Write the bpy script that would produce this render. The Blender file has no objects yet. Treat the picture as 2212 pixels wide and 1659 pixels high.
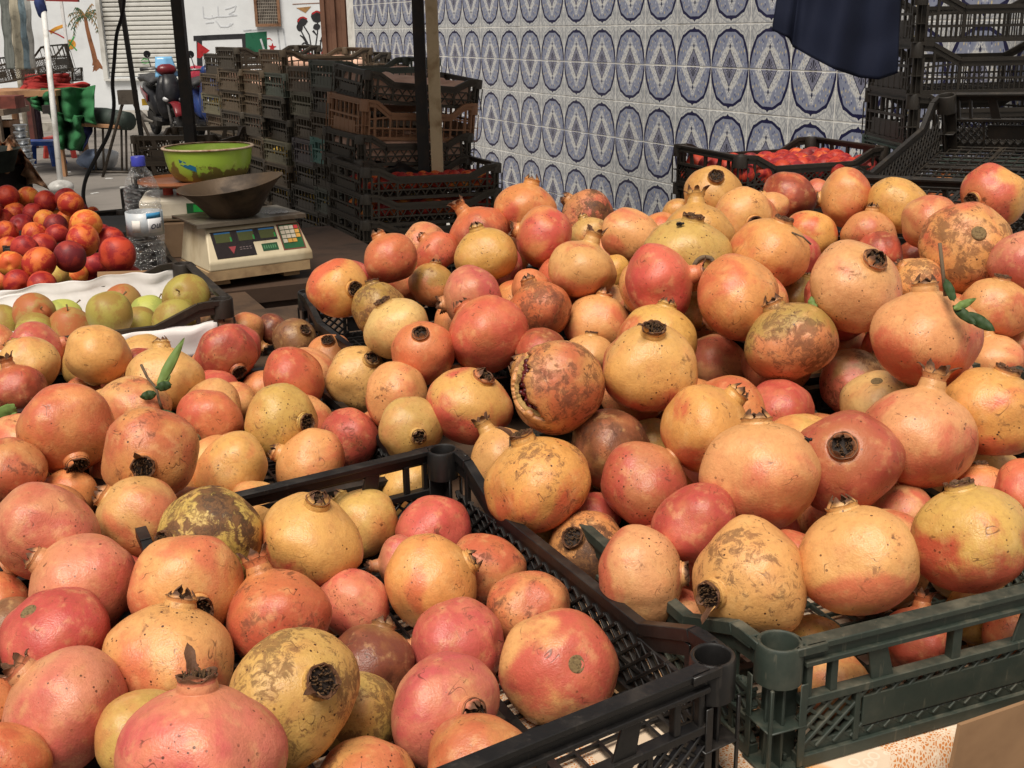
import bpy, bmesh, math, random
from mathutils import Vector, Matrix, noise
random.seed(7)
PI=math.pi; rad=math.radians
SC=bpy.context.scene; COL=SC.collection
# ---------------------------------------------------------------- camera, sky, sun, exposure
cd=bpy.data.cameras.new('camera'); cam=bpy.data.objects.new('camera',cd); COL.objects.link(cam); SC.camera=cam
pitch=rad(17.2); roll=rad(1.0)
fwd=Vector((0,math.cos(pitch),-math.sin(pitch))); r0=Vector((1,0,0)); u0=r0.cross(fwd)
RGT=math.cos(roll)*r0-math.sin(roll)*u0; UPV=math.sin(roll)*r0+math.cos(roll)*u0
M=Matrix((RGT,UPV,-fwd)).transposed().to_4x4(); M.translation=Vector((0,0,1.5)); cam.matrix_world=M
CAM=Vector((0,0,1.5))
cd.sensor_width=36; cd.lens=2500/2212*36; cd.clip_start=.05; cd.clip_end=400
w=bpy.data.worlds.new('World'); SC.world=w; w.use_nodes=True
nt=w.node_tree; bg=nt.nodes['Background']; sky=nt.nodes.new('ShaderNodeTexSky'); sky.sky_type='NISHITA'; sky.sun_disc=False
SUN_EL,SUN_AZ=62,200      # azimuth clockwise from +Y (behind the camera, slightly left)
sky.sun_elevation=rad(SUN_EL); sky.sun_rotation=rad(SUN_AZ); sky.dust_density=4; sky.air_density=1.2
hs=nt.nodes.new('ShaderNodeHueSaturation'); hs.inputs['Saturation'].default_value=.35
mixw=nt.nodes.new('ShaderNodeMix'); mixw.data_type='RGBA'; mixw.blend_type='MULTIPLY'; mixw.inputs[0].default_value=1; mixw.inputs[7].default_value=(1.0,.94,.86,1)
nt.links.new(sky.outputs[0],hs.inputs['Color']); nt.links.new(hs.outputs[0],mixw.inputs[6]); nt.links.new(mixw.outputs[2],bg.inputs['Color'])
bg.inputs['Strength'].default_value=.075
sd=bpy.data.lights.new('sun','SUN'); sun=bpy.data.objects.new('sun',sd); COL.objects.link(sun)
sd.energy=3.3; sd.angle=rad(30); sd.color=(1,.93,.82)
az=rad(SUN_AZ); el=rad(SUN_EL)
sdir=Vector((math.sin(az)*math.cos(el),math.cos(az)*math.cos(el),math.sin(el)))
sun.rotation_euler=sdir.to_track_quat('Z','Y').to_euler()
SC.view_settings.view_transform='Standard'; SC.view_settings.look='None'; SC.view_settings.exposure=0.16; SC.view_settings.gamma=1; SC.view_settings.use_curve_mapping=False
SC.cycles.max_bounces=8; SC.cycles.transparent_max_bounces=16; SC.cycles.use_denoising=True
# ---------------------------------------------------------------- helpers
def lin(c):
    c=c/255
    return c/12.92 if c<=.04045 else ((c+.055)/1.055)**2.4
def rgb(r,g,b,a=1): return (lin(r),lin(g),lin(b),a)
def ray(x,y): return fwd+RGT*((x-1106)/2500)-UPV*((y-829.5)/2500)
def atd(x,y,d): return CAM+ray(x,y)*d
class MB:
    def __init__(s): s.v=[]; s.f=[]
    def add(s,vs,fs):
        o=len(s.v); s.v+= [tuple(v) for v in vs]; s.f+=[tuple(i+o for i in f) for f in fs]; return s
    def box(s,x0,x1,y0,y1,z0,z1):
        return s.add([(x0,y0,z0),(x1,y0,z0),(x1,y1,z0),(x0,y1,z0),(x0,y0,z1),(x1,y0,z1),(x1,y1,z1),(x0,y1,z1)],
          [(0,3,2,1),(4,5,6,7),(0,1,5,4),(1,2,6,5),(2,3,7,6),(3,0,4,7)])
    def bar(s,p,q,w,h,up=(0,0,1)):
        p=Vector(p);q=Vector(q);d=(q-p).normalized();up=Vector(up)
        a=d.cross(up)
        if a.length<1e-4: a=d.cross(Vector((1,0,0)))
        a.normalize(); b=a.cross(d).normalized(); a=a*w/2; b=b*h/2
        return s.add([p-a-b,p+a-b,p+a+b,p-a+b,q-a-b,q+a-b,q+a+b,q-a+b],[(0,1,2,3),(7,6,5,4),(0,4,5,1),(1,5,6,2),(2,6,7,3),(3,7,4,0)])
    def tube(s,pts,r,n=8,cap=True):
        pts=[Vector(p) for p in pts]; rs=r if isinstance(r,(list,tuple)) else [r]*len(pts)
        vs=[];fs=[]; ref=None
        for i,p in enumerate(pts):
            d=(pts[min(i+1,len(pts)-1)]-pts[max(i-1,0)]).normalized()
            if ref is None:
                ref=d.orthogonal().normalized()
            a=(ref-d*ref.dot(d)).normalized(); ref=a; b=d.cross(a)
            for k in range(n):
                t=2*PI*k/n; vs.append(p+(a*math.cos(t)+b*math.sin(t))*rs[i])
        for i in range(len(pts)-1):
            for k in range(n): fs.append((i*n+k,i*n+(k+1)%n,(i+1)*n+(k+1)%n,(i+1)*n+k))
        if cap: fs.append(tuple(range(n-1,-1,-1))); fs.append(tuple((len(pts)-1)*n+k for k in range(n)))
        return s.add(vs,fs)
    def lathe(s,prof,n=24,c=(0,0,0),capb=False,capt=False,sx=1,sy=1):
        vs=[];fs=[]
        for (r,z) in prof:
            for k in range(n):
                t=2*PI*k/n; vs.append((c[0]+r*math.cos(t)*sx,c[1]+r*math.sin(t)*sy,c[2]+z))
        for i in range(len(prof)-1):
            for k in range(n): fs.append((i*n+k,i*n+(k+1)%n,(i+1)*n+(k+1)%n,(i+1)*n+k))
        if capb: fs.append(tuple(range(n-1,-1,-1)))
        if capt: fs.append(tuple((len(prof)-1)*n+k for k in range(n)))
        return s.add(vs,fs)
    def grid(s,fn,nu,nv,thick=0):
        pts=[[Vector(fn(i/nu,j/nv)) for i in range(nu+1)] for j in range(nv+1)]
        if thick:
            nrm=[[None]*(nu+1) for _ in range(nv+1)]
            for j in range(nv+1):
                for i in range(nu+1):
                    a=pts[j][min(i+1,nu)]-pts[j][max(i-1,0)]; b=pts[min(j+1,nv)][i]-pts[max(j-1,0)][i]
                    n=a.cross(b); nrm[j][i]=n.normalized() if n.length>1e-12 else Vector((0,0,1))
        vs=[p for row in pts for p in row]; W=nu+1
        fs=[(j*W+i,j*W+i+1,(j+1)*W+i+1,(j+1)*W+i) for j in range(nv) for i in range(nu)]
        if thick:
            N=len(vs); vs+= [pts[j][i]-nrm[j][i]*thick for j in range(nv+1) for i in range(nu+1)]
            fs+= [tuple(N+k for k in reversed(f)) for f in fs]
            bd=[i for i in range(nu)]
            def side(a,b): fs.append((a,N+a,N+b,b))
            for i in range(nu): side(i,i+1); side(nv*W+i+1,nv*W+i)
            for j in range(nv): side((j+1)*W,j*W); side(j*W+nu,(j+1)*W+nu)
        return s.add(vs,fs)
    def prism(s,poly,z0,z1,T=None):
        n=len(poly); vs=[(x,y,z0) for x,y in poly]+[(x,y,z1) for x,y in poly]
        if T: vs=[T(v) for v in vs]
        return s.add(vs,[tuple(range(n-1,-1,-1)),tuple(range(n,2*n))]+[(i,(i+1)%n,n+(i+1)%n,n+i) for i in range(n)])
    def sphere(s,c,r,n=10,m=7,sz=1):
        vs=[(c[0],c[1],c[2]-r*sz)]; 
        for j in range(1,m):
            a=PI*j/m
            for k in range(n): t=2*PI*k/n; vs.append((c[0]+r*math.sin(a)*math.cos(t),c[1]+r*math.sin(a)*math.sin(t),c[2]-r*sz*math.cos(a)))
        vs.append((c[0],c[1],c[2]+r*sz)); L=len(vs)-1; fs=[]
        for k in range(n): fs.append((0,1+(k+1)%n,1+k)); fs.append((L,1+(m-2)*n+k,1+(m-2)*n+(k+1)%n))
        for j in range(m-2):
            for k in range(n): fs.append((1+j*n+k,1+j*n+(k+1)%n,1+(j+1)*n+(k+1)%n,1+(j+1)*n+k))
        return s.add(vs,fs)
    def mesh(s,name,mat=None,smooth=False,fix=False):
        me=bpy.data.meshes.new(name); me.from_pydata([tuple(v) for v in s.v],[],s.f); me.update()
        if fix:
            bm=bmesh.new(); bm.from_mesh(me); bmesh.ops.recalc_face_normals(bm,faces=bm.faces); bm.to_mesh(me); bm.free()
        if mat: me.materials.append(mat)
        if smooth:
            me.shade_smooth()
            if smooth!=True: me.set_sharp_from_angle(angle=rad(smooth))
        return me
def obj(name,me,parent=None,loc=None,rot=None,scale=None):
    o=bpy.data.objects.new(name,me); COL.objects.link(o)
    if parent: o.parent=parent
    if loc is not None: o.location=loc
    if rot is not None: o.rotation_euler=rot
    if scale is not None: o.scale=(scale,)*3 if isinstance(scale,(int,float)) else scale
    return o
def tag(o,label,cat,group=None,kind=None):
    if label: o['label']=label
    if cat: o['category']=cat
    if group: o['group']=group
    if kind: o['kind']=kind
    return o
def thing(name,label,cat,loc=(0,0,0),rot=(0,0,0),group=None):
    return tag(obj(name,None,None,loc,rot),label,cat,group)
def copy_tree(o,parent=None):
    c=o.copy(); COL.objects.link(c)
    if parent: c.parent=parent; c.matrix_parent_inverse=o.matrix_parent_inverse
    for ch in list(o.children): copy_tree(ch,c)
    return c
# ---------------------------------------------------------------- materials
class NT:
    def __init__(s,name):
        s.m=bpy.data.materials.new(name); s.m.use_nodes=True; s.t=s.m.node_tree; s.b=s.t.nodes['Principled BSDF']
    def n(s,ty,**k):
        nd=s.t.nodes.new('ShaderNode'+ty)
        for a,b in k.items(): setattr(nd,a,b)
        return nd
    def L(s,a,b): s.t.links.new(a,b)
    def put(s,sock,v):
        if isinstance(v,bpy.types.NodeSocket): s.L(v,sock)
        else: sock.default_value=v
    def math(s,op,a,b=0.,c=None,clamp=False):
        nd=s.n('Math',operation=op,use_clamp=clamp); s.put(nd.inputs[0],a); s.put(nd.inputs[1],b)
        if c is not None: s.put(nd.inputs[2],c)
        return nd.outputs[0]
    def mix(s,f,a,b,bt='MIX'):
        nd=s.n('Mix',data_type='RGBA',blend_type=bt); s.put(nd.inputs[0],f); s.put(nd.inputs[6],a); s.put(nd.inputs[7],b); return nd.outputs[2]
    def noise(s,vec,sc,det=2,rough=.5,dist=0,out=0):
        nd=s.n('TexNoise'); s.put(nd.inputs['Vector'],vec); nd.inputs['Scale'].default_value=sc; nd.inputs['Detail'].default_value=det; nd.inputs['Roughness'].default_value=rough; nd.inputs['Distortion'].default_value=dist
        return nd.outputs[out]
    def vor(s,vec,sc,feat='F1',out=0,rnd=1):
        nd=s.n('TexVoronoi',feature=feat); s.put(nd.inputs['Vector'],vec); nd.inputs['Scale'].default_value=sc; nd.inputs['Randomness'].default_value=rnd; return nd.outputs[out]
    def step(s,v,a,b):
        nd=s.n('MapRange',interpolation_type='SMOOTHSTEP'); s.put(nd.inputs[0],v); s.put(nd.inputs[1],a); s.put(nd.inputs[2],b); return nd.outputs[0]
    def obj(s): return s.n('TexCoord').outputs['Object']
    def attr(s,name,ty='OBJECT',out='Fac'):
        nd=s.n('Attribute',attribute_type=ty,attribute_name=name); return nd.outputs[out]
    def scale(s,v,k):
        nd=s.n('VectorMath',operation='MULTIPLY'); s.put(nd.inputs[0],v); nd.inputs[1].default_value=k; return nd.outputs[0]
    def add(s,v,k):
        nd=s.n('VectorMath',operation='ADD'); s.put(nd.inputs[0],v); s.put(nd.inputs[1],k); return nd.outputs[0]
    def bump(s,h,st,dist=.01):
        nd=s.n('Bump'); nd.inputs['Strength'].default_value=st; nd.inputs['Distance'].default_value=dist; s.L(h,nd.inputs['Height']); s.L(nd.outputs[0],s.b.inputs['Normal'])
    def fin(s,col=None,rough=None,spec=None,metal=None):
        if col is not None: s.put(s.b.inputs['Base Color'],col)
        if rough is not None: s.put(s.b.inputs['Roughness'],rough)
        if spec is not None: s.b.inputs['Specular IOR Level'].default_value=spec
        if metal is not None: s.b.inputs['Metallic'].default_value=metal
        return s.m
def dirty(name,c1,c2,sc=8,rough=.6,thr=(.45,.7),spec=.4,metal=0,bump=.15,amt=1,det=5,bd=.004,world=False):
    N=NT(name); p=N.n('NewGeometry').outputs['Position'] if world else N.obj()
    f=N.step(N.noise(p,sc,det,.6,.3),thr[0],thr[1]); f=N.math('MULTIPLY',f,amt)
    g=N.noise(p,sc*6,3)
    c=N.mix(f,rgb(*c1),rgb(*c2)); c=N.mix(N.math('MULTIPLY',g,.35),c,N.mix(.5,c,(0,0,0,1)))
    N.bump(N.noise(p,sc*9,4),bump,bd)
    return N.fin(c,N.math('MULTIPLY_ADD',f,.15,rough),spec,metal)
def plastic(name,c,dust=(150,138,120),amt=.5,rough=.45):
    N=NT(name); p=N.obj(); g=N.n('NewGeometry'); pos=g.outputs['Position']
    sx=N.n('SeparateXYZ'); N.L(g.outputs['Normal'],sx.inputs[0])
    up=N.step(sx.outputs[2],.1,1.0)
    n1=N.noise(pos,24,6,.65); n2=N.noise(pos,150,3)
    d=N.math('MULTIPLY',N.step(n1,.42,.75),N.math('MULTIPLY_ADD',up,.7,.25)); d=N.math('MULTIPLY',d,amt)
    sc=N.math('MULTIPLY',N.step(N.noise(N.scale(pos,(60,60,9)),3,3),.64,.70),.35*amt)
    base=N.mix(N.math('MULTIPLY',n2,.4),rgb(*c),rgb(*[min(255,int(v*1.35)+6) for v in c]))
    col=N.mix(N.math('ADD',d,sc,clamp=True),base,rgb(*dust))
    N.bump(n2,.12,.002)
    return N.fin(col,N.math('MULTIPLY_ADD',d,.4,rough),.45)
# ---------------------------------------------------------------- fruit skins
def skin_material():
    N=NT('pomegranate_skin'); P0=N.obj(); seed=N.attr('seed',out='Vector')
    P=N.add(P0,seed); rus=N.attr('russet'); blm=N.attr('blush_amount'); gr=N.attr('gradient'); tip=N.attr('tip','GEOMETRY')
    nmt=N.attr('neck','GEOMETRY'); scab=N.attr('scab')
    a=N.attr('skin_colour',out='Color'); b=N.attr('blush_colour',out='Color')
    sx=N.n('SeparateXYZ'); N.L(P0,sx.inputs[0]); z=sx.outputs[2]
    n1=N.noise(P,.95,3,.5,.6); n2=N.noise(P,5,4,.6); fib=N.noise(N.scale(P,(9,9,1.5)),3,4,.65); n3=N.noise(P,30,3,.6)
    m=N.math('ADD',n1,N.math('MULTIPLY',N.math('SUBTRACT',blm,.5),.55))
    m=N.math('ADD',m,N.math('MULTIPLY',N.math('MULTIPLY',z,gr),-.35))
    m=N.math('ADD',m,N.math('MULTIPLY',N.math('SUBTRACT',fib,.5),.14))
    mask=N.step(m,.40,.62)
    col=N.mix(mask,a,b)
    # yellow-green/brown cast variations
    v2=N.step(N.noise(N.add(P,(7,3,1)),1.5,3,.6),.5,.78)
    col=N.mix(N.math('MULTIPLY',v2,.32),col,rgb(186,140,70))
    pinkv=N.step(N.noise(N.add(P,(-5,8,2)),1.9,2,.5),.52,.75)
    col=N.mix(N.math('MULTIPLY',pinkv,.25),col,rgb(228,134,92))
    # neck colour
    nk=N.math('MULTIPLY',nmt,N.math('SUBTRACT',.75,N.math('MULTIPLY',mask,.35)))
    ncol=N.mix(.45,a,rgb(196,168,88))
    col=N.mix(nk,col,ncol)
    # fine mottling
    col=N.mix(.16,col,rgb(190,128,66))
    mot=N.noise(N.add(P,(1,9,4)),8.5,5,.7)
    col=N.mix(N.math('MULTIPLY',N.step(mot,.44,.66),.34),col,N.mix(.6,col,rgb(142,80,42)))
    lt=N.noise(N.add(P,(4,1,7)),3.1,4,.6); col=N.mix(N.math('MULTIPLY',N.step(lt,.52,.72),.30),col,rgb(236,196,140))
    col=N.mix(N.math('MULTIPLY',n3,.22),col,N.mix(.5,col,rgb(110,62,38)))
    # pores / freckles
    vd=N.n('TexVoronoi'); N.L(P,vd.inputs['Vector']); vd.inputs['Scale'].default_value=13
    vsz=N.n('SeparateXYZ'); N.L(vd.outputs['Color'],vsz.inputs[0])
    thr=N.math('MULTIPLY',N.math('POWER',vsz.outputs[0],3),.30)
    fr=N.math('SUBTRACT',1,N.step(N.math('SUBTRACT',vd.outputs['Distance'],thr),-.01,.05))
    pm=N.step(N.noise(P,1.8,3),.44,.62)
    fr=N.math('MULTIPLY',fr,N.math('MULTIPLY',pm,N.math('MULTIPLY_ADD',rus,.26,.60),clamp=True))
    vd2=N.n('TexVoronoi'); N.L(N.add(P,(3,1,9)),vd2.inputs['Vector']); vd2.inputs['Scale'].default_value=34
    v2s=N.n('SeparateXYZ'); N.L(vd2.outputs['Color'],v2s.inputs[0])
    fr2=N.math('SUBTRACT',1,N.step(N.math('SUBTRACT',vd2.outputs['Distance'],N.math('MULTIPLY',N.math('POWER',v2s.outputs[1],2),.3)),-.02,.08))
    fr2=N.math('MULTIPLY',fr2,N.math('MULTIPLY',N.step(N.noise(N.add(P,(2,2,2)),1.3,3),.5,.68),N.math('MULTIPLY_ADD',rus,.26,.36),clamp=True))
    col=N.mix(fr2,col,rgb(112,66,36))
    # net russet and scabs
    base=N.noise(P,5.6,9,.78,.7); big=N.noise(N.add(P,(11,4,6)),1.25,3,.55,.5)
    t=N.math('SUBTRACT',.765,N.math('MULTIPLY',rus,.036)); bb=N.math('ADD',N.math('MULTIPLY',base,.62),N.math('MULTIPLY',big,.42))
    net=N.math('SUBTRACT',bb,t); net=N.step(net,-.115,-.045)
    net=N.math('MULTIPLY',net,N.step(rus,-.5,1.2))
    rc=N.mix(N.step(n2,.35,.65),rgb(112,66,36),rgb(70,40,26))
    col=N.mix(N.math('MULTIPLY',net,.66),col,rc)
    # scratches
    def scratch(off,vec,sc,w):
        q=N.noise(N.add(N.scale(P,vec),off),sc,1,.5,.5); q=N.math('ABSOLUTE',N.math('SUBTRACT',q,.5))
        k=N.math('SUBTRACT',1,N.step(q,w*.3,w)); kk=N.step(N.noise(N.add(P,off),1.9,2),.60,.68); return N.math('MULTIPLY',k,kk)
    s1=scratch((4,9,2),(1,1,2.2),2.4,.016); s2=scratch((9,1,5),(2.4,1,1),2.0,.014)
    sc=N.math('MULTIPLY',N.math('MAXIMUM',s1,s2),.7)
    col=N.mix(sc,col,rgb(84,48,30))
    col=N.mix(fr,col,rgb(78,44,28))
    # big dark scab patch
    pt=N.math('MULTIPLY',scab,N.step(N.math('ADD',big,N.math('MULTIPLY',base,.5)),.74,.80))
    dk=N.mix(N.step(base,.4,.62),rgb(60,34,26),rgb(120,80,44))
    col=N.mix(N.math('MULTIPLY',pt,.9),col,dk)
    # dried crown
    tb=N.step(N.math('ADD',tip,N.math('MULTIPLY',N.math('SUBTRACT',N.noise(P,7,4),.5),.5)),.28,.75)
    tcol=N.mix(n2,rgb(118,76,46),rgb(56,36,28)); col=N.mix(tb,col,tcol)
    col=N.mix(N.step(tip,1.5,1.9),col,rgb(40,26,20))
    r=N.math('ADD',.29,N.math('MULTIPLY',N.math('MAXIMUM',net,tb),.35)); r=N.math('ADD',r,N.math('MULTIPLY',n2,.14))
    hgt=N.math('ADD',N.math('MULTIPLY',n3,.25),N.math('ADD',N.math('MULTIPLY',n2,.5),N.math('MULTIPLY',net,.35)))
    hgt=N.math('SUBTRACT',hgt,N.math('MULTIPLY',N.math('MAXIMUM',sc,fr),.3))
    N.bump(hgt,.16,.03)
    col=N.mix(1.0,col,rgb(255,246,218),'MULTIPLY')
    hsv=N.n('HueSaturation'); hsv.inputs['Saturation'].default_value=.94; hsv.inputs['Value'].default_value=.95; N.L(col,hsv.inputs['Color']); col=hsv.outputs[0]
    m_=N.fin(col,r,.45)
    return m_
SKIN=skin_material()
PITH=dirty('dry_stamens',(92,66,40),(44,28,20),sc=20,rough=.9,bump=.3)
SCARM=dirty('stem_wood',(132,110,74),(78,60,42),sc=25,rough=.85,bump=.3)
SEED=dirty('dark_red_seeds',(96,22,26),(40,12,14),sc=10,rough=.3)
NECKS={'l':(.06,.26),'m':(.14,.235),'h':(.26,.22)}
SQ=.90
def pom_profile(nl,rn):
    zt=.93*SQ+nl; pr=[]
    for i in range(0,25):
        ph=rad(4+146*i/24); pr.append((math.sin(ph),-math.cos(ph)*SQ))
    a=Vector((math.sin(rad(150)),-math.cos(rad(150))*SQ)); d=Vector((math.cos(rad(150)),math.sin(rad(150))*SQ)).normalized()
    b=Vector((rn,zt)); P1=a+d*.38; P2=b+Vector((.06,-.10-nl*.5))
    for i in range(1,15):
        t=i/14; q=a*(1-t)**3+P1*3*t*(1-t)**2+P2*3*t*t*(1-t)+b*t**3; pr.append((q.x,q.y))
    return pr,zt
def attr_set(me,name,vals):
    at=me.attributes.new(name,'FLOAT','POINT'); at.data.foreach_set('value',vals)
def deform(v,sd,lob,k,zt):
    x,y,z=v; r=math.hypot(x,y); th=math.atan2(y,x)
    s=1+lob*math.cos(k*th+sd)*min(1,r)**2*(1 if z<.7 else max(0,1-(z-.7)*4))
    q=Vector((x*.9+sd*3.1,y*.9-sd,z*.9+sd*1.7)); dn=noise.noise(q)*.15+noise.noise(q*2.3)*.045+noise.noise(q*5)*.008
    fade=max(0,min(1,(zt-z)/.35)); f=s*(1+dn*fade)
    return (x*f,y*f,z*(1+dn*.7*fade)-(.07*math.exp(-(r/.22)**2) if z<0 else 0)*-1)
def pom_body(kind,sd):
    nl,rn=NECKS[kind]; pr,zt=pom_profile(nl,rn); n=48; mb=MB(); mb.lathe(pr,n,capb=True)
    lob=random.uniform(.012,.036); k=random.choice((5,6,6))
    mb.v=[deform(v,sd,lob,k,zt) for v in mb.v]
    me=mb.mesh('pomegranate_body',SKIN,True)
    attr_set(me,'neck',[max(0,min(1,(v.co.z-(.62+nl*.3))/(.30))) for v in me.vertices])
    attr_set(me,'tip',[0]*len(me.vertices))
    return me
BODIES={k:[pom_body(k,i*1.7+j*.9+.3) for i in range(4)] for j,k in enumerate('lmh')}
def crown(kind,sd):
    R=random.Random(sd); mb=MB(); tips=[]
    if kind=='c': n=R.choice((5,6)); tl,rf,ls=.06,.25,(.13,.26)
    elif kind=='t': n=6; tl,rf,ls=.12,.26,(.2,.34)
    elif kind=='s': n=6; tl,rf,ls=.09,.20,(.02,.06)
    else: n=5; tl,rf,ls=.07,.245,(.03,.11)
    rn=.24 if kind in 'cs' else .225
    if kind=='o': rn=.24
    if kind=='s': rf=rn*.98
    seg=n*6
    # tube outer and inner
    prof=[(rn*.985,-.03),(rn*.97,0),(rn*.97+(rf-rn)*.35,tl*.5),(rf,tl),(rf-.022,tl+.006),(rf*.82,tl*.6),(rf*.75,tl*.25),(0.001,tl*.2)]
    w0=len(mb.v); mb.lathe(prof,seg)
    for q in range(seg*3,seg*5):
        x,y,z=mb.v[q]; th=math.atan2(y,x); a_=(.035 if kind in 'so' else .012); jz=noise.noise(Vector((x*14+sd,y*14,1)))*a_+a_*.6*math.sin(th*n+sd); kk=1+noise.noise(Vector((th*2,sd,1)))*.10; mb.v[q]=(x*kk,y*kk,z+jz)
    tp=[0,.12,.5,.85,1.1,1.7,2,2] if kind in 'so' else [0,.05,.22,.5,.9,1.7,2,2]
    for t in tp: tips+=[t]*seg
    closed=R.random()<.3 and kind=='c'
    for i in range(n):
        th0=2*PI*(i+R.uniform(-.08,.08))/n; L=R.uniform(*ls)*(1 if R.random()<.7 else .55)
        if kind=='o' and i==0: L=.36
        if kind=='s' and i==0 and R.random()<.5: L=.2
        lean=R.uniform(-.15,.45) if not closed else R.uniform(-.75,-.4); curl=R.uniform(-.3,1.1) if not closed else -.3
        hw=PI/n*.92*rf
        if kind in 'os' and i==0: hw*=.6
        NU,NV=4,6
        ct,st=math.cos(th0),math.sin(th0)
        def fn(u,v):
            wv=(1-v**1.8)*hw*(1+.22*math.sin(v*9+i*2+sd))
            s=(u-.5)*2*wv
            ang=lean+curl*v; 
            rr=rf-.012+ L*v*math.sin(ang)*.8; zz=tl-.015+L*v*math.cos(ang*.7)
            # wrap around tube
            a=s/rf; cup=(1-math.cos(a*1.0))*.2
            ra=rr-cup
            return ((ra*math.cos(a)*ct-ra*math.sin(a)*st),(ra*math.cos(a)*st+ra*math.sin(a)*ct),zz)
        o=len(mb.v); mb.grid(fn,NU,NV,.022)
        for rep in range(2):
            for j in range(NV+1):
                tips+=[.22+.95*(j/NV)+(.4 if rep else 0)]*(NU+1)
    me=mb.mesh('crown',SKIN,50,fix=True)
    attr_set(me,'tip',tips); attr_set(me,'neck',[1.0]*len(tips))
    return me
def stamens(rf,h,sd):
    R=random.Random(sd); mb=MB()
    for i in range(46):
        a=R.uniform(0,2*PI); r=rf*math.sqrt(R.random()); x,y=r*math.cos(a),r*math.sin(a)
        dx,dy=R.uniform(-.04,.04),R.uniform(-.04,.04); z1=h*R.uniform(.6,1.15)
        mb.tube([(x,y,0),(x+dx*.5,y+dy*.5,z1*.6),(x+dx,y+dy,z1)],[.010,.010,.014],4)
    return mb.mesh('stamens',PITH,True)
CROWNS={k:[crown(k,10*i+ord(k)) for i in range(4 if k=='c' else 3)] for k in 'ctso'}
STAM={k:stamens({'c':.165,'t':.17,'s':.16,'o':.185}[k],{'c':.09,'t':.12,'s':.10,'o':.12}[k],ord(k)) for k in 'ctso'}
def scar_mesh():
    mb=MB(); mb.lathe([(.001,-.004),(.03,-.006),(.055,-.012),(.065,-.004),(.075,-.004),(.10,-.014),(.125,-.008),(.14,.02)],18)
    return mb.mesh('stem_scar',SCARM,60,fix=True)
def stalk_mesh(L):
    mb=MB(); mb.tube([(0,0,.05),(.01,0,-.05),(.03,.01,-.05-L*.5),(.02,.03,-.05-L)],[.06,.045,.04,.05],8); return mb.mesh('stalk',SCARM,True)
SCAR=scar_mesh(); STALK=stalk_mesh(.2)
PAL={'y':((226,180,104),(224,146,84),.3,0),'yd':((216,168,82),(202,134,62),.3,0),'yp':((228,194,130),(220,168,108),.3,0),'yg':((206,178,96),(206,150,84),.35,0),
'yo':((230,172,90),(214,92,52),.45,0),'oy':((230,158,88),(212,98,56),.4,0),'pe':((230,168,108),(216,108,76),.45,0),'pe2':((228,162,116),(210,92,74),.5,0),'pe3':((234,172,112),(218,104,76),.45,0),
'o':((222,136,78),(206,88,52),.5,0),'ob':((214,142,88),(200,92,62),.5,0),'or':((214,108,66),(204,72,54),.55,0),'or2':((222,144,80),(208,62,56),.55,0),
'r':((192,62,52),(140,32,34),.5,0),'r2':((214,92,80),(192,42,56),.6,0),'rr':((180,58,54),(160,38,40),.5,0),'rd':((206,96,46),(134,36,32),.5,0),
'm':((104,38,40),(66,24,36),.5,0),'m2':((146,84,62),(76,38,36),.6,0),'p':((214,110,90),(196,52,70),.6,0),'p2':((222,138,112),(206,88,86),.5,0),'p3':((220,122,108),(202,64,88),.65,0),
'br':((124,94,72),(96,62,48),.5,0),'gb':((166,136,70),(152,104,60),.4,0),'og':((214,122,70),(176,140,70),.5,-1),'go':((210,124,80),(170,144,78),.5,-1),'gp':((152,118,76),(206,96,84),.5,1),'rg':((198,118,82),(194,66,62),.55,0),
'yr':((224,178,98),(196,58,44),.5,1.1),'yr2':((228,176,112),(196,72,66),.5,.7),'yr3':((222,172,92),(200,72,60),.45,-.6),'yo2':((228,176,102),(214,134,90),.4,0),'oy2':((230,162,92),(216,104,62),.45,0),
'oy3':((232,160,104),(208,76,48),.4,1),'yp2':((222,178,98),(200,60,62),.5,0),'yb':((212,172,104),(196,140,70),.4,0)}
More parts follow.
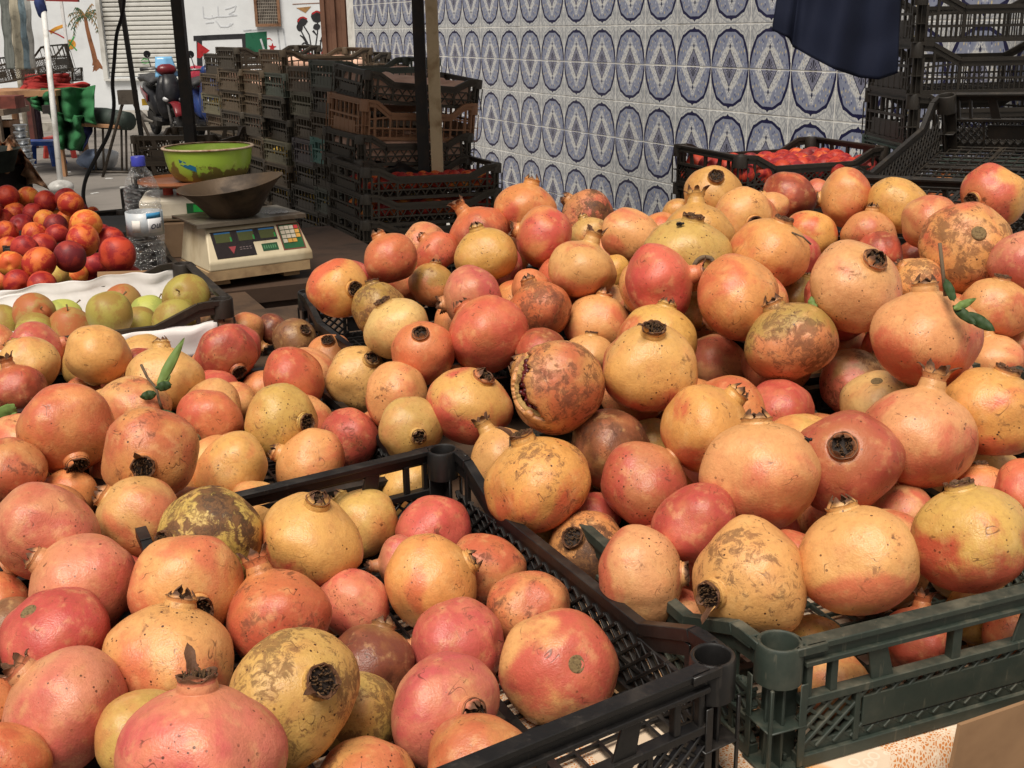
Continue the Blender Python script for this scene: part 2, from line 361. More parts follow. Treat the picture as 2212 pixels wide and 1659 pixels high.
def pomegranate(P,R,dr,f,ct,col,rus,label,group,idx,twist=None,lod=0):
    rnd=random.Random(idx*13+5)
    P=Vector(P); view=(P-CAM).normalized()
    if ct=='n': dr=-90+rnd.uniform(-50,50); f=-.42
    rr=view.cross(Vector((0,0,1))).normalized(); rr=(RGT-view*RGT.dot(view)).normalized(); uu=rr.cross(view)
    s=max(-.96,min(.96,f)); c=math.sqrt(1-s*s); d=(rr*math.cos(rad(dr))+uu*math.sin(rad(dr)))*c-view*s
    q=d.to_track_quat('Z','Y').to_matrix() @ Matrix.Rotation(rnd.uniform(0,6.28),3,'Z')
    mt=q.to_4x4(); mt.translation=P
    kind={'c':'m','t':'h','s':'l','o':'m','n':'l','k':'l','x':'l'}[ct]
    if ct=='c' and rnd.random()<.35: kind='l'
    e=bpy.data.objects.new('pomegranate',None); COL.objects.link(e); e.matrix_world=mt; e.empty_display_size=.03
    tag(e,label,'pomegranate',group)
    a,b,am,gr=PAL[col]
    def props(o):
        j=lambda cc:[lin(max(0,min(255,x+rnd2[i]))) for i,x in enumerate(cc)]
        o['skin_colour']=j(a); o['blush_colour']=j(b); o['blush_amount']=am+jit; o['gradient']=float(gr) if gr or ct in 'nx' or dr<0 else .5; o['russet']=float(rus)
        o['seed']=[sd*1.37,sd*.71,sd*2.3]; o['scab']=1.0 if rus>=5 else 0.0
    rnd2=[rnd.uniform(-7,7) for _ in range(3)]; jit=rnd.uniform(-.12,.12); sd=rnd.uniform(0,40)
    nl,rn=NECKS[kind]; zt=.93*SQ+nl
    sz=R*1.07
    if ct=='k': split_body(e,sz,props)
    else:
        bd=obj('body',rnd.choice(BODIES[kind]),e,scale=(sz,sz,sz*rnd.uniform(.93,1.04))); props(bd)
    if f>-.62:
        k={'n':'c','k':'c','x':'c'}.get(ct,ct)
        cr=obj('crown',rnd.choice(CROWNS[k]),e,loc=(0,0,zt*sz*bd_z(e)),scale=sz*1.0*rnd.uniform(.95,1.05)*(rn/(.225 if k=='t' else .24))); props(cr)
        if f>.1 or k in 'so': st=obj('stamens',STAM[k],cr); 
    if ct=='x': obj('stem_scar',SCAR,e,loc=(0,0,-.845*sz*bd_z(e)),scale=sz*1.2)
    return e
def bd_z(e):
    for c in e.children:
        if c.name.startswith('body'): return c.scale[2]/c.scale[0]
    return 1
def split_body(e,sz,props):
    # crack centre direction in local space: image left, a little up and towards the viewer
    mi=e.matrix_world.to_3x3().inverted(); view=(e.matrix_world.translation-CAM).normalized()
    uu=RGT.cross(view); cdir=(mi@((-RGT*.80+UPV*.12-view*.58).normalized())).normalized(); ax=(mi@((UPV*.9-RGT*.30+view*.25).normalized())); ax=(ax-cdir*ax.dot(cdir)).normalized(); sd_=cdir.cross(ax)
    pr,zt=pom_profile(*NECKS['l'])
    def shell(name,mat,sc,off,nn=112,mm=84):
        mb=MB(); mb.sphere((0,0,0),1,nn,mm,.93)
        bm=bmesh.new(); me0=mb.mesh('t'); bm.from_mesh(me0)
        dead=[]
        for fc in bm.faces:
            c=fc.calc_center_median().normalized(); u=math.asin(max(-1,min(1,c.dot(ax)))); v=math.atan2(c.dot(sd_),c.dot(cdir))
            if abs(v)>1.5: continue
            wd=.30*max(0,1-(u/1.05)**2)**.8*(1+.35*noise.noise(Vector((u*5,v*2,3))))+off
            if abs(u)<1.08 and abs(v+.10*math.sin(u*5)+.03*math.sin(u*17))<wd*(1.25 if u>.45 else 1)*(1.0 if wd>0 else 0): dead.append(fc)
        bmesh.ops.delete(bm,geom=dead,context='FACES')
        for v in bm.verts:
            c=v.co.normalized(); vv=math.atan2(c.dot(sd_),c.dot(cdir)); u=c.dot(ax)
            lift=.07*math.exp(-((abs(vv)-.3)/.2)**2)*max(0,1-u*u)
            q=v.co*1.0+Vector((5,2,1)); v.co*= (1+noise.noise(q)*.08+lift)*sc
        ed=[x for x in bm.edges if x.is_boundary]
        r=bmesh.ops.extrude_edge_only(bm,edges=ed)
        for v in [g for g in r['geom'] if isinstance(g,bmesh.types.BMVert)]: v.co*=.90; v.co+=Vector((noise.noise(v.co*9),noise.noise(v.co*9+Vector((3,3,3))),0))*.03
        bmesh.ops.recalc_face_normals(bm,faces=bm.faces)
        me=bpy.data.meshes.new(name); bm.to_mesh(me); bm.free(); me.materials.append(mat); me.shade_smooth()
        attr_set(me,'neck',[0]*len(me.vertices)); attr_set(me,'tip',[0]*len(me.vertices)); return me
    b=obj('body',shell('torn_rind',SKIN,1,0),e,scale=sz); props(b); b['label']='torn russet rind with an open gash'
    inner=shell('pith_lining',dirty('yellow_pith',(176,140,84),(96,60,36),sc=9,rough=.8),.93,-.05); o=obj('pith',inner,e,scale=sz)
    mb=MB(); R=random.Random(3)
    for i in range(150):
        v=(cdir+ax*R.uniform(-1.1,1.1)+sd_*R.uniform(-.42,.42)).normalized()*R.uniform(.70,.80); mb.sphere(v,R.uniform(.05,.075),8,6)
    mb.sphere((0,0,0),.72,24,16)
    o=obj('seeds',mb.mesh('seeds',SEED,True),e,scale=sz); o['kind']='stuff'
# ---------------------------------------------------------------- plastic crates
def lattice(mb,plane,a0,a1,z0,z1,pitch,t=.0035,th=.006,skip=None):
    """crossed bars between z0..z1; plane(a,z)->3d point"""
    n=max(1,round((a1-a0)/pitch)); p=(a1-a0)/n; h=z1-z0; k=max(1,round(h/p)); 
    nrm=(Vector(plane(1,0))-Vector(plane(0,0))).normalized()
    step=p
    for s in (1,-1):
        i=-k
        while i<=n:
            x0=a0+i*step; x1=x0+k*step
            if s<0: x0,x1=x1,x0
            pts=[]
            # clip segment (x0,z0)-(x1,z1) to [a0,a1]
            def at(x): return z0+(x-x0)/(x1-x0)*h
            lo,hi=min(x0,x1),max(x0,x1); lo2,hi2=max(lo,a0),min(hi,a1)
            if hi2-lo2>step*.3:
                segs=[(lo2,hi2)]
                if skip:
                    sa,sb,za,zb=skip; out=[]
                    m=8
                    for q in range(m):
                        xa=lo2+(hi2-lo2)*q/m; xb=lo2+(hi2-lo2)*(q+1)/m; xm=(xa+xb)/2; zm=at(xm)
                        if not (sa<xm<sb and za<zm<zb): out.append((xa,xb))
                    segs=[]
                    for sg in out:
                        if segs and abs(segs[-1][1]-sg[0])<1e-6: segs[-1]=(segs[-1][0],sg[1])
                        else: segs.append(sg)
                for xa,xb in segs:
                    up=Vector(plane(0,0))*0
                    P,Q=Vector(plane(xa,at(xa))),Vector(plane(xb,at(xb)))
                    off=nrm.cross(Vector((0,0,1)))*(.0006*s)
                    mb.bar(P+off,Q+off,th,t,up=nrm.cross(Vector((0,0,1))).cross((Q-P).normalized()))
            i+=1
def crate_meshes(W,L,H,mat,fine=True,style=0,floor_pitch=.026):
    X,Y=W/2,L/2; out={}
    cr=.021*W/.4; zm=.54*H
    # floor
    mb=MB(); n=int(W/floor_pitch); m=int(L/floor_pitch)
    for i in range(1,n): x=-X+W*i/n; mb.box(x-.0018,x+.0018,-Y+.012,Y-.012,.004,.010)
    for j in range(1,m): y=-Y+L*j/m; mb.box(-X+.012,X-.012,y-.0018,y+.0018,.0045,.0095)
    for x in (-X/3,X/3): mb.box(x-.005,x+.005,-Y+.012,Y-.012,0,.0115)
    for y in (-Y/2,0,Y/2): mb.box(-X+.012,X-.012,y-.005,y+.005,.0005,.011)
    out['floor_grid']=[(mb.mesh('floor_grid',mat),None)]
    # end panel at y=+Y; outer face +y
    mb=MB(); E=X-cr*1.6; yo=Y-.004
    mb.box(-E,E,yo-.004,yo,H-.018,H-.002); mb.box(-E,E,yo-.012,yo+.004,H-.006,H); mb.box(-E,E,yo-.001,yo+.0045,H-.021,H-.016)
    mb.box(-E,E,yo-.009,yo+.003,zm-.004,zm+.004); mb.box(-E,E,yo-.010,yo+.003,0,.012); mb.box(-E,E,yo-.0045,yo-.001,.012,.022)
    if style==0:
        for sx in (-1,1):
            mb.box(sx*.67*X-.0035,sx*.67*X+.0035,yo-.007,yo+.0015,zm+.004,H-.0165)
            a=sx*.40*X; mb.add([(a-.012+sx*0,yo-.003,zm+.003),(a+.012,yo-.003,zm+.003),(a+.018*sx*.5+.010,yo-.003,H-.0165),(a+.018*sx*.5-.010,yo-.003,H-.0165),
                 (a-.012,yo,zm+.003),(a+.012,yo,zm+.003),(a+.018*sx*.5+.010,yo,H-.0165),(a+.018*sx*.5-.010,yo,H-.0165)],[(0,3,2,1),(4,5,6,7),(0,1,5,4),(1,2,6,5),(2,3,7,6),(3,0,4,7)])
            mb.box(sx*.53*X-.003,sx*.53*X+.003,yo-.006,yo+.0015,.012,zm-.004); mb.box(sx*.80*X-.003,sx*.80*X+.003,yo-.006,yo+.0015,zm,H-.0165)
        mb.box(-.005,.005,yo-.008,yo+.002,zm,H-.0165)
        mb.box(-.50*X,.50*X,yo-.0028,yo+.0008,.20*H,.45*H)
        lattice(mb,lambda a,z:(a,yo-.003,z),-E,E,.016,zm-.002,.019 if fine else .035,skip=(-.50*X,.50*X,.20*H,.45*H))
    else:
        for i in range(-3,4):
            mb.box(i*E/3.5-.004,i*E/3.5+.004,yo-.006,yo+.0015,.012,H-.0165)
        mb.box(-.60*X,.60*X,yo-.0028,yo+.0008,.10*H,.42*H)
        mb.box(-E,E,yo-.0055,yo+.001,.30*H,.33*H)
    me=mb.mesh('end_panel',mat); out['end_panel']=[(me,0),(me,PI)]
    # long side at x=+X with dipped rail
    mb=MB(); xo=X-.004; yc=Y-cr*1.6; yd=.52*Y; zl=.66*H
    rail=[(-yc,H-.006),(-yc+.03,H-.008),(-yd,zl),(yd,zl),(yc-.03,H-.008),(yc,H-.006)]
    for (a,za),(b,zb) in zip(rail,rail[1:]):
        mb.bar((xo,a,za),(xo,b,zb),.012,.012,up=(0,0,1)); 
        mb.bar((xo-.001,a,za-.012),(xo-.001,b,zb-.012),.005,.018,up=(0,0,1))
    mb.box(xo-.009,xo+.003,-yc,yc,0,.012); mb.box(xo-.006,xo+.0025,-yc,yc,zm*.55-.003,zm*.55+.003)
    for sy in (-1,1):
        mb.box(xo-.0045,xo+.0015,sy*yd-.004,sy*yd+.004,.012,zl-.01)
        mb.box(xo-.0048,xo+.001,sy*.78*Y-.004,sy*.78*Y+.004,.012,zl+.2*H)
        mb.bar((xo-.002,sy*yc,zm*.95),(xo-.002,sy*yd,zl-.012),.005,.006)
    if style==0: lattice(mb,lambda a,z:(xo-.003,a,z),-yc,yc,.014,zl-.012,.021 if fine else .036)
    else:
        k=int(yc*2/(.016 if fine else .028))
        for i in range(1,k):
            y=-yc+2*yc*i/k; mb.box(xo-.0045,xo-.0005,y-.0018,y+.0018,.012,zl-.01)
    me=mb.mesh('side_panel',mat); out['side_panel']=[(me,0),(me,PI)]
    # corner post at +x,+y
    mb=MB(); x0,y0=X-cr*.85,Y-cr*.85
    R2=cr*.80
    mb.lathe([(cr,H*.70),(cr,H-.003),(cr-.0015,H),(R2,H),(R2-.001,H-.002),(R2-.001,H*.70),(cr,H*.70)],20,c=(x0,y0,0))
    mb.box(x0-cr*1.0,x0+cr*.55,y0-.0015,y0+.0015,.0,H*.72); mb.box(x0-.0015,x0+.0015,y0-cr*1.0,y0+cr*.55,.001,H*.72)
    mb.box(x0-cr*.95,x0+cr*.9,y0-cr*.95,y0+cr*.9,H*.35,H*.35+.002); mb.box(x0-cr*.97,x0+cr*.92,y0-cr*.97,y0+cr*.92,0,.0025)
    mb.box(x0-cr*.92,x0-cr*.55,y0+cr*.80,y0+cr*.88,.003,H*.70) ; mb.box(x0+cr*.80,x0+cr*.88,y0-cr*.92,y0-cr*.55,.003,H*.705); mb.box(x0+cr*.74,x0+cr*.90,y0+cr*.74,y0+cr*.90,.003,H*.71)
    mb.bar((x0-cr*1.7,y0+cr*.84,H-.004),(x0-cr*.2,y0+cr*.84,H-.004),.005,.008); mb.bar((x0+cr*.84,y0-cr*1.7,H-.005),(x0+cr*.84,y0-cr*.2,H-.005),.005,.009)
    me=mb.mesh('corner_post',mat,40,fix=False)
    out['corner_post']=[(me,0),(me,PI)]
    mi=MB(); mi.v=[(-x,y,z) for x,y,z in mb.v]; mi.f=[tuple(reversed(f)) for f in mb.f]
    me2=mi.mesh('corner_post',mat,40); out['corner_post']+=[(me2,0),(me2,PI)]
    return out
def make_crate(meshes,label,cat='crate',group=None,M=None,bevel=False,colour=None):
    e=thing('plastic_crate',label,cat,group=group)
    if M is not None: e.matrix_world=M
    for nm,lst in meshes.items():
        for me,rz in lst:
            o=obj(nm,me,e,rot=(0,0,rz or 0))
            if bevel:
                b=o.modifiers.new('bevel','BEVEL'); b.width=.0007; b.segments=1; b.limit_method='ANGLE'
    return e
def joined(meshes,name):
    mb=MB()
    for nm,lst in meshes.items():
        for me,rz in lst:
            c,s=math.cos(rz or 0),math.sin(rz or 0)
            mb.add([(v.co.x*c-v.co.y*s,v.co.x*s+v.co.y*c,v.co.z) for v in me.vertices],[tuple(p.vertices) for p in me.polygons])
    me=mb.mesh(name,list(meshes.values())[0][0][0].materials[0]); return me
def pose(corner,ldir,W,L,tilt=0,sx=1,sy=1):
    """matrix for a crate whose corner (sx*W/2, sy*L/2, 0) is at `corner`, long axis y along ldir (xy)"""
    yv=Vector((ldir[0],ldir[1],0)).normalized(); xv=Vector((yv.y,-yv.x,0)); z=Vector((0,0,1))
    m=Matrix((xv,yv,z)).transposed()
    if tilt: m=m@Matrix.Rotation(tilt,3,'X')
    mt=m.to_4x4(); mt.translation=Vector(corner)-m@Vector((sx*W/2,sy*L/2,0)); return mt
# ---------------------------------------------------------------- setting
asph=dirty('street_asphalt',(128,122,116),(92,88,84),sc=1.3,rough=.9,bump=.4,world=True)
mb=MB(); mb.box(-60,60,-10,80,-.2,0); g=obj('ground',mb.mesh('ground',asph)); tag(g,None,None,kind='structure')
pave=dirty('pavement_concrete',(150,145,138),(112,108,102),sc=2,rough=.9,bump=.3,world=True)
mb=MB(); mb.box(-16,-1,19.2,21.9,0.002,.13); k=obj('pavement',mb.mesh('pavement',pave)); tag(k,None,None,kind='structure')
mb=MB(); mb.box(-16,-1,19.04,19.196,0.001,.135); obj('kerb',mb.mesh('kerb',dirty('kerb_stone',(170,165,155),(120,115,108),sc=5,rough=.9)),k)
# ---- tiled wall
psi=rad(25.48); un=Vector((math.cos(psi),math.sin(psi),0)); uu_=Vector((-math.sin(psi),math.cos(psi),0)); D=3.39
def tile_material():
    N=NT('glazed_tile'); uv=N.n('UVMap').outputs[0]; s=N.n('SeparateXYZ'); N.L(uv,s.inputs[0]); u=N.math('ABSOLUTE',s.outputs[0]); v=s.outputs[1]
    def fc(pts,x):
        nd=N.n('FloatCurve'); c=nd.mapping.curves[0]
        c.points[0].location=pts[0]; c.points[1].location=pts[-1]
        for p in pts[1:-1]: c.points.new(*p)
        for p in c.points: p.handle_type='VECTOR'
        nd.mapping.update(); N.L(x,nd.inputs['Value']); return nd.outputs[0]
    vb=fc([(0,.955),(.06,.91),(.12,.895),(.25,.89),(.38,.85),(.5,.80),(.60,.765),(.67,.755),(.70,.72),(.76,.64),(.82,.57),(.86,.51),(.90,.44),(.95,.34),(.985,.22),(1,.14)],u)
    th=fc([(0,.085),(.08,.05),(.2,.042),(.4,.05),(.6,.05),(.67,.08),(.72,.11),(.8,.11),(.88,.15),(.94,.2),(1,.25)],u)
    th=N.math('MULTIPLY',th,1.5); d=N.math('SUBTRACT',vb,v)          # >0 inside medallion
    uvv=N.n('CombineXYZ'); N.L(u,uvv.inputs[0]); N.L(N.math('MULTIPLY',v,.67),uvv.inputs[1]); q=uvv.outputs[0]
    # background (outside)
    w1=N.n('TexWave',wave_type='RINGS'); N.L(N.add(q,(-1.0,-.67,0)),w1.inputs['Vector']); w1.inputs['Scale'].default_value=4; w1.inputs['Distortion'].default_value=3; w1.inputs['Detail'].default_value=1; w1.inputs['Detail Scale'].default_value=2
    vo=N.vor(q,11); out=N.mix(N.math('MULTIPLY',N.step(w1.outputs[0],.45,.8),.16),rgb(222,223,222),rgb(178,180,182))
    out=N.mix(N.math('MULTIPLY',N.step(vo,.5,.2),.35),out,rgb(150,150,152))
    vq=N.vor(q,9,'DISTANCE_TO_EDGE'); out=N.mix(N.math('MULTIPLY',N.step(vq,.10,.03),.6),out,rgb(150,154,164))
    su=N.math('SUBTRACT',1,u); sv=N.math('MULTIPLY',N.math('SUBTRACT',1,v),.67); sr=N.math('SQRT',N.math('ADD',N.math('MULTIPLY',su,su),N.math('MULTIPLY',sv,sv))); sa=N.math('ARCTAN2',su,sv)
    pet=N.math('MULTIPLY',N.step(N.math('SINE',N.math('MULTIPLY',sa,12)),.1,.5),N.math('MULTIPLY',N.step(sr,.30,.26),N.step(sr,.05,.08))); out=N.mix(N.math('MULTIPLY',pet,.5),out,rgb(140,144,156))
    edge=N.step(N.math('ABSOLUTE',N.math('ADD',d,.075)),.022,.008); out=N.mix(N.math('MULTIPLY',edge,.6),out,rgb(140,146,160))
    # inside
    vor1=N.n('TexVoronoi'); N.L(q,vor1.inputs['Vector']); vor1.inputs['Scale'].default_value=13; vs=N.n('SeparateXYZ'); N.L(vor1.outputs['Color'],vs.inputs[0])
    ins=N.mix(N.noise(q,9,3),rgb(128,136,166),rgb(170,176,194))
    dots=N.step(vor1.outputs['Distance'],.36,.24)
    dc=N.mix(N.step(vs.outputs[0],.45,.5),rgb(60,72,128),N.mix(N.step(vs.outputs[1],.5,.55),rgb(232,212,156),rgb(222,226,238)))
    ins=N.mix(N.math('MULTIPLY',dots,.85),ins,dc)
    ring=N.math('ADD',N.math('DIVIDE',u,.66),N.math('DIVIDE',v,.66)); ring=N.math('ADD',ring,N.math('MULTIPLY',N.math('SUBTRACT',N.noise(q,14,2),.5),.3))
    r1=N.math('MULTIPLY',N.step(ring,.55,.64),N.step(ring,1.16,1.02))
    vo2=N.vor(q,24); wh=N.mix(N.step(vo2,.45,.3),rgb(232,232,230),rgb(160,164,180)); wh=N.mix(N.step(N.vor(N.add(q,(3,3,0)),20),.25,.12),wh,rgb(205,186,140))
    ins=N.mix(N.math('MULTIPLY',r1,.9),ins,wh)
    dia=N.math('ADD',N.math('DIVIDE',u,.38),N.math('DIVIDE',v,.42))
    ind=N.mix(N.step(N.vor(q,22),.35,.2),rgb(132,134,156),rgb(186,186,198)); ins=N.mix(N.step(dia,1.02,.98),ins,ind)
    dl=N.step(N.math('ABSOLUTE',N.math('SUBTRACT',dia,1.0)),.07,.03); ins=N.mix(dl,ins,rgb(66,70,92))
    # fan in the centre
    rr=N.math('SQRT',N.math('ADD',N.math('MULTIPLY',u,u),N.math('MULTIPLY',N.math('MULTIPLY',v,v),.5))); an=N.math('ARCTAN2',u,v)
    fan=N.math('MULTIPLY',N.step(N.math('SINE',N.math('MULTIPLY',an,14)),-.2,.3),N.math('MULTIPLY',N.step(rr,.17,.15),N.step(rr,.03,.05))); ins=N.mix(fan,ins,rgb(50,52,70))
    tipd=N.math('ADD',N.math('DIVIDE',u,.05),N.math('DIVIDE',N.math('ABSOLUTE',N.math('SUBTRACT',v,.5)),.07)); ins=N.mix(N.step(tipd,1.1,.9),ins,rgb(48,52,80))
    col=N.mix(N.step(d,-.005,.005),out,ins)
    ol=N.math('MULTIPLY',N.step(d,-.008,.002),N.step(N.math('SUBTRACT',d,th),.006,-.002)); col=N.mix(ol,col,rgb(24,28,72))
    gp=N.n('NewGeometry').outputs['Position']; col=N.mix(N.math('MULTIPLY',N.noise(gp,1.5,4),.16),col,rgb(120,112,100))
    return N.fin(col,.22,.5)
TILE=tile_material()
GROUT=dirty('grout',(244,242,236),(214,210,202),sc=6,rough=.9,bump=.1,world=True)
def tile_mesh(flip):
    w,h,t=.2950/2,.1945/2,.004; b=.0015
    me=bpy.data.meshes.new('tile')
    vs=[(-w,-t,-h),(w,-t,-h),(w,-t,h),(-w,-t,h)]; vs=[(x*(1-.01),y,z*(1-.015)) for x,y,z in vs]+[(-w,-t+b,-h),(w,-t+b,-h),(w,-t+b,h),(-w,-t+b,h),(-w,0.02,-h),(w,0.02,-h),(w,.02,h),(-w,.02,h)]
    fs=[(0,1,2,3),(4,5,1,0),(5,6,2,1),(6,7,3,2),(7,4,0,3),(8,9,5,4),(9,10,6,5),(10,11,7,6),(11,8,4,7)]
    me.from_pydata(vs,[],fs); me.update(); uvl=me.uv_layers.new(name='UVMap')
    for lp in me.loops:
        x,y,z=vs[lp.vertex_index]; v=(z+h)/(2*h); v=1-v if flip else v; uvl.data[lp.index].uv=(x/w,v)
    me.materials.append(TILE); return me
TM=[tile_mesh(False),tile_mesh(True)]
wall=thing('tiled_wall','wall covered in blue and white patterned ceramic tiles with navy scalloped medallions','wall',un*D,(0,0,0))
rotm=Matrix((-uu_,un,Vector((0,0,1)))).transposed()   # local x = -u (to the right), y = into wall
wall.matrix_world=Matrix.Translation(un*D)@rotm.to_4x4()
wloc=wall.matrix_world
mb=MB(); mb.box(-10.40,3.0,-.0026,.30,-.0,3.4); obj('render_coat',mb.mesh('wall_core',GROUT),wall)
rest=[MB(),MB()]; S0=5.407
for i in range(-12,18):
    s=S0+.3*i+.15
    if s>10.35: continue
    for kz in range(-7,11):
        zc=1.292+.2*kz+.1-.0; flip=(kz%2==1)
        # grout A (medallion centre) at 1.292: tile above has v=0 at bottom -> not flipped for even kz
        vis=(3.0<s<10.3) and (.45<zc<1.75)
        o_=(-s,0,zc)
        if zc-.1<0.0: continue
        if vis:
            t=obj('tile',TM[1 if flip else 0],wall,loc=(o_[0],random.uniform(-.0006,.0006),o_[2]),rot=(random.uniform(-.003,.003),0,random.uniform(-.003,.003)))
        else:
            m_=TM[1 if flip else 0]; rest[1 if flip else 0].add([(v.co.x+o_[0],v.co.y,v.co.z+o_[2]) for v in m_.vertices],[tuple(p.vertices) for p in m_.polygons])
for fl in (0,1):
    me=rest[fl].mesh('outer_tiles',TILE); uvl=me.uv_layers.new(name='UVMap'); src=TM[fl]; n=len(src.loops); uvd=[tuple(l.uv) for l in src.uv_layers[0].data]
    for i in range(len(me.loops)): uvl.data[i].uv=uvd[i%n]
    o=obj('outer_tiles',me,wall); o['kind']='stuff'
# ---- rusty corrugated door beyond the tiled wall
rust=dirty('rusty_iron',(118,84,66),(86,56,44),sc=3,rough=.8,bump=.2)
P=un*D+uu_*10.42
door=thing('corrugated_gate','rusty brown corrugated iron gate panel at the far end of the tiled wall','gate',(P.x-.02,P.y+.5,0))
mb=MB(); nn=30
mb.grid(lambda u,v:((u-1)*.29,.03*(1 if (int(u*3*2)%2) else 0)+0*v,v*3.2),36,1,.004); obj('corrugated_sheet',mb.mesh('sheet',rust),door)
mb=MB(); mb.box(-.30,.02,.04,.08,1.2,1.26); mb.box(-.30,.02,.04,.08,.2,.26); obj('back_rail',mb.mesh('rail',rust),door)
# ---- mural wall across the street
WY=22.0
white=dirty('whitewash',(226,230,234),(196,198,200),sc=.9,rough=.85,bump=.15,world=True,thr=(.5,.8))
mw=thing('painted_wall','whitewashed street wall painted with a palm tree, flags, poppies and abstract shapes','wall',(0,WY,0))
def V(x,y,dy=0): # pixel-measured point on the wall's own plane
    d=ray(x,y); t=(WY-dy)/d.y; p=CAM+d*t; return (p.x,-dy,p.z)
x0,x1=V(-60,100)[0],V(830,100)[0]
sl,sr=V(228,100)[0],V(402,100)[0]
mb=MB(); mb.box(x0,sl,0,.3,0,4.2); mb.box(sr,x1,0,.3,0,4.2); mb.box(sl,sr,0,.3,0,V(300,166)[2]); mb.box(sl,sr,0,.3,3.0,4.2); obj('masonry',mb.mesh('masonry',white),mw)
# roller shutter
sh=dirty('shutter_paint',(216,216,212),(180,178,172),sc=2,rough=.6,bump=.1,world=True)
zb=V(300,166)[2]
shut=thing('roller_shutter','white ribbed roller shutter in the painted wall left of the thick black post','shutter',((sl+sr)/2,WY+.05,zb))
mb=MB(); ns=28; hh=(3.0-zb)/ns; W2=(sr-sl)/2-.01
sl_me=MB().add([(-W2,0,.003),(W2,0,.003),(W2,-.03,hh*.25),(-W2,-.03,hh*.25),(-W2,-.03,hh*.75),(W2,-.03,hh*.75),(W2,0,hh-.004),(-W2,0,hh-.004)],[(0,1,2,3),(3,2,5,4),(4,5,6,7)]).mesh('slat',sh)
for i in range(ns): obj('slat',sl_me,shut,loc=(0,0,i*hh))
mb=MB(); mb.box(-W2,W2,.005,.03,0,3.0-zb); obj('shutter_backing',mb.mesh('backing',dirty('shutter_dark',(90,88,84),(60,58,56))),shut)
mb=MB(); mb.box(-W2-.09,-W2-.012,-.11,-.052,-.02,2.2); mb.box(-W2-.09,W2,-.12,-.06,-.06,-.022); obj('shutter_guide',mb.mesh('guide',sh),shut)
# painted shapes: thin films of paint on the wall
def paint(name,c): return dirty('paint_'+name,c,[int(v*.75) for v in c],sc=5,rough=.85,bump=.05,world=True)
PT={k:paint(k,c) for k,c in dict(green=(74,128,84),dkgreen=(64,92,66),trunk=(140,92,62),yellow=(222,158,60),red=(176,40,44),black=(44,44,48),flag=(30,96,70),grey=(196,200,206),orange=(214,150,70),brown=(170,130,84),lime=(70,160,80)).items()}
lay=[0]
def film(mb,pts): 
    lay[0]+=1; t=.0012+.00001*lay[0]
    P=[V(*p) for p in pts]; n=len(P); o=len(mb.v)
    mb.v+=[(p[0],-t,p[2]) for p in P]+[(p[0],-.0003,p[2]) for p in P]
    mb.f+=[tuple(o+i for i in range(n))]+[(o+i,o+n+i,o+n+(i+1)%n,o+(i+1)%n) for i in range(n)]
def stroke(mb,pts,w0,w1=None):
    w1=w0 if w1 is None else w1; n=len(pts)
    for i in range(n-1):
        (xa,ya),(xb,yb)=pts[i],pts[i+1]; wa=w0+(w1-w0)*i/(n-1); wb=w0+(w1-w0)*(i+1)/(n-1); dx,dy=xb-xa,yb-ya; L=math.hypot(dx,dy) or 1; nx,ny=-dy/L,dx/L
        film(mb,[(xa-nx*wa/2,ya-ny*wa/2),(xb-nx*wb/2,yb-ny*wb/2),(xb+nx*wb/2,yb+ny*wb/2),(xa+nx*wa/2,ya+ny*wa/2)])
def blob(mb,cx,cy,rx,ry,n=14,rot=0,jit=0):
    film(mb,[(cx+math.cos(rot)*rx*math.cos(a)*(1+random.uniform(-jit,jit))-math.sin(rot)*ry*math.sin(a),cy+math.sin(rot)*rx*math.cos(a)+math.cos(rot)*ry*math.sin(a)) for a in [2*PI*i/n for i in range(n)]])
R=random.Random(4)
# palm
mb=MB(); stroke(mb,[(184,36),(188,60),(194,85),(201,110),(206,132),(205,142),(212,150)],7,13); film(mb,[(205,128),(212,128),(226,152),(212,146),(200,156)]); obj('painted_palm_trunk',mb.mesh('p',PT['trunk']),mw)
mb=MB(); mb2=MB(); cx,cy=183,34
for a0,a1,L in ((175,250,36),(160,230,38),(140,200,34),(110,170,26),(70,40,26),(50,0,30),(35,-20,36),(20,-45,40),(190,262,40),(5,-75,40),(120,150,20)):
    pts=[(cx,cy)]
    for k in range(1,7):
        t=k/6; a=rad(a0+(a1-a0)*t); pts.append((pts[-1][0]+math.cos(a)*L/6,pts[-1][1]-math.sin(a)*L/6*1.25))
    stroke(mb,pts,2.2,1)
    for k in range(1,7):
        for s in (-1,1):
            for q in range(2):
                px,py=pts[k]; stroke(mb if R.random()<.55 else mb2,[(px+R.uniform(-1,1),py+R.uniform(-1,1)),(px+s*R.uniform(2,5),py+R.uniform(4,10))],1.6,.5)
obj('painted_palm_fronds',mb.mesh('p',PT['dkgreen']),mw); obj('painted_palm_leaflets',mb2.mesh('p',PT['brown']),mw)
mb=MB(); stroke(mb,[(108,70),(120,62),(133,57),(143,53)],8,6); blob(mb,152,96,12,11,rot=0); obj('painted_orange_shapes',mb.mesh('p',PT['yellow']),mw)
mb=MB(); stroke(mb,[(105,66),(125,74),(143,84)],2.4); obj('painted_red_line',mb.mesh('p',PT['red']),mw)
mb=MB(); stroke(mb,[(160,79),(143,112)],3.5,3); stroke(mb,[(142,83),(166,109)],2.5); stroke(mb,[(305,131),(311,127),(321,129),(323,135),(314,137),(306,134)],2); obj('painted_green_strokes',mb.mesh('p',PT['lime']),mw)
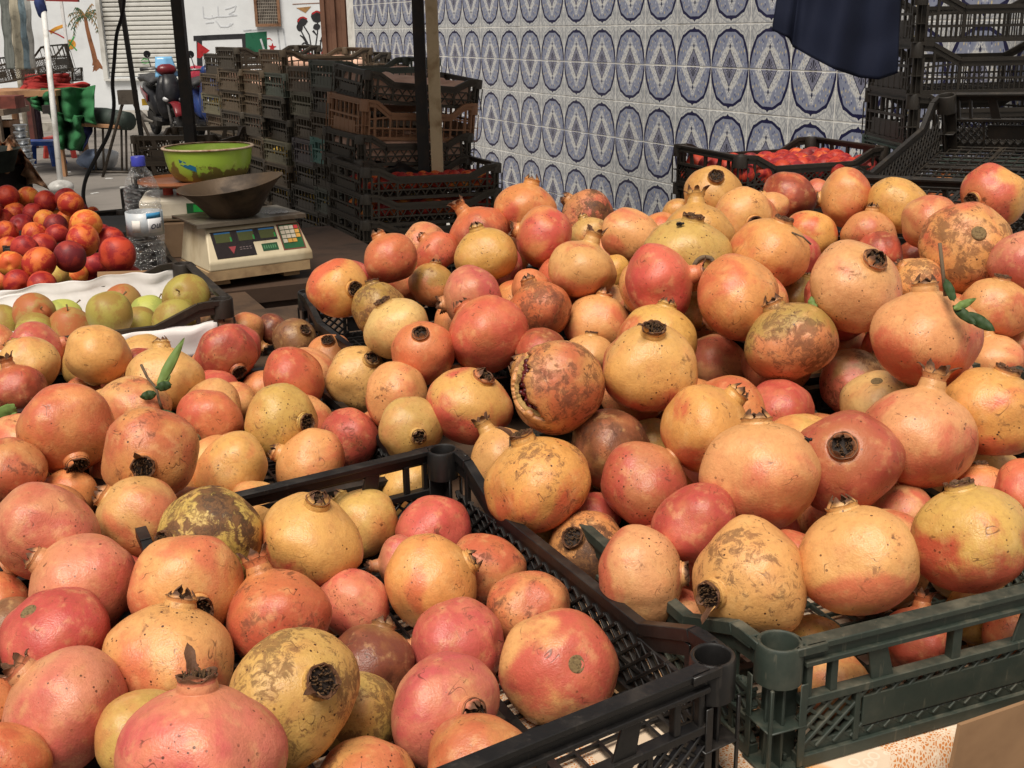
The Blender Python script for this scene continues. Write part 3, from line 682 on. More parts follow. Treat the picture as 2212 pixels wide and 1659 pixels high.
# black frame with red triangle
mb=MB(); stroke(mb,[(418,83),(478,80),(532,78)],11); stroke(mb,[(430,80),(432,145)],12); stroke(mb,[(526,78),(528,104)],8); obj('painted_black_frame',mb.mesh('p',PT['black']),mw)
mb=MB(); film(mb,[(427,91),(453,109),(432,126),(425,124)]); film(mb,[(420,138),(447,180),(428,193),(420,188)]); obj('painted_red_triangle',mb.mesh('p',PT['red']),mw)
# faint grey lettering
mb=MB()
for st in ([(438,14),(440,38)],[(440,38),(452,40),(470,36),(486,36),(512,33)],[(470,14),(472,36)],[(486,20),(498,17),(510,12),(506,24),(494,30),(512,33)],[(458,33),(460,40)],[(444,50),(462,48)],[(466,44),(476,58),(492,58),(504,50)]): stroke(mb,st,2.4,2)
blob(mb,498,53,3,3)
obj('faint_lettering',mb.mesh('p',dirty('faded_lettering',(208,212,218),(196,200,206))),mw)
# algerian flag panel
mb=MB(); film(mb,[(530,71),(576,68),(578,120),(532,122)]); obj('painted_flag_green',mb.mesh('p',PT['flag']),mw)
mb=MB()
st=[]
for k in range(10): 
    a=-PI/2+2*PI*k/10+.1; r=9.5 if k%2==0 else 4; st.append((588+r*math.cos(a),102+r*math.sin(a)))
film(mb,st); stroke(mb,[(577,84),(583,83),(588,88)],3,1); obj('painted_flag_star',mb.mesh('p',PT['red']),mw)
mb=MB(); stroke(mb,[(526,66),(612,62),(620,118)],3); stroke(mb,[(600,64),(606,118)],3.2); stroke(mb,[(563,84),(574,118)],4); obj('painted_panel_edges',mb.mesh('p',PT['grey']),mw)
# poppies
mb=MB()
for cx,cy,rx,ry in ((653,46,11,10),(685,36,13,13),(648,58,7,10),(702,56,9,11),(706,72,7,11),(684,58,8,7)): blob(mb,cx,cy,rx,ry,jit=.12)
for s in ([(655,54),(668,75),(674,112)],[(686,48),(686,70),(680,112)],[(703,64),(694,84),(690,112)],[(650,66),(664,92),(668,112)],[(708,78),(700,96),(694,112)]): stroke(mb,s,2.6)
for s in ([(663,92),(654,80),(648,76)],[(692,90),(700,80),(706,78)],[(676,66),(684,76)],[(668,98),(658,92),(652,96)]): stroke(mb,s,5,2)
obj('painted_flower_stems',mb.mesh('p',PT['black']),mw)
mb=MB(); stroke(mb,[(643,47),(648,39),(655,37),(663,41)],4,3); stroke(mb,[(674,30),(684,24),(696,30)],4,3); stroke(mb,[(653,108),(662,116),(676,120)],5,8); stroke(mb,[(706,104),(694,116)],4); obj('painted_petals',mb.mesh('p',PT['red']),mw)
mb=MB(); film(mb,[(640,17),(672,14),(660,28)]); obj('painted_ochre_patch',mb.mesh('p',PT['brown']),mw)
mb=MB(); stroke(mb,[(697,12),(700,52),(710,100)],3); stroke(mb,[(632,9),(700,6)],1.5); obj('painted_panel_lines',mb.mesh('p',PT['trunk']),mw)
# window with lattice
a=V(552,0); b=V(607,57)
win=thing('lattice_window','brown framed window with a grey metal lattice high on the painted wall','window',(V(579,30)[0],WY-.02,b[2]))
ww=(V(607,30)[0]-V(552,30)[0])/2; wf=dirty('brown_frame',(140,104,78),(100,70,50))
mb=MB(); mb.box(-ww,ww,-.05,.0,0,.05); mb.box(-ww,-ww+.05,-.051,-.001,.051,1.3); mb.box(ww-.05,ww,-.051,-.001,.051,1.3); obj('frame',mb.mesh('frame',wf),win)
mb=MB()
for i in range(1,11): x=-ww+.05+(2*ww-.1)*i/11; mb.box(x-.006,x+.006,-.03,-.02,.05,1.3)
for i in range(1,24): mb.box(-ww+.05,ww-.05,-.034,-.0305,.05+i*.052-.006,.05+i*.052+.006)
obj('lattice',mb.mesh('lattice',dirty('grey_mesh',(150,142,132),(110,100,92))),win)
mb=MB(); mb.box(-ww+.05,ww-.05,-.012,-.004,.05,1.3); obj('pane',mb.mesh('pane',dirty('dim_pane',(96,88,80),(60,54,50),rough=.3)),win)
# ---------------------------------------------------------------- posts, cable, canopy
dark=dirty('dark_painted_steel',(38,35,33),(62,52,44),sc=12,rough=.55)
cream=dirty('cream_painted_timber',(204,182,146),(160,132,98),sc=9,rough=.7,world=True)
p=atd(402,200,5.1)
post=tag(obj('canopy_post',MB().box(-.023,.023,-.023,.023,0,2.32).mesh('post',dark),loc=(p.x,p.y,0)),'thick black square post standing in front of the scooter','post')
p1=atd(283,150,5.6); pb=atd(292,300,5.6)
lean=(pb.x-p1.x)/(p1.z-pb.z)
tp=tag(obj('canopy_post',MB().bar((p1.x+lean*1.34,p1.y,0),(p1.x-lean*.95,p1.y,2.32),.02,.02).mesh('thin_post',dark)),'thin dark pole beside the hanging cable, left of the thick black post','post')
p=atd(913,250,4.47)
tag(obj('canopy_post',MB().box(-.024,.02,-.02,.02,0,2.32).mesh('post3',dark),loc=(p.x,p.y,0)),'dark post standing against the cream timber in front of the crate stack','post')
p=atd(941,250,4.43)
tag(obj('timber_post',MB().bar((p.x+.004,p.y,.0),(p.x-.004,p.y,2.32),.044,.04,up=(0,1,0)).mesh('timber',cream)),'cream painted timber upright beside the dark post in front of the crates','post')
cab=[(266,-60),(268,0),(262,40),(252,75),(247,130),(243,180),(246,230),(236,285),(208,340),(186,385),(180,425),(190,455),(222,470),(262,472),(285,470)]
pts=[atd(x,y,4.6-.0006*max(0,y)) for x,y in cab]
def smooth(P,k=5):
    out=[]
    for i in range(len(P)-1):
        a,b,c,d=P[max(i-1,0)],P[i],P[i+1],P[min(i+2,len(P)-1)]
        for q in range(k):
            t=q/k; out.append(.5*((2*b)+(c-a)*t+(2*a-5*b+4*c-d)*t*t+(3*b-a-3*c+d)*t**3))
    out.append(P[-1]); return out
rub=dirty('black_rubber',(30,28,27),(48,44,40),rough=.6)
tag(obj('electric_cable',MB().tube(smooth(pts),.0075,8).mesh('cable',rub,True)),'black electric cable looping down from above beside the thin dark pole','cable')
# canopy over the scales and crate stacks (holds the shade there; its cloth is above the picture)
cv=dirty('canopy_cloth',(120,96,74),(90,70,54),sc=1,rough=.9,world=True)
can=thing('market_canopy','faded cloth market canopy carried by the dark posts above the scales','canopy')
mb=MB(); mb.grid(lambda u,v:(-2.4+2.65*u,3.0+2.5*v,2.34+.05*math.sin(u*9)+.03*math.sin(v*7)),16,16,.004); obj('cloth',mb.mesh('cloth',cv,True),can)
mb=MB(); mb.box(-2.4,.25,4.58,4.62,2.28,2.32); mb.box(-2.4,.25,5.08,5.12,2.28,2.32); obj('frame_rail',mb.mesh('rails',dark),can)
# ---------------------------------------------------------------- main stall table
yw=rad(25); tx=Vector((math.cos(yw),math.sin(yw),0)); ty=Vector((-math.sin(yw),math.cos(yw),0))
TO=Vector((.208,.845,0)); TZ=.872
def tp_(u,v,z): return TO+tx*u+ty*v+Vector((0,0,z))
wood=dirty('worn_wood',(84,64,48),(54,40,30),sc=7,rough=.75)
tab=thing('market_table','long wooden stall table under the pomegranate crates','table',tuple(TO),(0,0,yw))
mb=MB(); mb.box(-1.5,1.6,-.012,2.0,TZ-.035,TZ-.004); obj('tabletop',mb.mesh('top',wood),tab)
lg=MB().box(-.025,.025,-.025,.025,0,TZ-.036).mesh('leg',wood)
for u,v in ((-1.4,.1),(1.5,.1),(-1.4,1.9),(1.5,1.9)): obj('leg',lg,tab,loc=(u,v,0))
def lace_material():
    N=NT('lace_oilcloth'); uv=N.n('UVMap').outputs[0]; s=N.n('SeparateXYZ'); N.L(uv,s.inputs[0])
    band=N.math('SINE',N.math('MULTIPLY',N.math('ADD',s.outputs[0],N.math('MULTIPLY',N.noise(uv,6,1),.05)),40))
    net=N.vor(uv,320,'DISTANCE_TO_EDGE'); hole=N.step(net,.12,.2)
    vo=N.vor(uv,60); ros=N.math('MULTIPLY',N.step(N.math('SINE',N.math('MULTIPLY',vo,26)),.1,.5),N.step(vo,.5,.4))
    whitec=N.mix(N.noise(uv,30,3),rgb(226,206,182),rgb(196,172,146)); org=rgb(190,118,58)
    c=N.mix(N.math('MULTIPLY',hole,N.step(band,-.1,.15)),whitec,org); c=N.mix(N.math('MULTIPLY',ros,.28),c,rgb(238,228,212))
    yel=N.step(N.noise(N.add(uv,(4,4,0)),8,1),.62,.66); c=N.mix(N.math('MULTIPLY',yel,.55),c,rgb(206,140,52))
    st=N.step(N.noise(uv,5,5,.6),.5,.8); c=N.mix(N.math('MULTIPLY',st,.4),c,rgb(120,96,76))
    return N.fin(c,.55,.4)
LACE=lace_material()
def uv_mesh(mb,name,mat,uvf,smooth=True):
    me=mb.mesh(name,mat,smooth); u=me.uv_layers.new(name='UVMap')
    for lp in me.loops: u.data[lp.index].uv=uvf(me.vertices[lp.vertex_index].co)
    return me
mb=MB()
prof=[(-.0,1.98)]
def cl(u,v):
    s=v*3.0; x=-1.5+3.12*u
    if s<2.0: return (x,.42-s*.21,TZ-.0015)
    k=s-2.0; fold=.018*math.sin(x*26+math.sin(x*7)*2)+.010*math.sin(x*61)
    am=min(1,k/.12); return (x,-.014-abs(fold)*am*.9-.010*am,TZ-.0015-k*.8)
mb.grid(cl,300,60,.0012)
me=uv_mesh(mb,'cloth',LACE,lambda c:(c.x*1.0,(c.y if c.z>TZ-.004 else c.z-TZ)*1.0))
tag(obj('tablecloth',me,None,tuple(TO),(0,0,yw)),'white lace patterned oilcloth with orange holes hanging below the crates','tablecloth')
card=dirty('brown_cardboard',(150,116,84),(118,88,62),sc=5,rough=.85,bump=.08)
mb=MB(); mb.add([(-.09,-.004,0),(.55,-.004,0),(.55,-.004,.5),(0,-.004,.5),(-.09,0,0),(.55,0,0),(.55,0,.5),(0,0,.5)],[(0,1,2,3),(7,6,5,4),(0,4,5,1),(1,5,6,2),(2,6,7,3),(3,7,4,0)])
cb=obj('cardboard_sheet',mb.mesh('cardboard',card)); a=CAM+ray(2010,1560)*((.80)/ (ray(2010,1560).y/1)) 
cb.matrix_world=Matrix.Translation(tp_(.175,-.070,TZ-.462))@Matrix.Rotation(yw,4,'Z')@Matrix.Rotation(rad(-3),4,'X')
tag(cb,'plain brown cardboard sheet leaning below the green crate at lower right','cardboard')
# ---------------------------------------------------------------- crates of the stall
CH=.122; CW,CL_=.40,.60; CZ=TZ+.001
BLK=plastic('black_crate_plastic',(20,19,19),(92,84,76),.32,.38); GRN=plastic('green_crate_plastic',(40,48,42),(126,118,100),.55,.5)
DBR=plastic('dark_brown_crate_plastic',(34,28,23),(96,82,64),.35,.5)
cb_=crate_meshes(CW,CL_,CH,BLK); cg_=crate_meshes(.40,.60,CH,GRN)
ld=(-.447,.894)
KS=.115
def sheared(ms,k):
    out={}
    for nm,lst in ms.items():
        cache={}; out[nm]=[]
        for me,rz in lst:
            if me.name not in cache:
                m2=me.copy()
                for v in m2.vertices: v.co.y+=k*v.co.x
                cache[me.name]=m2
            out[nm].append((cache[me.name],rz))
    return out
cbs=sheared(cb_,KS)
B1=make_crate(cbs,'black plastic crate at the front with a few magenta pomegranates in its corner',M=pose((.187,.851,CZ),ld,CW,CL_,0,1,-1)@Matrix.Translation((0,-KS*CW/2,0)),bevel=True)
G1=make_crate(cg_,'dark green plastic crate at the lower right corner of the stall',M=pose((.215,.855,CZ),(-.37,.928),.4,.6,0,-1,-1),bevel=True)
R2=make_crate(cb_,'black crate whose low rim frames the left end of the right pomegranate heap',M=pose((-.433,2.299,CZ),(-.42,.907),CW,CL_,0,-1,1))
LOW=crate_meshes(.40,.60,.07,BLK)
# its rear left corner post has broken off
for c_ in list(B1.children):
    if c_.name.startswith('corner_post') and c_.data==cbs['corner_post'][2][0] and abs(c_.rotation_euler.z)<.1: bpy.data.objects.remove(c_)
def off(M,dx,dy): return M@Matrix.Translation((dx,dy,0))
for k,(a_,b_,l_) in enumerate(((-.425,0,'shallow black crate under the fruit at the lower left edge'),(-.425,.62,'shallow black crate under the fruit at the middle left'),(0,.66,'shallow black crate under the fruit behind the front black crate'),(-.85,.62,'shallow black crate under the fruit at the far left'))): make_crate(LOW,l_,M=off(B1.matrix_world,a_,b_))
make_crate(cg_,'green crate buried under the right heap beside the front green one',M=off(G1.matrix_world,.42,0.01))
make_crate(cb_,'black crate buried in the middle of the right heap',M=off(G1.matrix_world,.20,.64))
make_crate(cb_,'black crate buried at the right side of the right heap',M=off(G1.matrix_world,.63,.66))
make_crate(cb_,'black crate buried at the back of the right heap',M=off(R2.matrix_world,.425,.0))
make_crate(cb_,'black crate buried at the right back of the right heap',M=off(R2.matrix_world,.85,.0))
APC=crate_meshes(.44,.62,CH,DBR)
AP=make_crate(APC,'brown black crate lined with white paper and holding green fruit',M=pose((-.723,2.583,CZ+.01),(-.905,-.426),.44,.62,0,1,-1))
# paper lining, folded over the front rim
paper=dirty('white_paper',(226,222,220),(200,196,192),sc=4,rough=.8,bump=.1)
mb=MB()
def pp(u,v):
    y=-.275+.55*u; s=v*.86; R=random.Random(int(u*40))
    wv=.003*math.sin(u*23+v*9)+.002*math.sin(u*51)+.004*noise.noise(Vector((u*9,v*9,2)))
    # profile across: outside front flap, over rim, down inside, floor, up back
    pr=[(-.234,.02),(-.228,.076),(-.212,.082),(-.185,.035),(.17,.030),(.205,.08),(.212,.104)]
    t=v*(len(pr)-1); i=min(int(t),len(pr)-2); f=t-i
    x=pr[i][0]*(1-f)+pr[i+1][0]*f; z=pr[i][1]*(1-f)+pr[i+1][1]*f
    return (x+wv,y*(1+.0*v),z+wv*.8+(.004*math.sin(u*5+1) if v>.9 else 0))
mb.grid(pp,60,42,.0006); tr=tag(obj('paper_lining',mb.mesh('paper',paper,True)),'creased white paper lining the crate of green fruit, folded over its front rim','paper'); tr.matrix_world=AP.matrix_world.copy()
# cardboard price card with wire
mb=MB(); mb.box(-.11,.11,-.002,.002,0,.055); pc=obj('price_card',mb.mesh('card',card)); q=atd(315,612,2.62); pc.matrix_world=Matrix.Translation(q-Vector((0,0,.025)))@Matrix.Rotation(rad(4),4,'Z')@Matrix.Rotation(rad(-25),4,'X')
tag(pc,'blank strip of brown cardboard standing behind the green fruit','cardboard')
a=atd(286,632,2.55); b=atd(205,700,2.35)
tag(obj('wire_spike',MB().tube([a,(a+b)/2+Vector((0,0,.004)),b],.0018,6).mesh('wire',dark)),'thin metal skewer stuck among the green fruit','skewer')
# ---------------------------------------------------------------- fruit data
POM=[(-0.8307, 1.9151, 0.955, 0.0498, 125.0, -0.45, 'x', 'y', 1, 'L', 'yellow pomegranate with a dried stem scar, behind the dark red one at the left edge'),
(-0.8525, 2.0048, 0.9544, 0.0484, 20.0, 0.1, 'c', 'p', 0, 'L', 'pinkish red pomegranate whose brown crown points right, in the back row at far left'),
(-0.8799, 2.0904, 0.9393, 0.033, 60.0, -0.9, 'n', 'm', 1, 'L', 'small maroon pomegranate half hidden behind the pinkish red one at far left'),
(-0.6762, 1.825, 0.9987, 0.0518, 160.0, -0.3, 'n', 'y', 0, 'L', 'smooth pale yellow pomegranate standing tall in front of the white fruit tray'),
(-0.9294, 2.0366, 0.9639, 0.033, 20.0, 0.2, 'c', 'o', 1, 'L', 'little orange pomegranate cut by the left edge just below the tray of green fruit'),
(-0.8199, 1.8313, 0.9358, 0.0424, 108.0, 0.1, 't', 'r', 2, 'L', 'dark red pomegranate with a long red crown, at the left edge below the green tray'),
(-0.715, 1.8377, 0.9228, 0.033, -20.0, 0.5, 'c', 'o', 2, 'L', 'brownish orange pomegranate sunk behind the big one with the downward crown'),
(-0.5928, 1.4515, 0.999, 0.0599, -72.0, 0.62, 'o', 'ob', 1, 'L', 'big orange and pink pomegranate with its wide open crown pointing down at left'),
(-0.4275, 1.2779, 1.0262, 0.0531, -115.0, 0.965, 'o', 'ob', 2, 'L', 'big pomegranate, hollow round crown facing the viewer, one upright sepal, under the leafy sprig'),
(-0.5536, 1.6152, 0.9746, 0.0475, 10.0, -0.6, 'n', 'pe', 3, 'L', 'rough peach coloured pomegranate with brown netting, directly behind the leafy sprig'),
(-0.5381, 1.708, 0.9887, 0.0537, 92.0, -0.05, 'c', 'y', 1, 'L', 'yellow pomegranate with a yellow crown, behind the upright green leaf'),
(-0.6258, 1.8856, 0.9598, 0.033, 60.0, -0.8, 'n', 'r', 0, 'L', 'red pomegranate peeking out just in front of the white paper of the tray'),
(-0.4866, 1.9005, 0.974, 0.0493, -55.0, 0.68, 's', 'r', 2, 'L', 'crimson pomegranate with a yellow patch and a small dark hole, beside the upright leaf'),
(-0.5824, 2.2078, 0.9384, 0.043, 150.0, -0.8, 'n', 'br', 3, 'L', 'dull grey brown pomegranate beside the green fruit tray'),
(-0.5396, 2.2701, 0.918, 0.0402, -40.0, 0.1, 't', 'ob', 0, 'L', 'small pink and orange pomegranate with a long tail like crown pointing down right'),
(-0.4903, 2.3113, 0.912, 0.0319, 0.0, -0.8, 'n', 'm', 1, 'L', 'dark red pomegranate in shadow between two grey brown ones'),
(-0.423, 2.1966, 0.918, 0.0413, 48.0, 0.75, 's', 'br', 3, 'L', 'grey brown pomegranate with a round rotten ring, back corner of left heap'),
(-0.3348, 2.0666, 0.918, 0.0437, 100.0, 0.7, 's', 'o', 1, 'L', 'orange red pomegranate with a star shaped scar under the broken crate rail'),
(-0.347, 1.7673, 0.9691, 0.0489, -60.0, -0.8, 'n', 'or', 2, 'L', 'orange red pomegranate with a dark rotten patch on its right side'),
(-0.4324, 1.8918, 0.9134, 0.033, 30.0, -0.8, 'n', 'o', 2, 'L', 'small brownish orange pomegranate tucked left of the one with the rotten patch'),
(-0.4415, 1.7504, 0.9354, 0.033, 60.0, -0.8, 'n', 'pe', 0, 'L', 'pale peach pomegranate hidden behind two others in the middle of the left heap'),
(-0.4572, 1.669, 0.9483, 0.0473, 90.0, -0.7, 'n', 'pe', 1, 'L', 'smooth peach yellow pomegranate just behind the orange red one with the pale stem nub'),
(-0.4389, 1.5832, 0.9595, 0.0467, 50.0, -0.72, 'x', 'or', 1, 'L', 'orange red pomegranate with pale stem nub, dark at right'),
(-0.3646, 1.8129, 0.912, 0.0319, 60.0, -0.8, 'n', 'o', 1, 'L', 'orange pomegranate peeking over the yellow one with the round dark eye'),
(-0.3297, 1.5581, 0.968, 0.0498, -3.0, 0.72, 's', 'yg', 2, 'L', 'yellow green pomegranate with a round dark eye on its right side and small cracks'),
(-0.3662, 1.4029, 0.9564, 0.0463, 170.0, -0.6, 'n', 'y', 1, 'L', 'broad plain yellow pomegranate in the centre of the left heap'),
(-0.28, 1.4928, 0.924, 0.0493, 157.0, 0.0, 'c', 'pe', 2, 'L', 'freckled peach pomegranate whose crown points left, next to the black crate corner'),
(-0.6377, 1.372, 0.9736, 0.041, 120.0, -0.7, 'n', 'ob', 3, 'L', 'rough pinkish pomegranate with grey netting, cut by the left edge'),
(-0.585, 1.4072, 0.9186, 0.038, 160.0, -0.5, 'n', 'o', 1, 'L', 'orange pomegranate showing only its top, between the pink one and the open crown at left'),
(-0.4902, 1.1111, 1.0027, 0.0503, 125.0, -0.35, 'n', 'p2', 1, 'L', 'large pinkish pomegranate with a yellow bump, leftmost in the middle of the left heap'),
(-0.4198, 1.1969, 0.9801, 0.0463, 148.0, 0.05, 'c', 'pe', 1, 'L', 'peach yellow pomegranate whose pointed crown leans up to the left'),
(-0.3217, 1.1193, 0.9889, 0.0517, 186.0, 0.65, 'o', 'yg', 5, 'L', 'yellow pomegranate blackened on top with a dark crown at its left side'),
(-0.2197, 1.137, 0.9767, 0.0513, 80.0, 0.6, 'c', 'yr', 1, 'L', 'pomegranate yellow above and red below with a spiky dry crown facing up'),
(-0.3222, 1.347, 0.925, 0.0364, 90.0, -0.6, 'n', 'pe', 0, 'L', 'smooth peach pomegranate peeking out behind the one blackened on top'),
(-0.429, 1.0427, 0.9768, 0.05, 152.0, 0.1, 'c', 'p2', 1, 'L', 'pink pomegranate whose yellow crown with dry tips points to the upper left'),
(-0.3218, 1.0235, 0.9817, 0.0505, -62.0, 0.88, 's', 'pe', 1, 'L', 'peach yellow pomegranate with a round black eye low on its right'),
(-0.2315, 1.0043, 0.9538, 0.0475, 112.0, 0.05, 't', 'or', 3, 'L', 'orange red rough pomegranate with a tall grey tipped crown, right of the black eyed one'),
(-0.4259, 0.9507, 0.9684, 0.0483, -45.0, -0.6, 'x', 'r2', 0, 'L', 'red and magenta pomegranate showing a round grey stem scar at the left'),
(-0.3152, 0.9284, 0.9561, 0.0545, 82.0, 0.2, 'c', 'pe', 2, 'L', 'broad peach pomegranate with small scratches and a ragged brown crown on top'),
(-0.3811, 0.8545, 0.9557, 0.0509, 142.0, 0.1, 'c', 'p2', 1, 'L', 'very large pink pomegranate with its crown at upper left, near the bottom left corner'),
(-0.2221, 0.6957, 1.014, 0.0535, 97.0, 0.35, 'o', 'p3', 1, 'L', 'biggest pink pomegranate at the bottom edge with a hollow crown and one long sepal'),
(-0.3036, 0.819, 0.9501, 0.04, -80.0, -0.75, 'n', 'yg', 0, 'L', 'green and yellow pomegranate with a dry stem, left behind the biggest pink one'),
(-0.181, 0.8155, 0.9891, 0.0509, 25.0, 0.9, 'o', 'yb', 4, 'L', 'ochre pomegranate covered in brown spots with its dark hollow crown facing the viewer'),
(-0.1387, 0.9788, 0.918, 0.0412, 75.0, 0.0, 'c', 'm', 2, 'L', 'dark purple maroon pomegranate with a shrivelled crown, right of the brown spotted one'),
(-0.3995, 0.7804, 0.9548, 0.0303, 60.0, -0.7, 'n', 'o', 1, 'L', 'orange pomegranate cut by the bottom left corner of the view'),
(-0.4617, 0.8844, 0.9344, 0.033, 60.0, -0.7, 'n', 'o', 1, 'L', 'sliver of an orange pomegranate at the left edge below the stem scarred red one'),
(-0.4968, 1.0167, 0.9389, 0.033, 150.0, 0.3, 't', 'br', 2, 'L', 'brown pomegranate with a long brown fringed crown at the left edge'),
(-0.5363, 1.0778, 0.9393, 0.033, 60.0, -0.7, 'n', 'o', 1, 'L', 'small orange pomegranate at the left edge between two pink ones'),
(-0.1705, 1.0968, 0.9221, 0.0377, 60.0, -0.7, 'n', 'p2', 2, 'L', 'dull pink pomegranate with a purple bruise, behind the dark maroon one'),
(-0.1254, 0.7957, 0.918, 0.0395, 60.0, -0.7, 'n', 'pe', 2, 'L', 'pale yellow pomegranate with brown scratches at the bottom edge, right of the biggest pink one'),
(-0.1424, 0.895, 0.918, 0.0379, 0.0, 0.3, 'c', 'yb', 4, 'L', 'ochre russeted pomegranate with a dark hole, squeezed right of the brown spotted one'),
(-0.1865, 1.3069, 0.918, 0.0433, 132.0, -0.1, 'c', 'y', 0, 'L', 'yellow pomegranate with a green crown, right behind the yellow and red spiky one'),
(-0.1353, 1.4113, 0.918, 0.0425, 163.0, -0.05, 'c', 'y', 1, 'L', 'pale yellow pomegranate with a green neck pointing left, under the black crate rail'),
(-0.099, 1.2755, 0.918, 0.0455, 60.0, -0.7, 'n', 'r2', 0, 'L', 'crimson pink pomegranate beside the inner wall of the front black crate'),
(-0.1286, 1.1983, 0.918, 0.0294, 186.0, 0.1, 't', 'p2', 0, 'L', 'pinkish pomegranate with a long bristly crown pointing left'),
(-0.09, 1.1089, 0.938, 0.0489, 28.0, 0.15, 'c', 'oy', 1, 'L', 'orange yellow pomegranate with an open pointed crown at its right shoulder'),
(-0.0314, 1.1676, 0.9244, 0.0406, 60.0, -0.7, 'n', 'o', 3, 'L', 'orange pomegranate with a dark scaly patch, touching the inner crate wall'),
(0.0127, 1.0792, 0.9209, 0.0404, 60.0, -0.7, 'n', 'ob', 3, 'L', 'orange pomegranate with a dark lower side, second along the inner crate wall'),
(-0.0584, 1.0098, 0.918, 0.0465, 186.0, -0.4, 'x', 'p3', 1, 'L', 'magenta pink pomegranate with a dented stem end on its right'),
(0.0391, 0.9642, 0.9186, 0.0517, -165.0, -0.93, 'x', 'yr2', 0, 'L', 'large round yellow and red pomegranate with its grey stem scar facing the viewer'),
(-0.0635, 0.8778, 0.9336, 0.0461, -5.0, 0.85, 'c', 'p3', 0, 'L', 'magenta pomegranate with a brown shut crown facing right, near the front rail'),
(-0.0301, 0.8017, 0.9336, 0.0424, 60.0, -0.7, 'n', 'ob', 0, 'L', 'orange pink pomegranate half hidden by the front rail of the black crate'),
(-0.2978, 1.9752, 1.0668, 0.0513, 0.0, 0.87, 's', 'yo', 0, 'R', 'smooth yellow and orange pomegranate with a small dark nub, leftmost of the right heap'),
(-0.2208, 2.1035, 1.0933, 0.0502, 115.0, 0.0, 'c', 'or', 1, 'R', 'orange red pomegranate with a small pointed crown, second from left in the right heap'),
(-0.1416, 2.2296, 1.0812, 0.042, 135.0, 0.0, 'c', 'or', 2, 'R', 'brownish red pomegranate between the orange red one and the yellow lumpy one'),
(-0.0438, 2.0214, 1.1113, 0.0521, 107.0, 0.15, 'c', 'yd', 1, 'R', 'lumpy yellow pomegranate with a short green crown at the back left of the right heap'),
(-0.0596, 2.2634, 1.1086, 0.0547, 125.0, 0.0, 't', 'rd', 1, 'R', 'orange pomegranate with a dark purple shoulder and a tall green crown'),
(0.0327, 2.3081, 1.1432, 0.0605, 78.0, 0.0, 'c', 'or2', 1, 'R', 'orange and red pomegranate against the tiles, highest at the left end of the right heap'),
(0.062, 2.0654, 1.1347, 0.0539, 165.0, 0.05, 'c', 'or2', 1, 'R', 'orange and red mottled pomegranate whose crown points left, in front of the highest left one'),
(0.1679, 2.4654, 1.1072, 0.0557, 140.0, 0.0, 'c', 'ob', 5, 'R', 'orange pomegranate with large brown scabs in front of the tiled wall'),
(0.1655, 2.3779, 1.082, 0.0411, 110.0, 0.0, 'c', 'yb', 3, 'R', 'dull ochre pomegranate with a small crown below the scabby one'),
(0.2253, 2.1198, 1.1254, 0.0522, 60.0, -0.7, 'n', 'pe', 1, 'R', 'peach yellow pomegranate with fine scratches, in the back row before the tiles'),
(0.2124, 2.4956, 1.0345, 0.033, 60.0, -0.7, 'n', 'o', 1, 'R', 'bit of orange pomegranate left of the scratched peach yellow one'),
(0.1201, 1.9045, 1.1053, 0.0535, 72.0, 0.0, 't', 'pe', 0, 'R', 'peach pomegranate with a tall pink crown of pointed sepals'),
(0.1818, 2.0262, 1.0765, 0.033, 60.0, -0.7, 'n', 'yd', 1, 'R', 'yellow pomegranate showing between the tall pink crown and the bright red one'),
(0.2178, 1.6693, 1.1337, 0.0538, 15.0, 0.1, 't', 'r2', 1, 'R', 'bright red pomegranate whose grey crown points right'),
(-0.1498, 2.1712, 1.0289, 0.0419, 80.0, 0.05, 'c', 'og', 2, 'R', 'onion shaped pomegranate, olive at the neck and orange below'),
(-0.0611, 1.8538, 1.0749, 0.0502, 192.0, 0.0, 'c', 'p3', 1, 'R', 'pink pomegranate whose greenish crown points left, behind the big orange red one'),
(-0.0362, 1.7519, 1.0386, 0.0601, 132.0, -0.15, 'c', 'or', 0, 'R', 'big smooth orange red pomegranate with a green jagged crown at upper left'),
(-0.2262, 1.9245, 1.0431, 0.0454, 102.0, 0.0, 's', 'gb', 4, 'R', 'olive brown pomegranate covered in specks beside the dark crate rim'),
(-0.1821, 1.7987, 1.0392, 0.0507, 118.0, 0.25, 's', 'yp', 1, 'R', 'pale yellow pomegranate with a curled hollow stub on top'),
(-0.1361, 1.72, 1.0211, 0.0481, 98.0, 0.8, 'c', 'or', 1, 'R', 'orange red pomegranate with a rosette crown facing up, in front of the pale yellow one'),
(0.0354, 1.9145, 1.0743, 0.033, 60.0, -0.7, 'n', 'o', 0, 'R', 'plain orange pomegranate behind the dark scorched one'),
(0.0457, 1.8296, 1.0581, 0.0506, 110.0, 0.05, 'c', 'rd', 4, 'R', 'scorched dark orange pomegranate with black scabs and a dark crown'),
(0.1434, 1.8531, 1.0264, 0.0495, 78.0, 0.05, 'c', 'pe', 1, 'R', 'peach pomegranate with a black spot near its short crown'),
(0.0461, 1.7148, 1.022, 0.0376, 60.0, -0.7, 'n', 'r', 1, 'R', 'red pomegranate behind the split one'),
(0.1244, 1.7779, 0.9918, 0.0409, 85.0, 0.05, 's', 'pe', 1, 'R', 'orange peach pomegranate with a greenish stub crown, right behind the split one'),
(0.0541, 1.3428, 1.0797, 0.0557, 150.0, -0.3, 'k', 'ob', 4, 'R', 'split pomegranate, its rind torn open on the left showing dark seeds'),
(0.1688, 1.3736, 1.0912, 0.0562, 82.0, 0.6, 'o', 'yr', 2, 'R', 'yellow pomegranate reddish below with a dark hollow crown on top, right of the split one'),
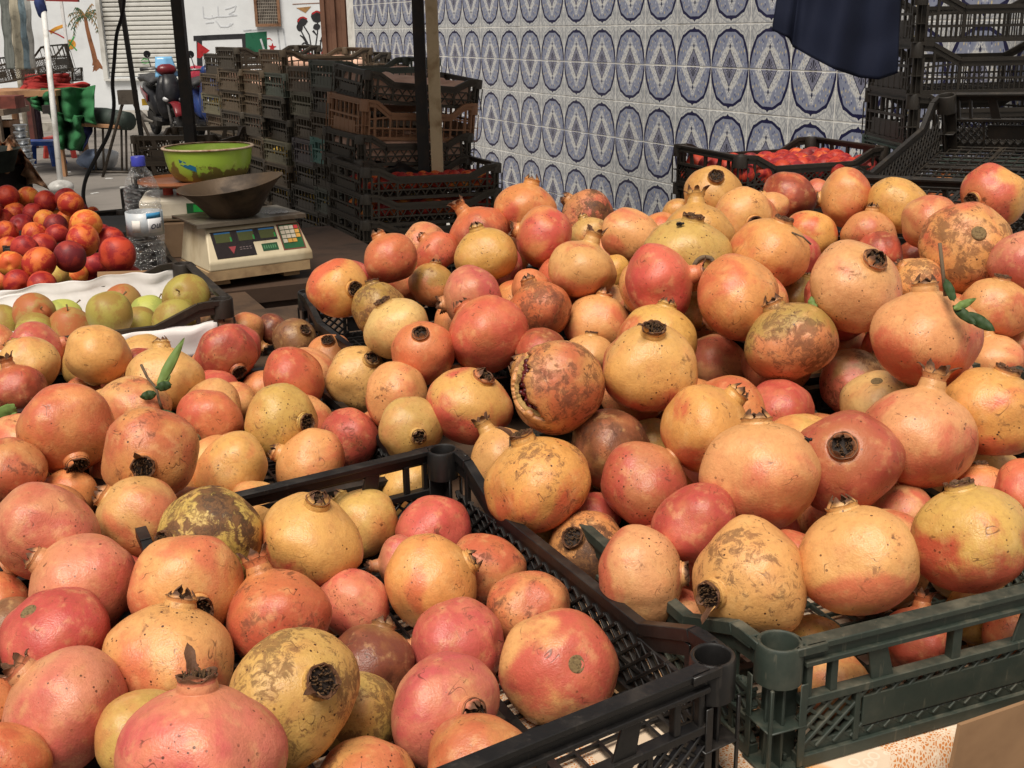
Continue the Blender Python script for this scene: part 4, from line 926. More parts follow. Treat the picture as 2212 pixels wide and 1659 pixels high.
(0.2061, 1.5765, 1.0728, 0.0522, 75.0, 0.0, 'c', 'yo', 1, 'R', 'yellow orange pomegranate behind the dark hollow crowned one'),
(-0.2494, 1.8143, 0.9538, 0.0505, 58.0, 0.76, 'c', 'y', 2, 'R', 'yellow pomegranate with a dry star crown ringed in green, above the black crate'),
(-0.1746, 1.6528, 0.9725, 0.0492, -10.0, 0.0, 's', 'pe', 2, 'R', 'peach pomegranate with brown scratches, next right of the yellow star crowned one'),
(-0.1443, 1.5218, 0.9647, 0.0422, -35.0, 0.93, 'c', 'yg', 1, 'R', 'yellow green pomegranate with a green star crown behind the crate rail'),
(-0.2439, 1.6216, 0.918, 0.0446, 60.0, -0.7, 'n', 'r2', 4, 'R', 'reddish pomegranate with grey brown scurf just behind the crate rail'),
(-0.0623, 1.5591, 0.9855, 0.0561, 63.0, 0.5, 'c', 'yp2', 1, 'R', 'pomegranate half yellow half crimson with a dark wilted crown, left of the split one'),
(-0.0877, 1.7414, 0.9608, 0.033, 60.0, -0.7, 'n', 'yo', 1, 'R', 'bit of yellow orange pomegranate under the big orange red one'),
(-0.3455, 2.1278, 0.912, 0.0319, 60.0, -0.7, 'n', 'r2', 0, 'R', 'pinkish red pomegranate in shade under the yellow star crowned one'),
(-0.0144, 1.4625, 0.9399, 0.0437, 118.0, 0.05, 't', 'pe', 1, 'R', 'pinkish pomegranate with a long crown at upper left, beneath the split one'),
(0.03, 1.2618, 0.9852, 0.0576, 110.0, 0.25, 'o', 'yo', 3, 'R', 'yellow orange pomegranate with an open crown and russeted bottom, above the crate divider'),
(0.1195, 1.3402, 0.9998, 0.0499, 60.0, -0.7, 'n', 'm2', 3, 'R', 'dark brown purple pomegranate below the split one'),
(0.1512, 1.2537, 0.9868, 0.0491, 42.0, 0.0, 'c', 'rg', 2, 'R', 'red pomegranate tinged green with dark freckles and a crown at upper right'),
(0.0949, 1.2933, 0.9276, 0.033, 60.0, -0.7, 'n', 'r2', 0, 'R', 'pink pomegranate deep in the gap right of the divider'),
(0.2716, 1.7611, 1.1562, 0.0619, 80.0, 0.2, 's', 'yg', 2, 'R', 'yellow green pomegranate with a pale stub on top and a fly, in the back centre'),
(0.3123, 1.9168, 1.1591, 0.0573, 92.0, -0.2, 't', 'yd', 2, 'R', 'yellow pomegranate with a crown of red tipped points, behind the one with the fly'),
(0.4028, 2.2949, 1.1735, 0.0564, 80.0, 0.78, 's', 'yd', 1, 'R', 'yellow pomegranate with a round dark eye on top, highest in the back row centre'),
(0.3437, 2.3485, 1.1267, 0.033, 200.0, 0.0, 't', 'yd', 1, 'R', 'yellow pomegranate whose crown points left beside the crate corner at the back'),
(0.5677, 2.6997, 1.0772, 0.033, 92.0, 0.0, 't', 'yd', 0, 'R', 'yellow pomegranate showing little but a wide brown tipped crown at the back'),
(0.43, 2.1301, 1.1522, 0.0546, -22.0, 0.88, 's', 'pe', 1, 'R', 'peach yellow pomegranate with its brown crown at lower right, in the back centre'),
(0.5856, 2.589, 1.0991, 0.0386, 122.0, 0.0, 'c', 'pe', 1, 'R', 'peach pomegranate with a small crown left of the glossy red one at the back'),
(0.6416, 2.6589, 1.117, 0.0585, 60.0, -0.7, 'n', 'rd', 1, 'R', 'glossy dark red pomegranate in the back row'),
(0.7189, 2.7125, 1.1133, 0.033, 60.0, -0.7, 'n', 'or', 0, 'R', 'bit of orange pomegranate between the glossy red and the round orange one'),
(0.6836, 2.3481, 1.1551, 0.0564, 182.0, 0.0, 's', 'oy', 1, 'R', 'round plain orange pomegranate, tallest in the back row right of centre'),
(0.77, 2.2882, 1.1482, 0.0557, -110.0, -0.3, 'n', 'yd', 2, 'R', 'yellow greenish pomegranate in front of the tilted empty crate'),
(1.0785, 2.8808, 1.0871, 0.0437, 85.0, 0.0, 'c', 'o', 0, 'R', 'orange pomegranate with a short stalk behind the right back row'),
(1.1376, 2.9253, 1.0553, 0.033, 60.0, -0.7, 'n', 'or', 0, 'R', 'reddish orange pomegranate between two larger ones at the right back'),
(0.9167, 2.197, 1.1775, 0.0561, 195.0, 0.78, 's', 'yr3', 1, 'R', "yellow pomegranate with red top and black rimmed crown at heap's upper right corner"),
(0.7717, 2.1062, 1.1439, 0.0531, 60.0, -0.7, 'n', 'pe', 1, 'R', 'peach orange pomegranate left above the one with a purple star scar'),
(0.7708, 1.9321, 1.1295, 0.0714, -130.0, -0.88, 'x', 'yo', 4, 'R', 'big ochre pomegranate with a purple brown star shaped scar'),
(0.7009, 2.2371, 1.0987, 0.0498, 85.0, 0.05, 'c', 'ob', 2, 'R', 'brownish orange pomegranate with a small crown, under the round plain orange one'),
(0.5979, 2.2735, 1.0987, 0.0481, 60.0, -0.7, 'n', 'yo', 1, 'R', 'yellow orange pomegranate with a thin dry twig across it'),
(0.4045, 1.773, 1.1552, 0.0579, 70.0, 0.15, 's', 'oy', 1, 'R', 'orange peach pomegranate with a dark knot at left and a small dark stub'),
(0.6994, 2.1549, 1.0779, 0.0405, 60.0, -0.7, 'n', 'r', 1, 'R', 'red pomegranate behind the large smiling scratched one'),
(0.7831, 2.2158, 1.0571, 0.033, 60.0, -0.7, 'n', 'r', 0, 'R', 'second red pomegranate, left of the one with the star scar'),
(0.3229, 1.5993, 1.1254, 0.0584, 60.0, -0.9, 'n', 'oy2', 1, 'R', 'smooth orange pomegranate redder at its lower left, right of a curled dry stalk'),
(0.4604, 1.7948, 1.083, 0.033, 75.0, 0.05, 'c', 'gb', 2, 'R', 'small olive yellow pomegranate with a crown, left of the large scratched one'),
(0.4687, 1.5448, 1.1511, 0.0597, 55.0, 0.62, 'c', 'pe2', 2, 'R', 'large peach pomegranate with a curved brown scratch like a smile'),
(0.6817, 1.888, 1.0816, 0.0407, 140.0, 0.1, 'c', 'pe', 4, 'R', 'buff pomegranate with grey scurf between the smiling scratched one and the star scarred one'),
(0.5037, 1.3555, 1.1296, 0.0597, 92.0, 0.1, 'c', 'oy3', 1, 'R', 'large orange pomegranate with a tall neck and red underside, at right centre'),
(0.3776, 1.5145, 1.0824, 0.0583, 113.0, 0.1, 'c', 'go', 4, 'R', 'olive and orange freckled pomegranate with a spiky open crown'),
(0.4998, 1.6716, 1.031, 0.033, 127.0, 0.1, 'c', 'pe', 0, 'R', 'small peach pomegranate right of the olive freckled one'),
(0.54, 1.6101, 1.0458, 0.033, 60.0, -0.7, 'n', 'or', 0, 'R', 'bit of reddish pomegranate left of the tall necked one'),
(0.3147, 1.7117, 0.9978, 0.0454, 60.0, -0.7, 'n', 'pe', 0, 'R', 'smooth peach pomegranate left below the olive freckled one'),
(0.3833, 1.7493, 0.9729, 0.033, 60.0, -0.7, 'n', 'r2', 1, 'R', 'crimson pomegranate hidden below the olive freckled one'),
(0.4831, 1.5639, 1.0091, 0.0477, 45.0, 0.0, 's', 'gp', 3, 'R', 'olive brown pomegranate with a pink patch below the tall necked one'),
(0.4933, 1.4756, 1.003, 0.0471, -85.0, -0.55, 'x', 'yp', 1, 'R', 'pale cream pomegranate with an upright dry stem'),
(0.3558, 1.464, 1.0046, 0.0427, 60.0, -0.7, 'n', 'r2', 0, 'R', 'pinkish red pomegranate behind the big pale peach one at centre right'),
(0.2259, 1.2778, 1.0453, 0.0532, 48.0, 0.1, 'c', 'yo', 1, 'R', 'large yellow orange pomegranate with a dark shrivelled crown at upper right'),
(0.3645, 1.1893, 1.0356, 0.0556, 95.0, 0.95, 'c', 'rr', 1, 'R', 'deep red pomegranate with a black star crown facing the viewer'),
(0.2621, 1.1479, 1.0381, 0.0619, 92.0, 0.08, 'c', 'pe3', 0, 'R', 'largest pale peach pomegranate with a narrow pinched crown, in front of the deep red one'),
(0.4604, 1.2363, 1.0434, 0.0584, 75.0, 0.05, 't', 'pe2', 1, 'R', 'large pinkish peach pomegranate with a tall split crown, right of the deep red one'),
(0.558, 1.2786, 1.0596, 0.056, 68.0, 0.15, 's', 'yo', 2, 'R', 'large yellow orange pomegranate with a flat dark crown, cut by the right edge'),
(0.7618, 1.7722, 1.0619, 0.0491, 78.0, 0.15, 's', 'pe', 1, 'R', 'peach pomegranate with a stubby dark stalk, near green leaves at the right edge'),
(0.8273, 1.8307, 1.1258, 0.05, 60.0, -0.7, 'n', 'p2', 1, 'R', 'pink pomegranate cut by the right edge below the upper corner one'),
(0.8174, 1.7897, 0.9996, 0.033, 120.0, 0.1, 't', 'pe2', 0, 'R', 'pink peach pomegranate with dark curled crown at the right edge below the leaves'),
(0.7508, 1.7254, 0.9887, 0.0432, 105.0, 0.05, 't', 'pe2', 0, 'R', 'pink peach pomegranate with a jagged crown, right of the tall necked one'),
(0.5325, 1.2235, 0.9824, 0.033, 88.0, 0.2, 's', 'o', 1, 'R', 'orange pomegranate with a black stub crown, deep between the large right ones'),
(0.4347, 1.1974, 0.9697, 0.033, 60.0, -0.7, 'n', 'pe2', 2, 'R', 'pale pinkish pomegranate in the gap right of the deep red one'),
(0.5517, 1.1529, 1.0121, 0.033, 60.0, -0.7, 'n', 'or', 0, 'R', 'orange pomegranate cut by the right edge under the flat crowned one'),
(0.186, 1.0974, 1.0058, 0.0412, 165.0, -0.2, 'n', 'r2', 0, 'R', 'red and orange pomegranate half behind the largest pale peach one'),
(0.2202, 0.9832, 0.9986, 0.0533, 200.0, 0.75, 'o', 'yo2', 3, 'R', 'large ochre peach pomegranate with a wide brown funnel crown, at the crate corner'),
(0.3215, 0.9832, 1.0175, 0.0547, 105.0, 0.12, 'c', 'pe3', 1, 'R', 'large round peach pink pomegranate with a small black wound, above the green crate'),
(0.4421, 1.0223, 1.0191, 0.0541, 100.0, 0.2, 's', 'yr', 1, 'R', 'large pomegranate yellow above and bright red below, over the rim of the green crate'),
(0.1252, 1.0557, 0.969, 0.0465, 2.0, 0.1, 's', 'pe2', 2, 'R', 'pinkish peach pomegranate with dark freckles resting against the divider'),
(0.0854, 1.2179, 0.9192, 0.0453, 140.0, 0.85, 's', 'ob', 5, 'R', 'orange pomegranate with a big brown green scar on top, beside the divider'),
(0.1725, 1.0658, 0.9144, 0.0319, 60.0, -0.7, 'n', 'pe2', 1, 'R', 'peach pomegranate squeezed in the corner left of the funnel crowned one'),
(0.2918, 1.009, 0.912, 0.033, 60.0, -0.7, 'n', 'yg', 2, 'G', 'yellow green pomegranate behind the rim of the green crate'),
(0.2906, 0.942, 0.9144, 0.033, 60.0, -0.7, 'n', 'pe', 1, 'G', 'peach pomegranate seen through the left slots of the green crate'),
(0.3919, 1.0063, 0.918, 0.0345, 78.0, 0.1, 't', 'r', 1, 'G', 'dark red pomegranate with a dry crown seen through the middle slots of the green crate'),
(0.4748, 1.0678, 0.912, 0.032, 60.0, -0.7, 'n', 'yd', 1, 'G', 'yellow pomegranate seen through the right slots of the green crate'),
(0.4962, 1.0154, 0.9175, 0.032, 60.0, -0.7, 'n', 'o', 1, 'G', 'orange pomegranate seen through the last slot of the green crate at the right edge'),
(0.0315, 1.292, 0.912, 0.0319, 60.0, -0.7, 'n', 'yd', 1, 'R', 'dim yellow pomegranate in the gap beside the scarred one'),
(0.2801, 1.0639, 0.9765, 0.033, 60.0, -0.7, 'n', 'ob', 2, 'R', 'brownish pomegranate in the gap under the largest pale peach one'),
(-0.2087, 1.6775, 0.912, 0.032, 60.0, -0.7, 'n', 'ob', 2, 'R', 'orange brown pomegranate behind the rear rail of the front black crate'),
(0.1757, 1.9378, 1.0433, 0.033, 60.0, 0.3, 'c', 'pe', 1, 'R', 'shaded peach pomegranate with its crown towards the viewer, under the bright red one'),
(0.2909, 1.7881, 1.0646, 0.033, 60.0, -0.7, 'n', 'gb', 0, 'R', 'shaded olive pomegranate in the gap under the curled dry stalk'),
(0.1816, 1.3983, 0.9844, 0.033, 60.0, -0.7, 'n', 'yg', 0, 'R', 'shaded yellow pomegranate between the split one and the dark crowned one')]
FILL=[(0.3284, 2.1404, 1.0988, 0.051), (0.4782, 1.6378, 1.0985, 0.047), (0.5404, 1.4501, 1.0978, 0.0478), (0.5294, 2.4954, 1.0973, 0.0489), (0.3039, 2.2829, 1.0925, 0.0493), (0.4088, 2.0352, 1.092, 0.0469), (0.5047, 2.2472, 1.0916, 0.0469), (0.4976, 1.7227, 1.0901, 0.0469), (0.2249, 1.8359, 1.0898, 0.0482), (0.3664, 1.7034, 1.0886, 0.0487), (0.5145, 2.0859, 1.0877, 0.047), (0.8664, 1.9636, 1.0851, 0.0469), (0.5073, 2.6449, 1.085, 0.0539), (0.4611, 2.5562, 1.0803, 0.0488), (0.2727, 1.9851, 1.0787, 0.0469), (0.3717, 1.9415, 1.0739, 0.0485), (-0.1697, 2.3149, 1.0701, 0.0521), (0.1015, 1.9961, 1.0663, 0.0479), (0.4505, 2.3478, 1.0662, 0.05), (0.4, 1.8375, 1.0661, 0.0474), (0.8122, 2.0486, 1.0644, 0.0495), (0.2074, 2.2215, 1.0643, 0.052), (0.3958, 2.2223, 1.0627, 0.0535), (0.5868, 1.8625, 1.0603, 0.0524), (-0.0297, 2.1777, 1.0598, 0.0511), (0.6939, 1.9786, 1.0548, 0.0503), (0.4427, 2.1269, 1.0507, 0.0465), (0.3188, 2.3798, 1.0503, 0.0468), (0.1045, 2.1291, 1.049, 0.0518), (0.3719, 2.5774, 1.0484, 0.0465), (0.1214, 2.274, 1.0437, 0.0484), (0.3979, 2.4327, 1.0425, 0.0521), (0.5676, 1.7634, 1.0421, 0.0491), (0.2904, 2.4807, 1.0417, 0.0502), (-0.0084, 2.3997, 1.041, 0.0487), (-0.3097, 2.1458, 1.0405, 0.047), (0.1614, 1.4627, 1.0386, 0.0483), (0.0704, 1.5001, 1.0372, 0.0529), (0.1128, 2.4286, 1.0355, 0.0477), (0.6804, 1.8016, 1.0325, 0.0468), (0.588, 1.3779, 1.0311, 0.048), (0.3124, 1.8549, 1.0292, 0.0464), (0.505, 1.9351, 1.029, 0.0475), (0.5828, 1.5219, 1.0274, 0.0495), (0.0197, 1.9739, 1.0265, 0.0506), (0.6899, 2.3283, 1.026, 0.052), (0.2644, 1.3727, 1.0255, 0.0526), (0.8279, 1.9006, 1.0247, 0.0498), (0.6122, 1.6553, 1.0236, 0.0484), (0.6429, 2.086, 1.0233, 0.0523), (0.2042, 2.3099, 1.0229, 0.0511), (0.5437, 2.3097, 1.0228, 0.0484), (0.2293, 1.7501, 1.022, 0.049), (0.7696, 2.1325, 1.021, 0.046), (0.3827, 1.6127, 1.0208, 0.0474), (0.6129, 2.5368, 1.0194, 0.0491), (-0.2221, 2.2418, 1.0192, 0.0532), (0.5952, 1.9468, 1.0172, 0.048), (0.0769, 1.5978, 1.0149, 0.0465), (0.6053, 2.4409, 1.0144, 0.0518), (0.3371, 2.107, 1.013, 0.0483), (0.7319, 1.8835, 1.0125, 0.0489), (0.5024, 2.4697, 1.0108, 0.0487), (0.3128, 2.2253, 1.0097, 0.0495), (-0.0843, 1.9256, 1.0081, 0.0495), (0.5598, 2.205, 1.0067, 0.053), (0.4534, 1.7319, 1.0047, 0.0498), (0.2425, 1.4817, 0.9985, 0.0476), (-0.0253, 2.2882, 0.9975, 0.0535), (0.1872, 1.6259, 0.9972, 0.0464), (0.6714, 1.5071, 0.9838, 0.0493), (0.3662, 1.3646, 0.9806, 0.0501), (0.5871, 1.4492, 0.9634, 0.0476), (0.4905, 1.3504, 0.9566, 0.0491), (0.7219, 1.5996, 0.9546, 0.0528), (0.3904, 1.116, 0.953, 0.0527), (0.4166, 1.4822, 0.9466, 0.0472), (0.1454, 1.4619, 0.9459, 0.0507), (0.5896, 1.3394, 0.9388, 0.0482), (0.2705, 1.2103, 0.9366, 0.0534), (0.6303, 1.5817, 0.9357, 0.0463), (0.3785, 1.5663, 0.9355, 0.0521), (0.2586, 1.4136, 0.933, 0.0494), (0.1829, 1.3303, 0.932, 0.0462), (0.3914, 1.2664, 0.9311, 0.0497), (-0.6271, 1.7096, 0.9292, 0.0473), (0.304, 1.304, 0.9292, 0.0516), (-0.4506, 1.3946, 0.9289, 0.0491), (-0.6775, 2.044, 0.9275, 0.0494), (-0.3586, 1.9286, 0.9273, 0.0519), (-0.5253, 2.1074, 0.9269, 0.0505), (-0.5784, 1.3197, 0.9262, 0.0465), (-0.5276, 2.0014, 0.9259, 0.0469), (0.6551, 1.6675, 0.9257, 0.0483), (-0.6988, 1.9445, 0.9254, 0.053), (0.5147, 1.5657, 0.9248, 0.0474), (-0.72, 1.5919, 0.9244, 0.0497), (-0.4014, 1.495, 0.9239, 0.047), (-0.6276, 1.5722, 0.9231, 0.0505), (0.1627, 1.1661, 0.9228, 0.0507), (-0.5235, 1.2219, 0.9225, 0.0478), (-0.612, 1.8038, 0.9225, 0.0495), (-0.4037, 1.3046, 0.9218, 0.0474), (0.0683, 1.3953, 0.9202, 0.0488), (0.5077, 1.1707, 0.9201, 0.0464), (-0.7675, 2.0209, 0.9201, 0.047), (-0.4266, 1.117, 0.9198, 0.0502), (-0.5401, 1.5046, 0.9198, 0.0476), (-0.3232, 1.6895, 0.9189, 0.0488), (-0.5004, 1.8262, 0.9189, 0.0491), (-0.6794, 1.4502, 0.9181, 0.0484)]
NECT=[(-1.6354, 3.798, 0.9959, 0.0341, 16, 424, 'r'), (-1.5968, 3.8667, 0.9816, 0.0336, 61, 426, 'o'), (-1.5058, 3.7792, 0.9782, 0.034, 99, 436, 'r'), (-1.4413, 3.7897, 0.9854, 0.034, 144, 429, 'd'), (-1.3312, 3.5284, 1.0044, 0.0358, 153, 441, 'ro'), (-1.6117, 3.7792, 0.9433, 0.033, 32, 460, 'ro'), (-1.5324, 3.7343, 0.9451, 0.0326, 73, 463, 'd'), (-1.6283, 3.7246, 0.9303, 0.0315, 7, 475, 'r'), (-1.436, 3.5786, 0.9467, 0.0334, 98, 477, 'o'), (-1.3683, 3.5902, 0.95, 0.0335, 147, 473, 'o'), (-1.3507, 3.4403, 0.951, 0.0341, 121, 489, 'p'), (-1.5263, 3.6119, 0.9297, 0.0327, 45, 486, 'd'), (-1.5057, 3.4542, 0.9326, 0.0333, 15, 503, 'ro'), (-1.3982, 3.394, 0.9381, 0.0337, 75, 505, 'ro'), (-1.1303, 3.0848, 1.0131, 0.0382, 186, 484, 'o'), (-1.2732, 3.5992, 0.8967, 0.0316, 220, 508, 'd'), (-1.3288, 3.3852, 0.9324, 0.0327, 124, 509, 'r'), (-1.3591, 3.534, 0.9044, 0.0321, 144, 511, 'ro'), (-1.0805, 2.914, 0.9996, 0.0384, 179, 518, 'ro'), (-1.0835, 3.1216, 0.9594, 0.0357, 238, 521, 'r'), (-1.3016, 3.2069, 0.9337, 0.0348, 94, 532, 'r'), (-1.4656, 3.3642, 0.9027, 0.0326, 20, 536, 'ro'), (-1.3295, 3.1492, 0.9373, 0.0342, 54, 538, 'd'), (-1.0879, 2.8334, 0.9721, 0.0375, 151, 555, 'p'), (-1.2271, 3.3774, 0.872, 0.0308, 202, 553, 'o'), (-0.9131, 2.6671, 1.0063, 0.04, 254, 550, 'r'), (-1.2973, 2.974, 0.93, 0.0315, 24, 570, 'o'), (-1.1414, 2.7733, 0.9693, 0.0376, 84, 568, 'ro'), (-1.1201, 3.0809, 0.9032, 0.0336, 204, 572, 'd'), (-1.273, 3.2192, 0.872, 0.0313, 126, 577, 'd'), (-1.1568, 3.0308, 0.8853, 0.0331, 162, 595, 'o'), (-1.0975, 3.1115, 0.872, 0.0285, 233, 591, 'ro'), (-1.182, 2.7313, 0.93, 0.0307, 38, 611, 'r'), (-1.1796, 2.9496, 0.9005, 0.034, 117, 597, 'y'), (-1.1058, 2.6875, 0.93, 0.0338, 92, 619, 'r'), (-1.3529, 3.0345, 0.872, 0.0278, 5, 608, 'ro'), (-1.1682, 2.9774, 0.872, 0.0243, 138, 615, 'y'), (-1.006, 3.0164, 0.872, 0.0214, 282, 606, 'y'), (-1.0233, 2.9656, 0.872, 0.022, 255, 615, 'y'), (-1.5292, 4.1244, 0.8974, 0.03, 171, 455, 'd'), (-1.6704, 3.8378, 0.9631, 0.0334, 7, 442, 'd'), (-1.5132, 4.2091, 0.872, 0.0245, 200, 462, 'ro'), (-1.3326, 3.1658, 0.872, 0.028, 64, 586, 'd'), (-1.1472, 3.0823, 0.872, 0.0273, 186, 597, 'r'), (-1.6482, 3.6825, 0.9669, 0.0332, -22, 455, 'r'), (-1.5612, 3.4704, 0.9114, 0.0325, -18, 517, 'ro'), (-1.4491, 3.1889, 0.8932, 0.0329, -22, 568, 'd')]
GRF=[(-1.1989, 2.6687, 0.872, 0.0287, 7, 676, 'b'), (-0.9771, 2.317, 0.9536, 0.0373, 75, 676, 'b'), (-0.9377, 2.3664, 0.93, 0.0371, 138, 687, 'g'), (-0.9501, 2.5074, 0.9145, 0.0359, 178, 668, 'g'), (-0.7845, 2.2068, 0.977, 0.0402, 236, 676, 'o'), (-0.8434, 2.4567, 0.9379, 0.0373, 264, 656, 'b'), (-0.7669, 2.3986, 0.93, 0.0351, 324, 676, 'g'), (-0.6467, 2.2588, 0.9929, 0.042, 402, 643, 'o'), (-0.698, 2.4712, 0.93, 0.0339, 413, 657, 'g'), (-0.6556, 2.3904, 0.93, 0.0307, 435, 676, 'g'), (-0.6528, 2.19, 0.9636, 0.0387, 378, 692, 'o'), (-0.7601, 2.2937, 0.93, 0.035, 298, 702, 'o'), (-0.8961, 2.2857, 0.9317, 0.037, 151, 705, 'b'), (-0.9578, 2.2592, 0.9308, 0.0332, 75, 714, 'o'), (-0.8804, 2.4531, 0.8791, 0.0338, 233, 714, 'o'), (-1.0545, 2.3313, 0.9264, 0.0366, 4, 701, 'o'), (-1.2212, 2.6371, 0.872, 0.0315, -25, 683, 'o'), (-1.1561, 2.4946, 0.8752, 0.0336, -22, 712, 'g')]
SPD={'sprig': 1.6685, 'left': 1.72, 'right': 1.3586, 'curl': 1.7199, 'thin': 1.7511, 'blade': 1.5641, 'fly1': 1.2163, 'fly2': 1.7392}
GL={'L':'pomegranates heaped in the left crates','R':'pomegranates heaped in the right crates','G':'pomegranates inside the green crate'}
for i,(x,y,z,R_,dr,f,ct,col,rus,hp,lab) in enumerate(POM):
    pomegranate((x,y,z),R_,dr,f,ct,PAL.get(col) and col,rus,lab,GL[hp],i)
rf=random.Random(11)
for i,(x,y,z,R_) in enumerate(FILL):
    pomegranate((x,y,z),R_,rf.uniform(0,180),-.9,'n',rf.choice(['pe','o','ob','y','r2','pe2']),rf.choice([0,1,2]),'pomegranate buried beneath the others of its heap, showing little','pomegranates buried deep in the heaps',500+i)
# ---- nectarines
def nect_mat():
    N=NT('nectarine_skin'); P=N.add(N.obj(),N.attr('seed',out='Vector')); a=N.attr('skin_colour',out='Color'); b=N.attr('blush_colour',out='Color')
    n=N.noise(P,1.1,3,.55,.5); s=N.noise(N.scale(P,(5,5,2)),3,4,.65); m=N.step(N.math('ADD',n,N.math('MULTIPLY',N.math('SUBTRACT',s,.5),.35)),.42,.6)
    c=N.mix(m,a,b); c=N.mix(N.math('MULTIPLY',N.noise(P,14,4),.3),c,N.mix(.6,c,rgb(60,20,20)))
    bl=N.step(N.noise(P,4,5,.7),.66,.72); c=N.mix(N.math('MULTIPLY',bl,.6),c,rgb(70,26,22)); N.bump(N.noise(P,30,2),.05,.02)
    return N.fin(c,.5,.3)
NSK=nect_mat()
def nect_mesh(sd):
    mb=MB(); mb.sphere((0,0,0),1,28,20,.93)
    out=[]
    for v in mb.v:
        x,y,z=v; th=math.atan2(y,x); r=math.hypot(x,y)
        cr=1-.055*math.exp(-(th/.22)**2)*min(1,r*1.5); dn=1+noise.noise(Vector((x+sd,y,z)))*.05
        dimp=-.16*math.exp(-(r/.22)**2)*(1 if z>0 else -.35)
        out.append((x*cr*dn,y*cr*dn,z*dn+dimp))
    mb.v=out; return mb.mesh('nectarine',NSK,True)
NM=[nect_mesh(i*3.3) for i in range(5)]
def pear_mesh(sd):
    mb=MB(); mb.sphere((0,0,0),1,28,20,.94); out=[]
    for v in mb.v:
        x,y,z=v; k=1-.20*max(0,z)**1.5; r=math.hypot(x,y); dn=1+noise.noise(Vector((x+sd,y,z)))*.06
        out.append((x*k*dn,y*k*dn,z*1.04*dn-.13*math.exp(-(r/.2)**2)*(1 if z>0 else -.8)))
    mb.v=out; return mb.mesh('green_fruit',NSK,True)
PM=[pear_mesh(i*2.1) for i in range(4)]
STEM=MB().tube([(0,0,.78),(.02,0,.95),(.06,.02,1.18)],[.035,.03,.045],6).mesh('stem',SCARM,True)
NC={'r':((196,70,44),(150,34,36)),'o':((236,150,66),(214,92,48)),'d':((184,58,48),(142,36,42)),'ro':((224,116,56),(180,50,40)),'p':((156,54,46),(112,36,42)),'y':((206,180,92),(196,150,84)),
    'g':((184,186,92),(160,166,84)),'b':((170,132,76),(176,104,62)),'oo':((168,154,76),(158,128,66))}
NW={'r':'red','o':'orange yellow','d':'dark red','ro':'red and orange','p':'dark purple red','y':'yellowish'}
GW={'g':'bright yellow green','b':'brownish green','o':'olive green'}
ORD=['first','second','third','fourth','fifth','sixth','seventh','eighth','ninth','tenth','eleventh','twelfth']
def fruit(name,me,P,R_,key,lab,cat,grp,rnd,seedv):
    o=obj(name,me,None,P,(rnd.uniform(0,6),rnd.uniform(0,6),rnd.uniform(0,6)),R_*1.1); a,b=NC[key]
    o['skin_colour']=[lin(c) for c in a]; o['blush_colour']=[lin(c) for c in b]; o['seed']=[seedv,seedv*.7,seedv*1.9]
    return tag(o,lab,cat,grp)
rn=random.Random(21)
vis=sorted(NECT,key=lambda n:n[5]); rows=[vis[i:i+8] for i in range(0,len(vis),8)]
RN=['topmost row','second row','third row','fourth row','fifth row','lowest row']
for ri,row in enumerate(rows):
    row=sorted(row,key=lambda n:n[4])
    for ci,(x,y,z,R_,px,py,k) in enumerate(row):
        fruit('nectarine',rn.choice(NM),(x,y,z),R_,k,f'{NW[k]} nectarine, {ORD[ci]} from the left in the {RN[min(ri,5)]} of the left pile','nectarine','nectarines piled at the left',rn,rn.uniform(0,30))
# buried nectarines of the pile
for i in range(40):
    u,v=rn.random(),rn.random(); x,y,z,R_,px,py,k=rn.choice(NECT); q=Vector((x+rn.uniform(-.05,.05),y+rn.uniform(.0,.07),max(.875,z-.062)))
    if all((q-Vector(n[:3])).length>.055 for n in NECT): fruit('nectarine',rn.choice(NM),q,.033,rn.choice('rod'),'nectarine buried under the left pile, hardly showing','nectarine','buried nectarines of the left pile',rn,rn.uniform(0,30))
gs=sorted(GRF,key=lambda n:n[5]); rows=[gs[:6],gs[6:12],gs[12:]]
for ri,row in enumerate(rows):
    row=sorted(row,key=lambda n:n[4])
    for ci,(x,y,z,R_,px,py,k) in enumerate(row):
        kk={'o':'oo'}.get(k,k)
        e=thing('green_pear',f'{GW[k]} round pear, {ORD[ci]} from the left in the {["back","middle","front"][ri]} row on white paper','pear',(x,y,z),(rn.uniform(-1.3,1.3),rn.uniform(-1.3,1.3),rn.uniform(0,6)),'green pears in the paper lined crate')
        R_*=1.15; b=obj('body',rn.choice(PM),e,scale=R_); a_,b_=NC[kk]; b['skin_colour']=[lin(c) for c in a_]; b['blush_colour']=[lin(c) for c in b_]; b['seed']=[rn.uniform(0,9)]*3
        obj('stem',STEM,e,scale=R_)
# crates and side table under the nectarines
st_=thing('side_table','low wooden side table carrying the nectarines at left','table',(-1.42,3.25,0),(0,0,rad(25)))
mb=MB(); mb.box(-.62,.55,-.78,.85,.80,.835); obj('tabletop',mb.mesh('top',wood),st_)
lg2=MB().box(-.03,.03,-.03,.03,0,.799).mesh('leg',wood)
for u,v in ((-.55,-.7),(.48,-.7),(-.55,.77),(.48,.77)): obj('leg',lg2,st_,loc=(u,v,0))
nc=crate_meshes(.42,.62,.085,DBR,fine=False)
for i,(dx,dy) in enumerate(((-.30,-.38),(.20,-.38),(-.30,.32),(.20,.32))):
    make_crate(nc,['dark crate at the near left under the nectarine pile','dark crate at the near right under the nectarine pile','dark crate at the far left under the nectarine pile','dark crate at the far right under the nectarine pile'][i],M=st_.matrix_world@Matrix.Translation((dx,dy,.836)) if False else Matrix.Translation((-1.42,3.25,0))@Matrix.Rotation(rad(25),4,'Z')@Matrix.Translation((dx,dy,.836)))
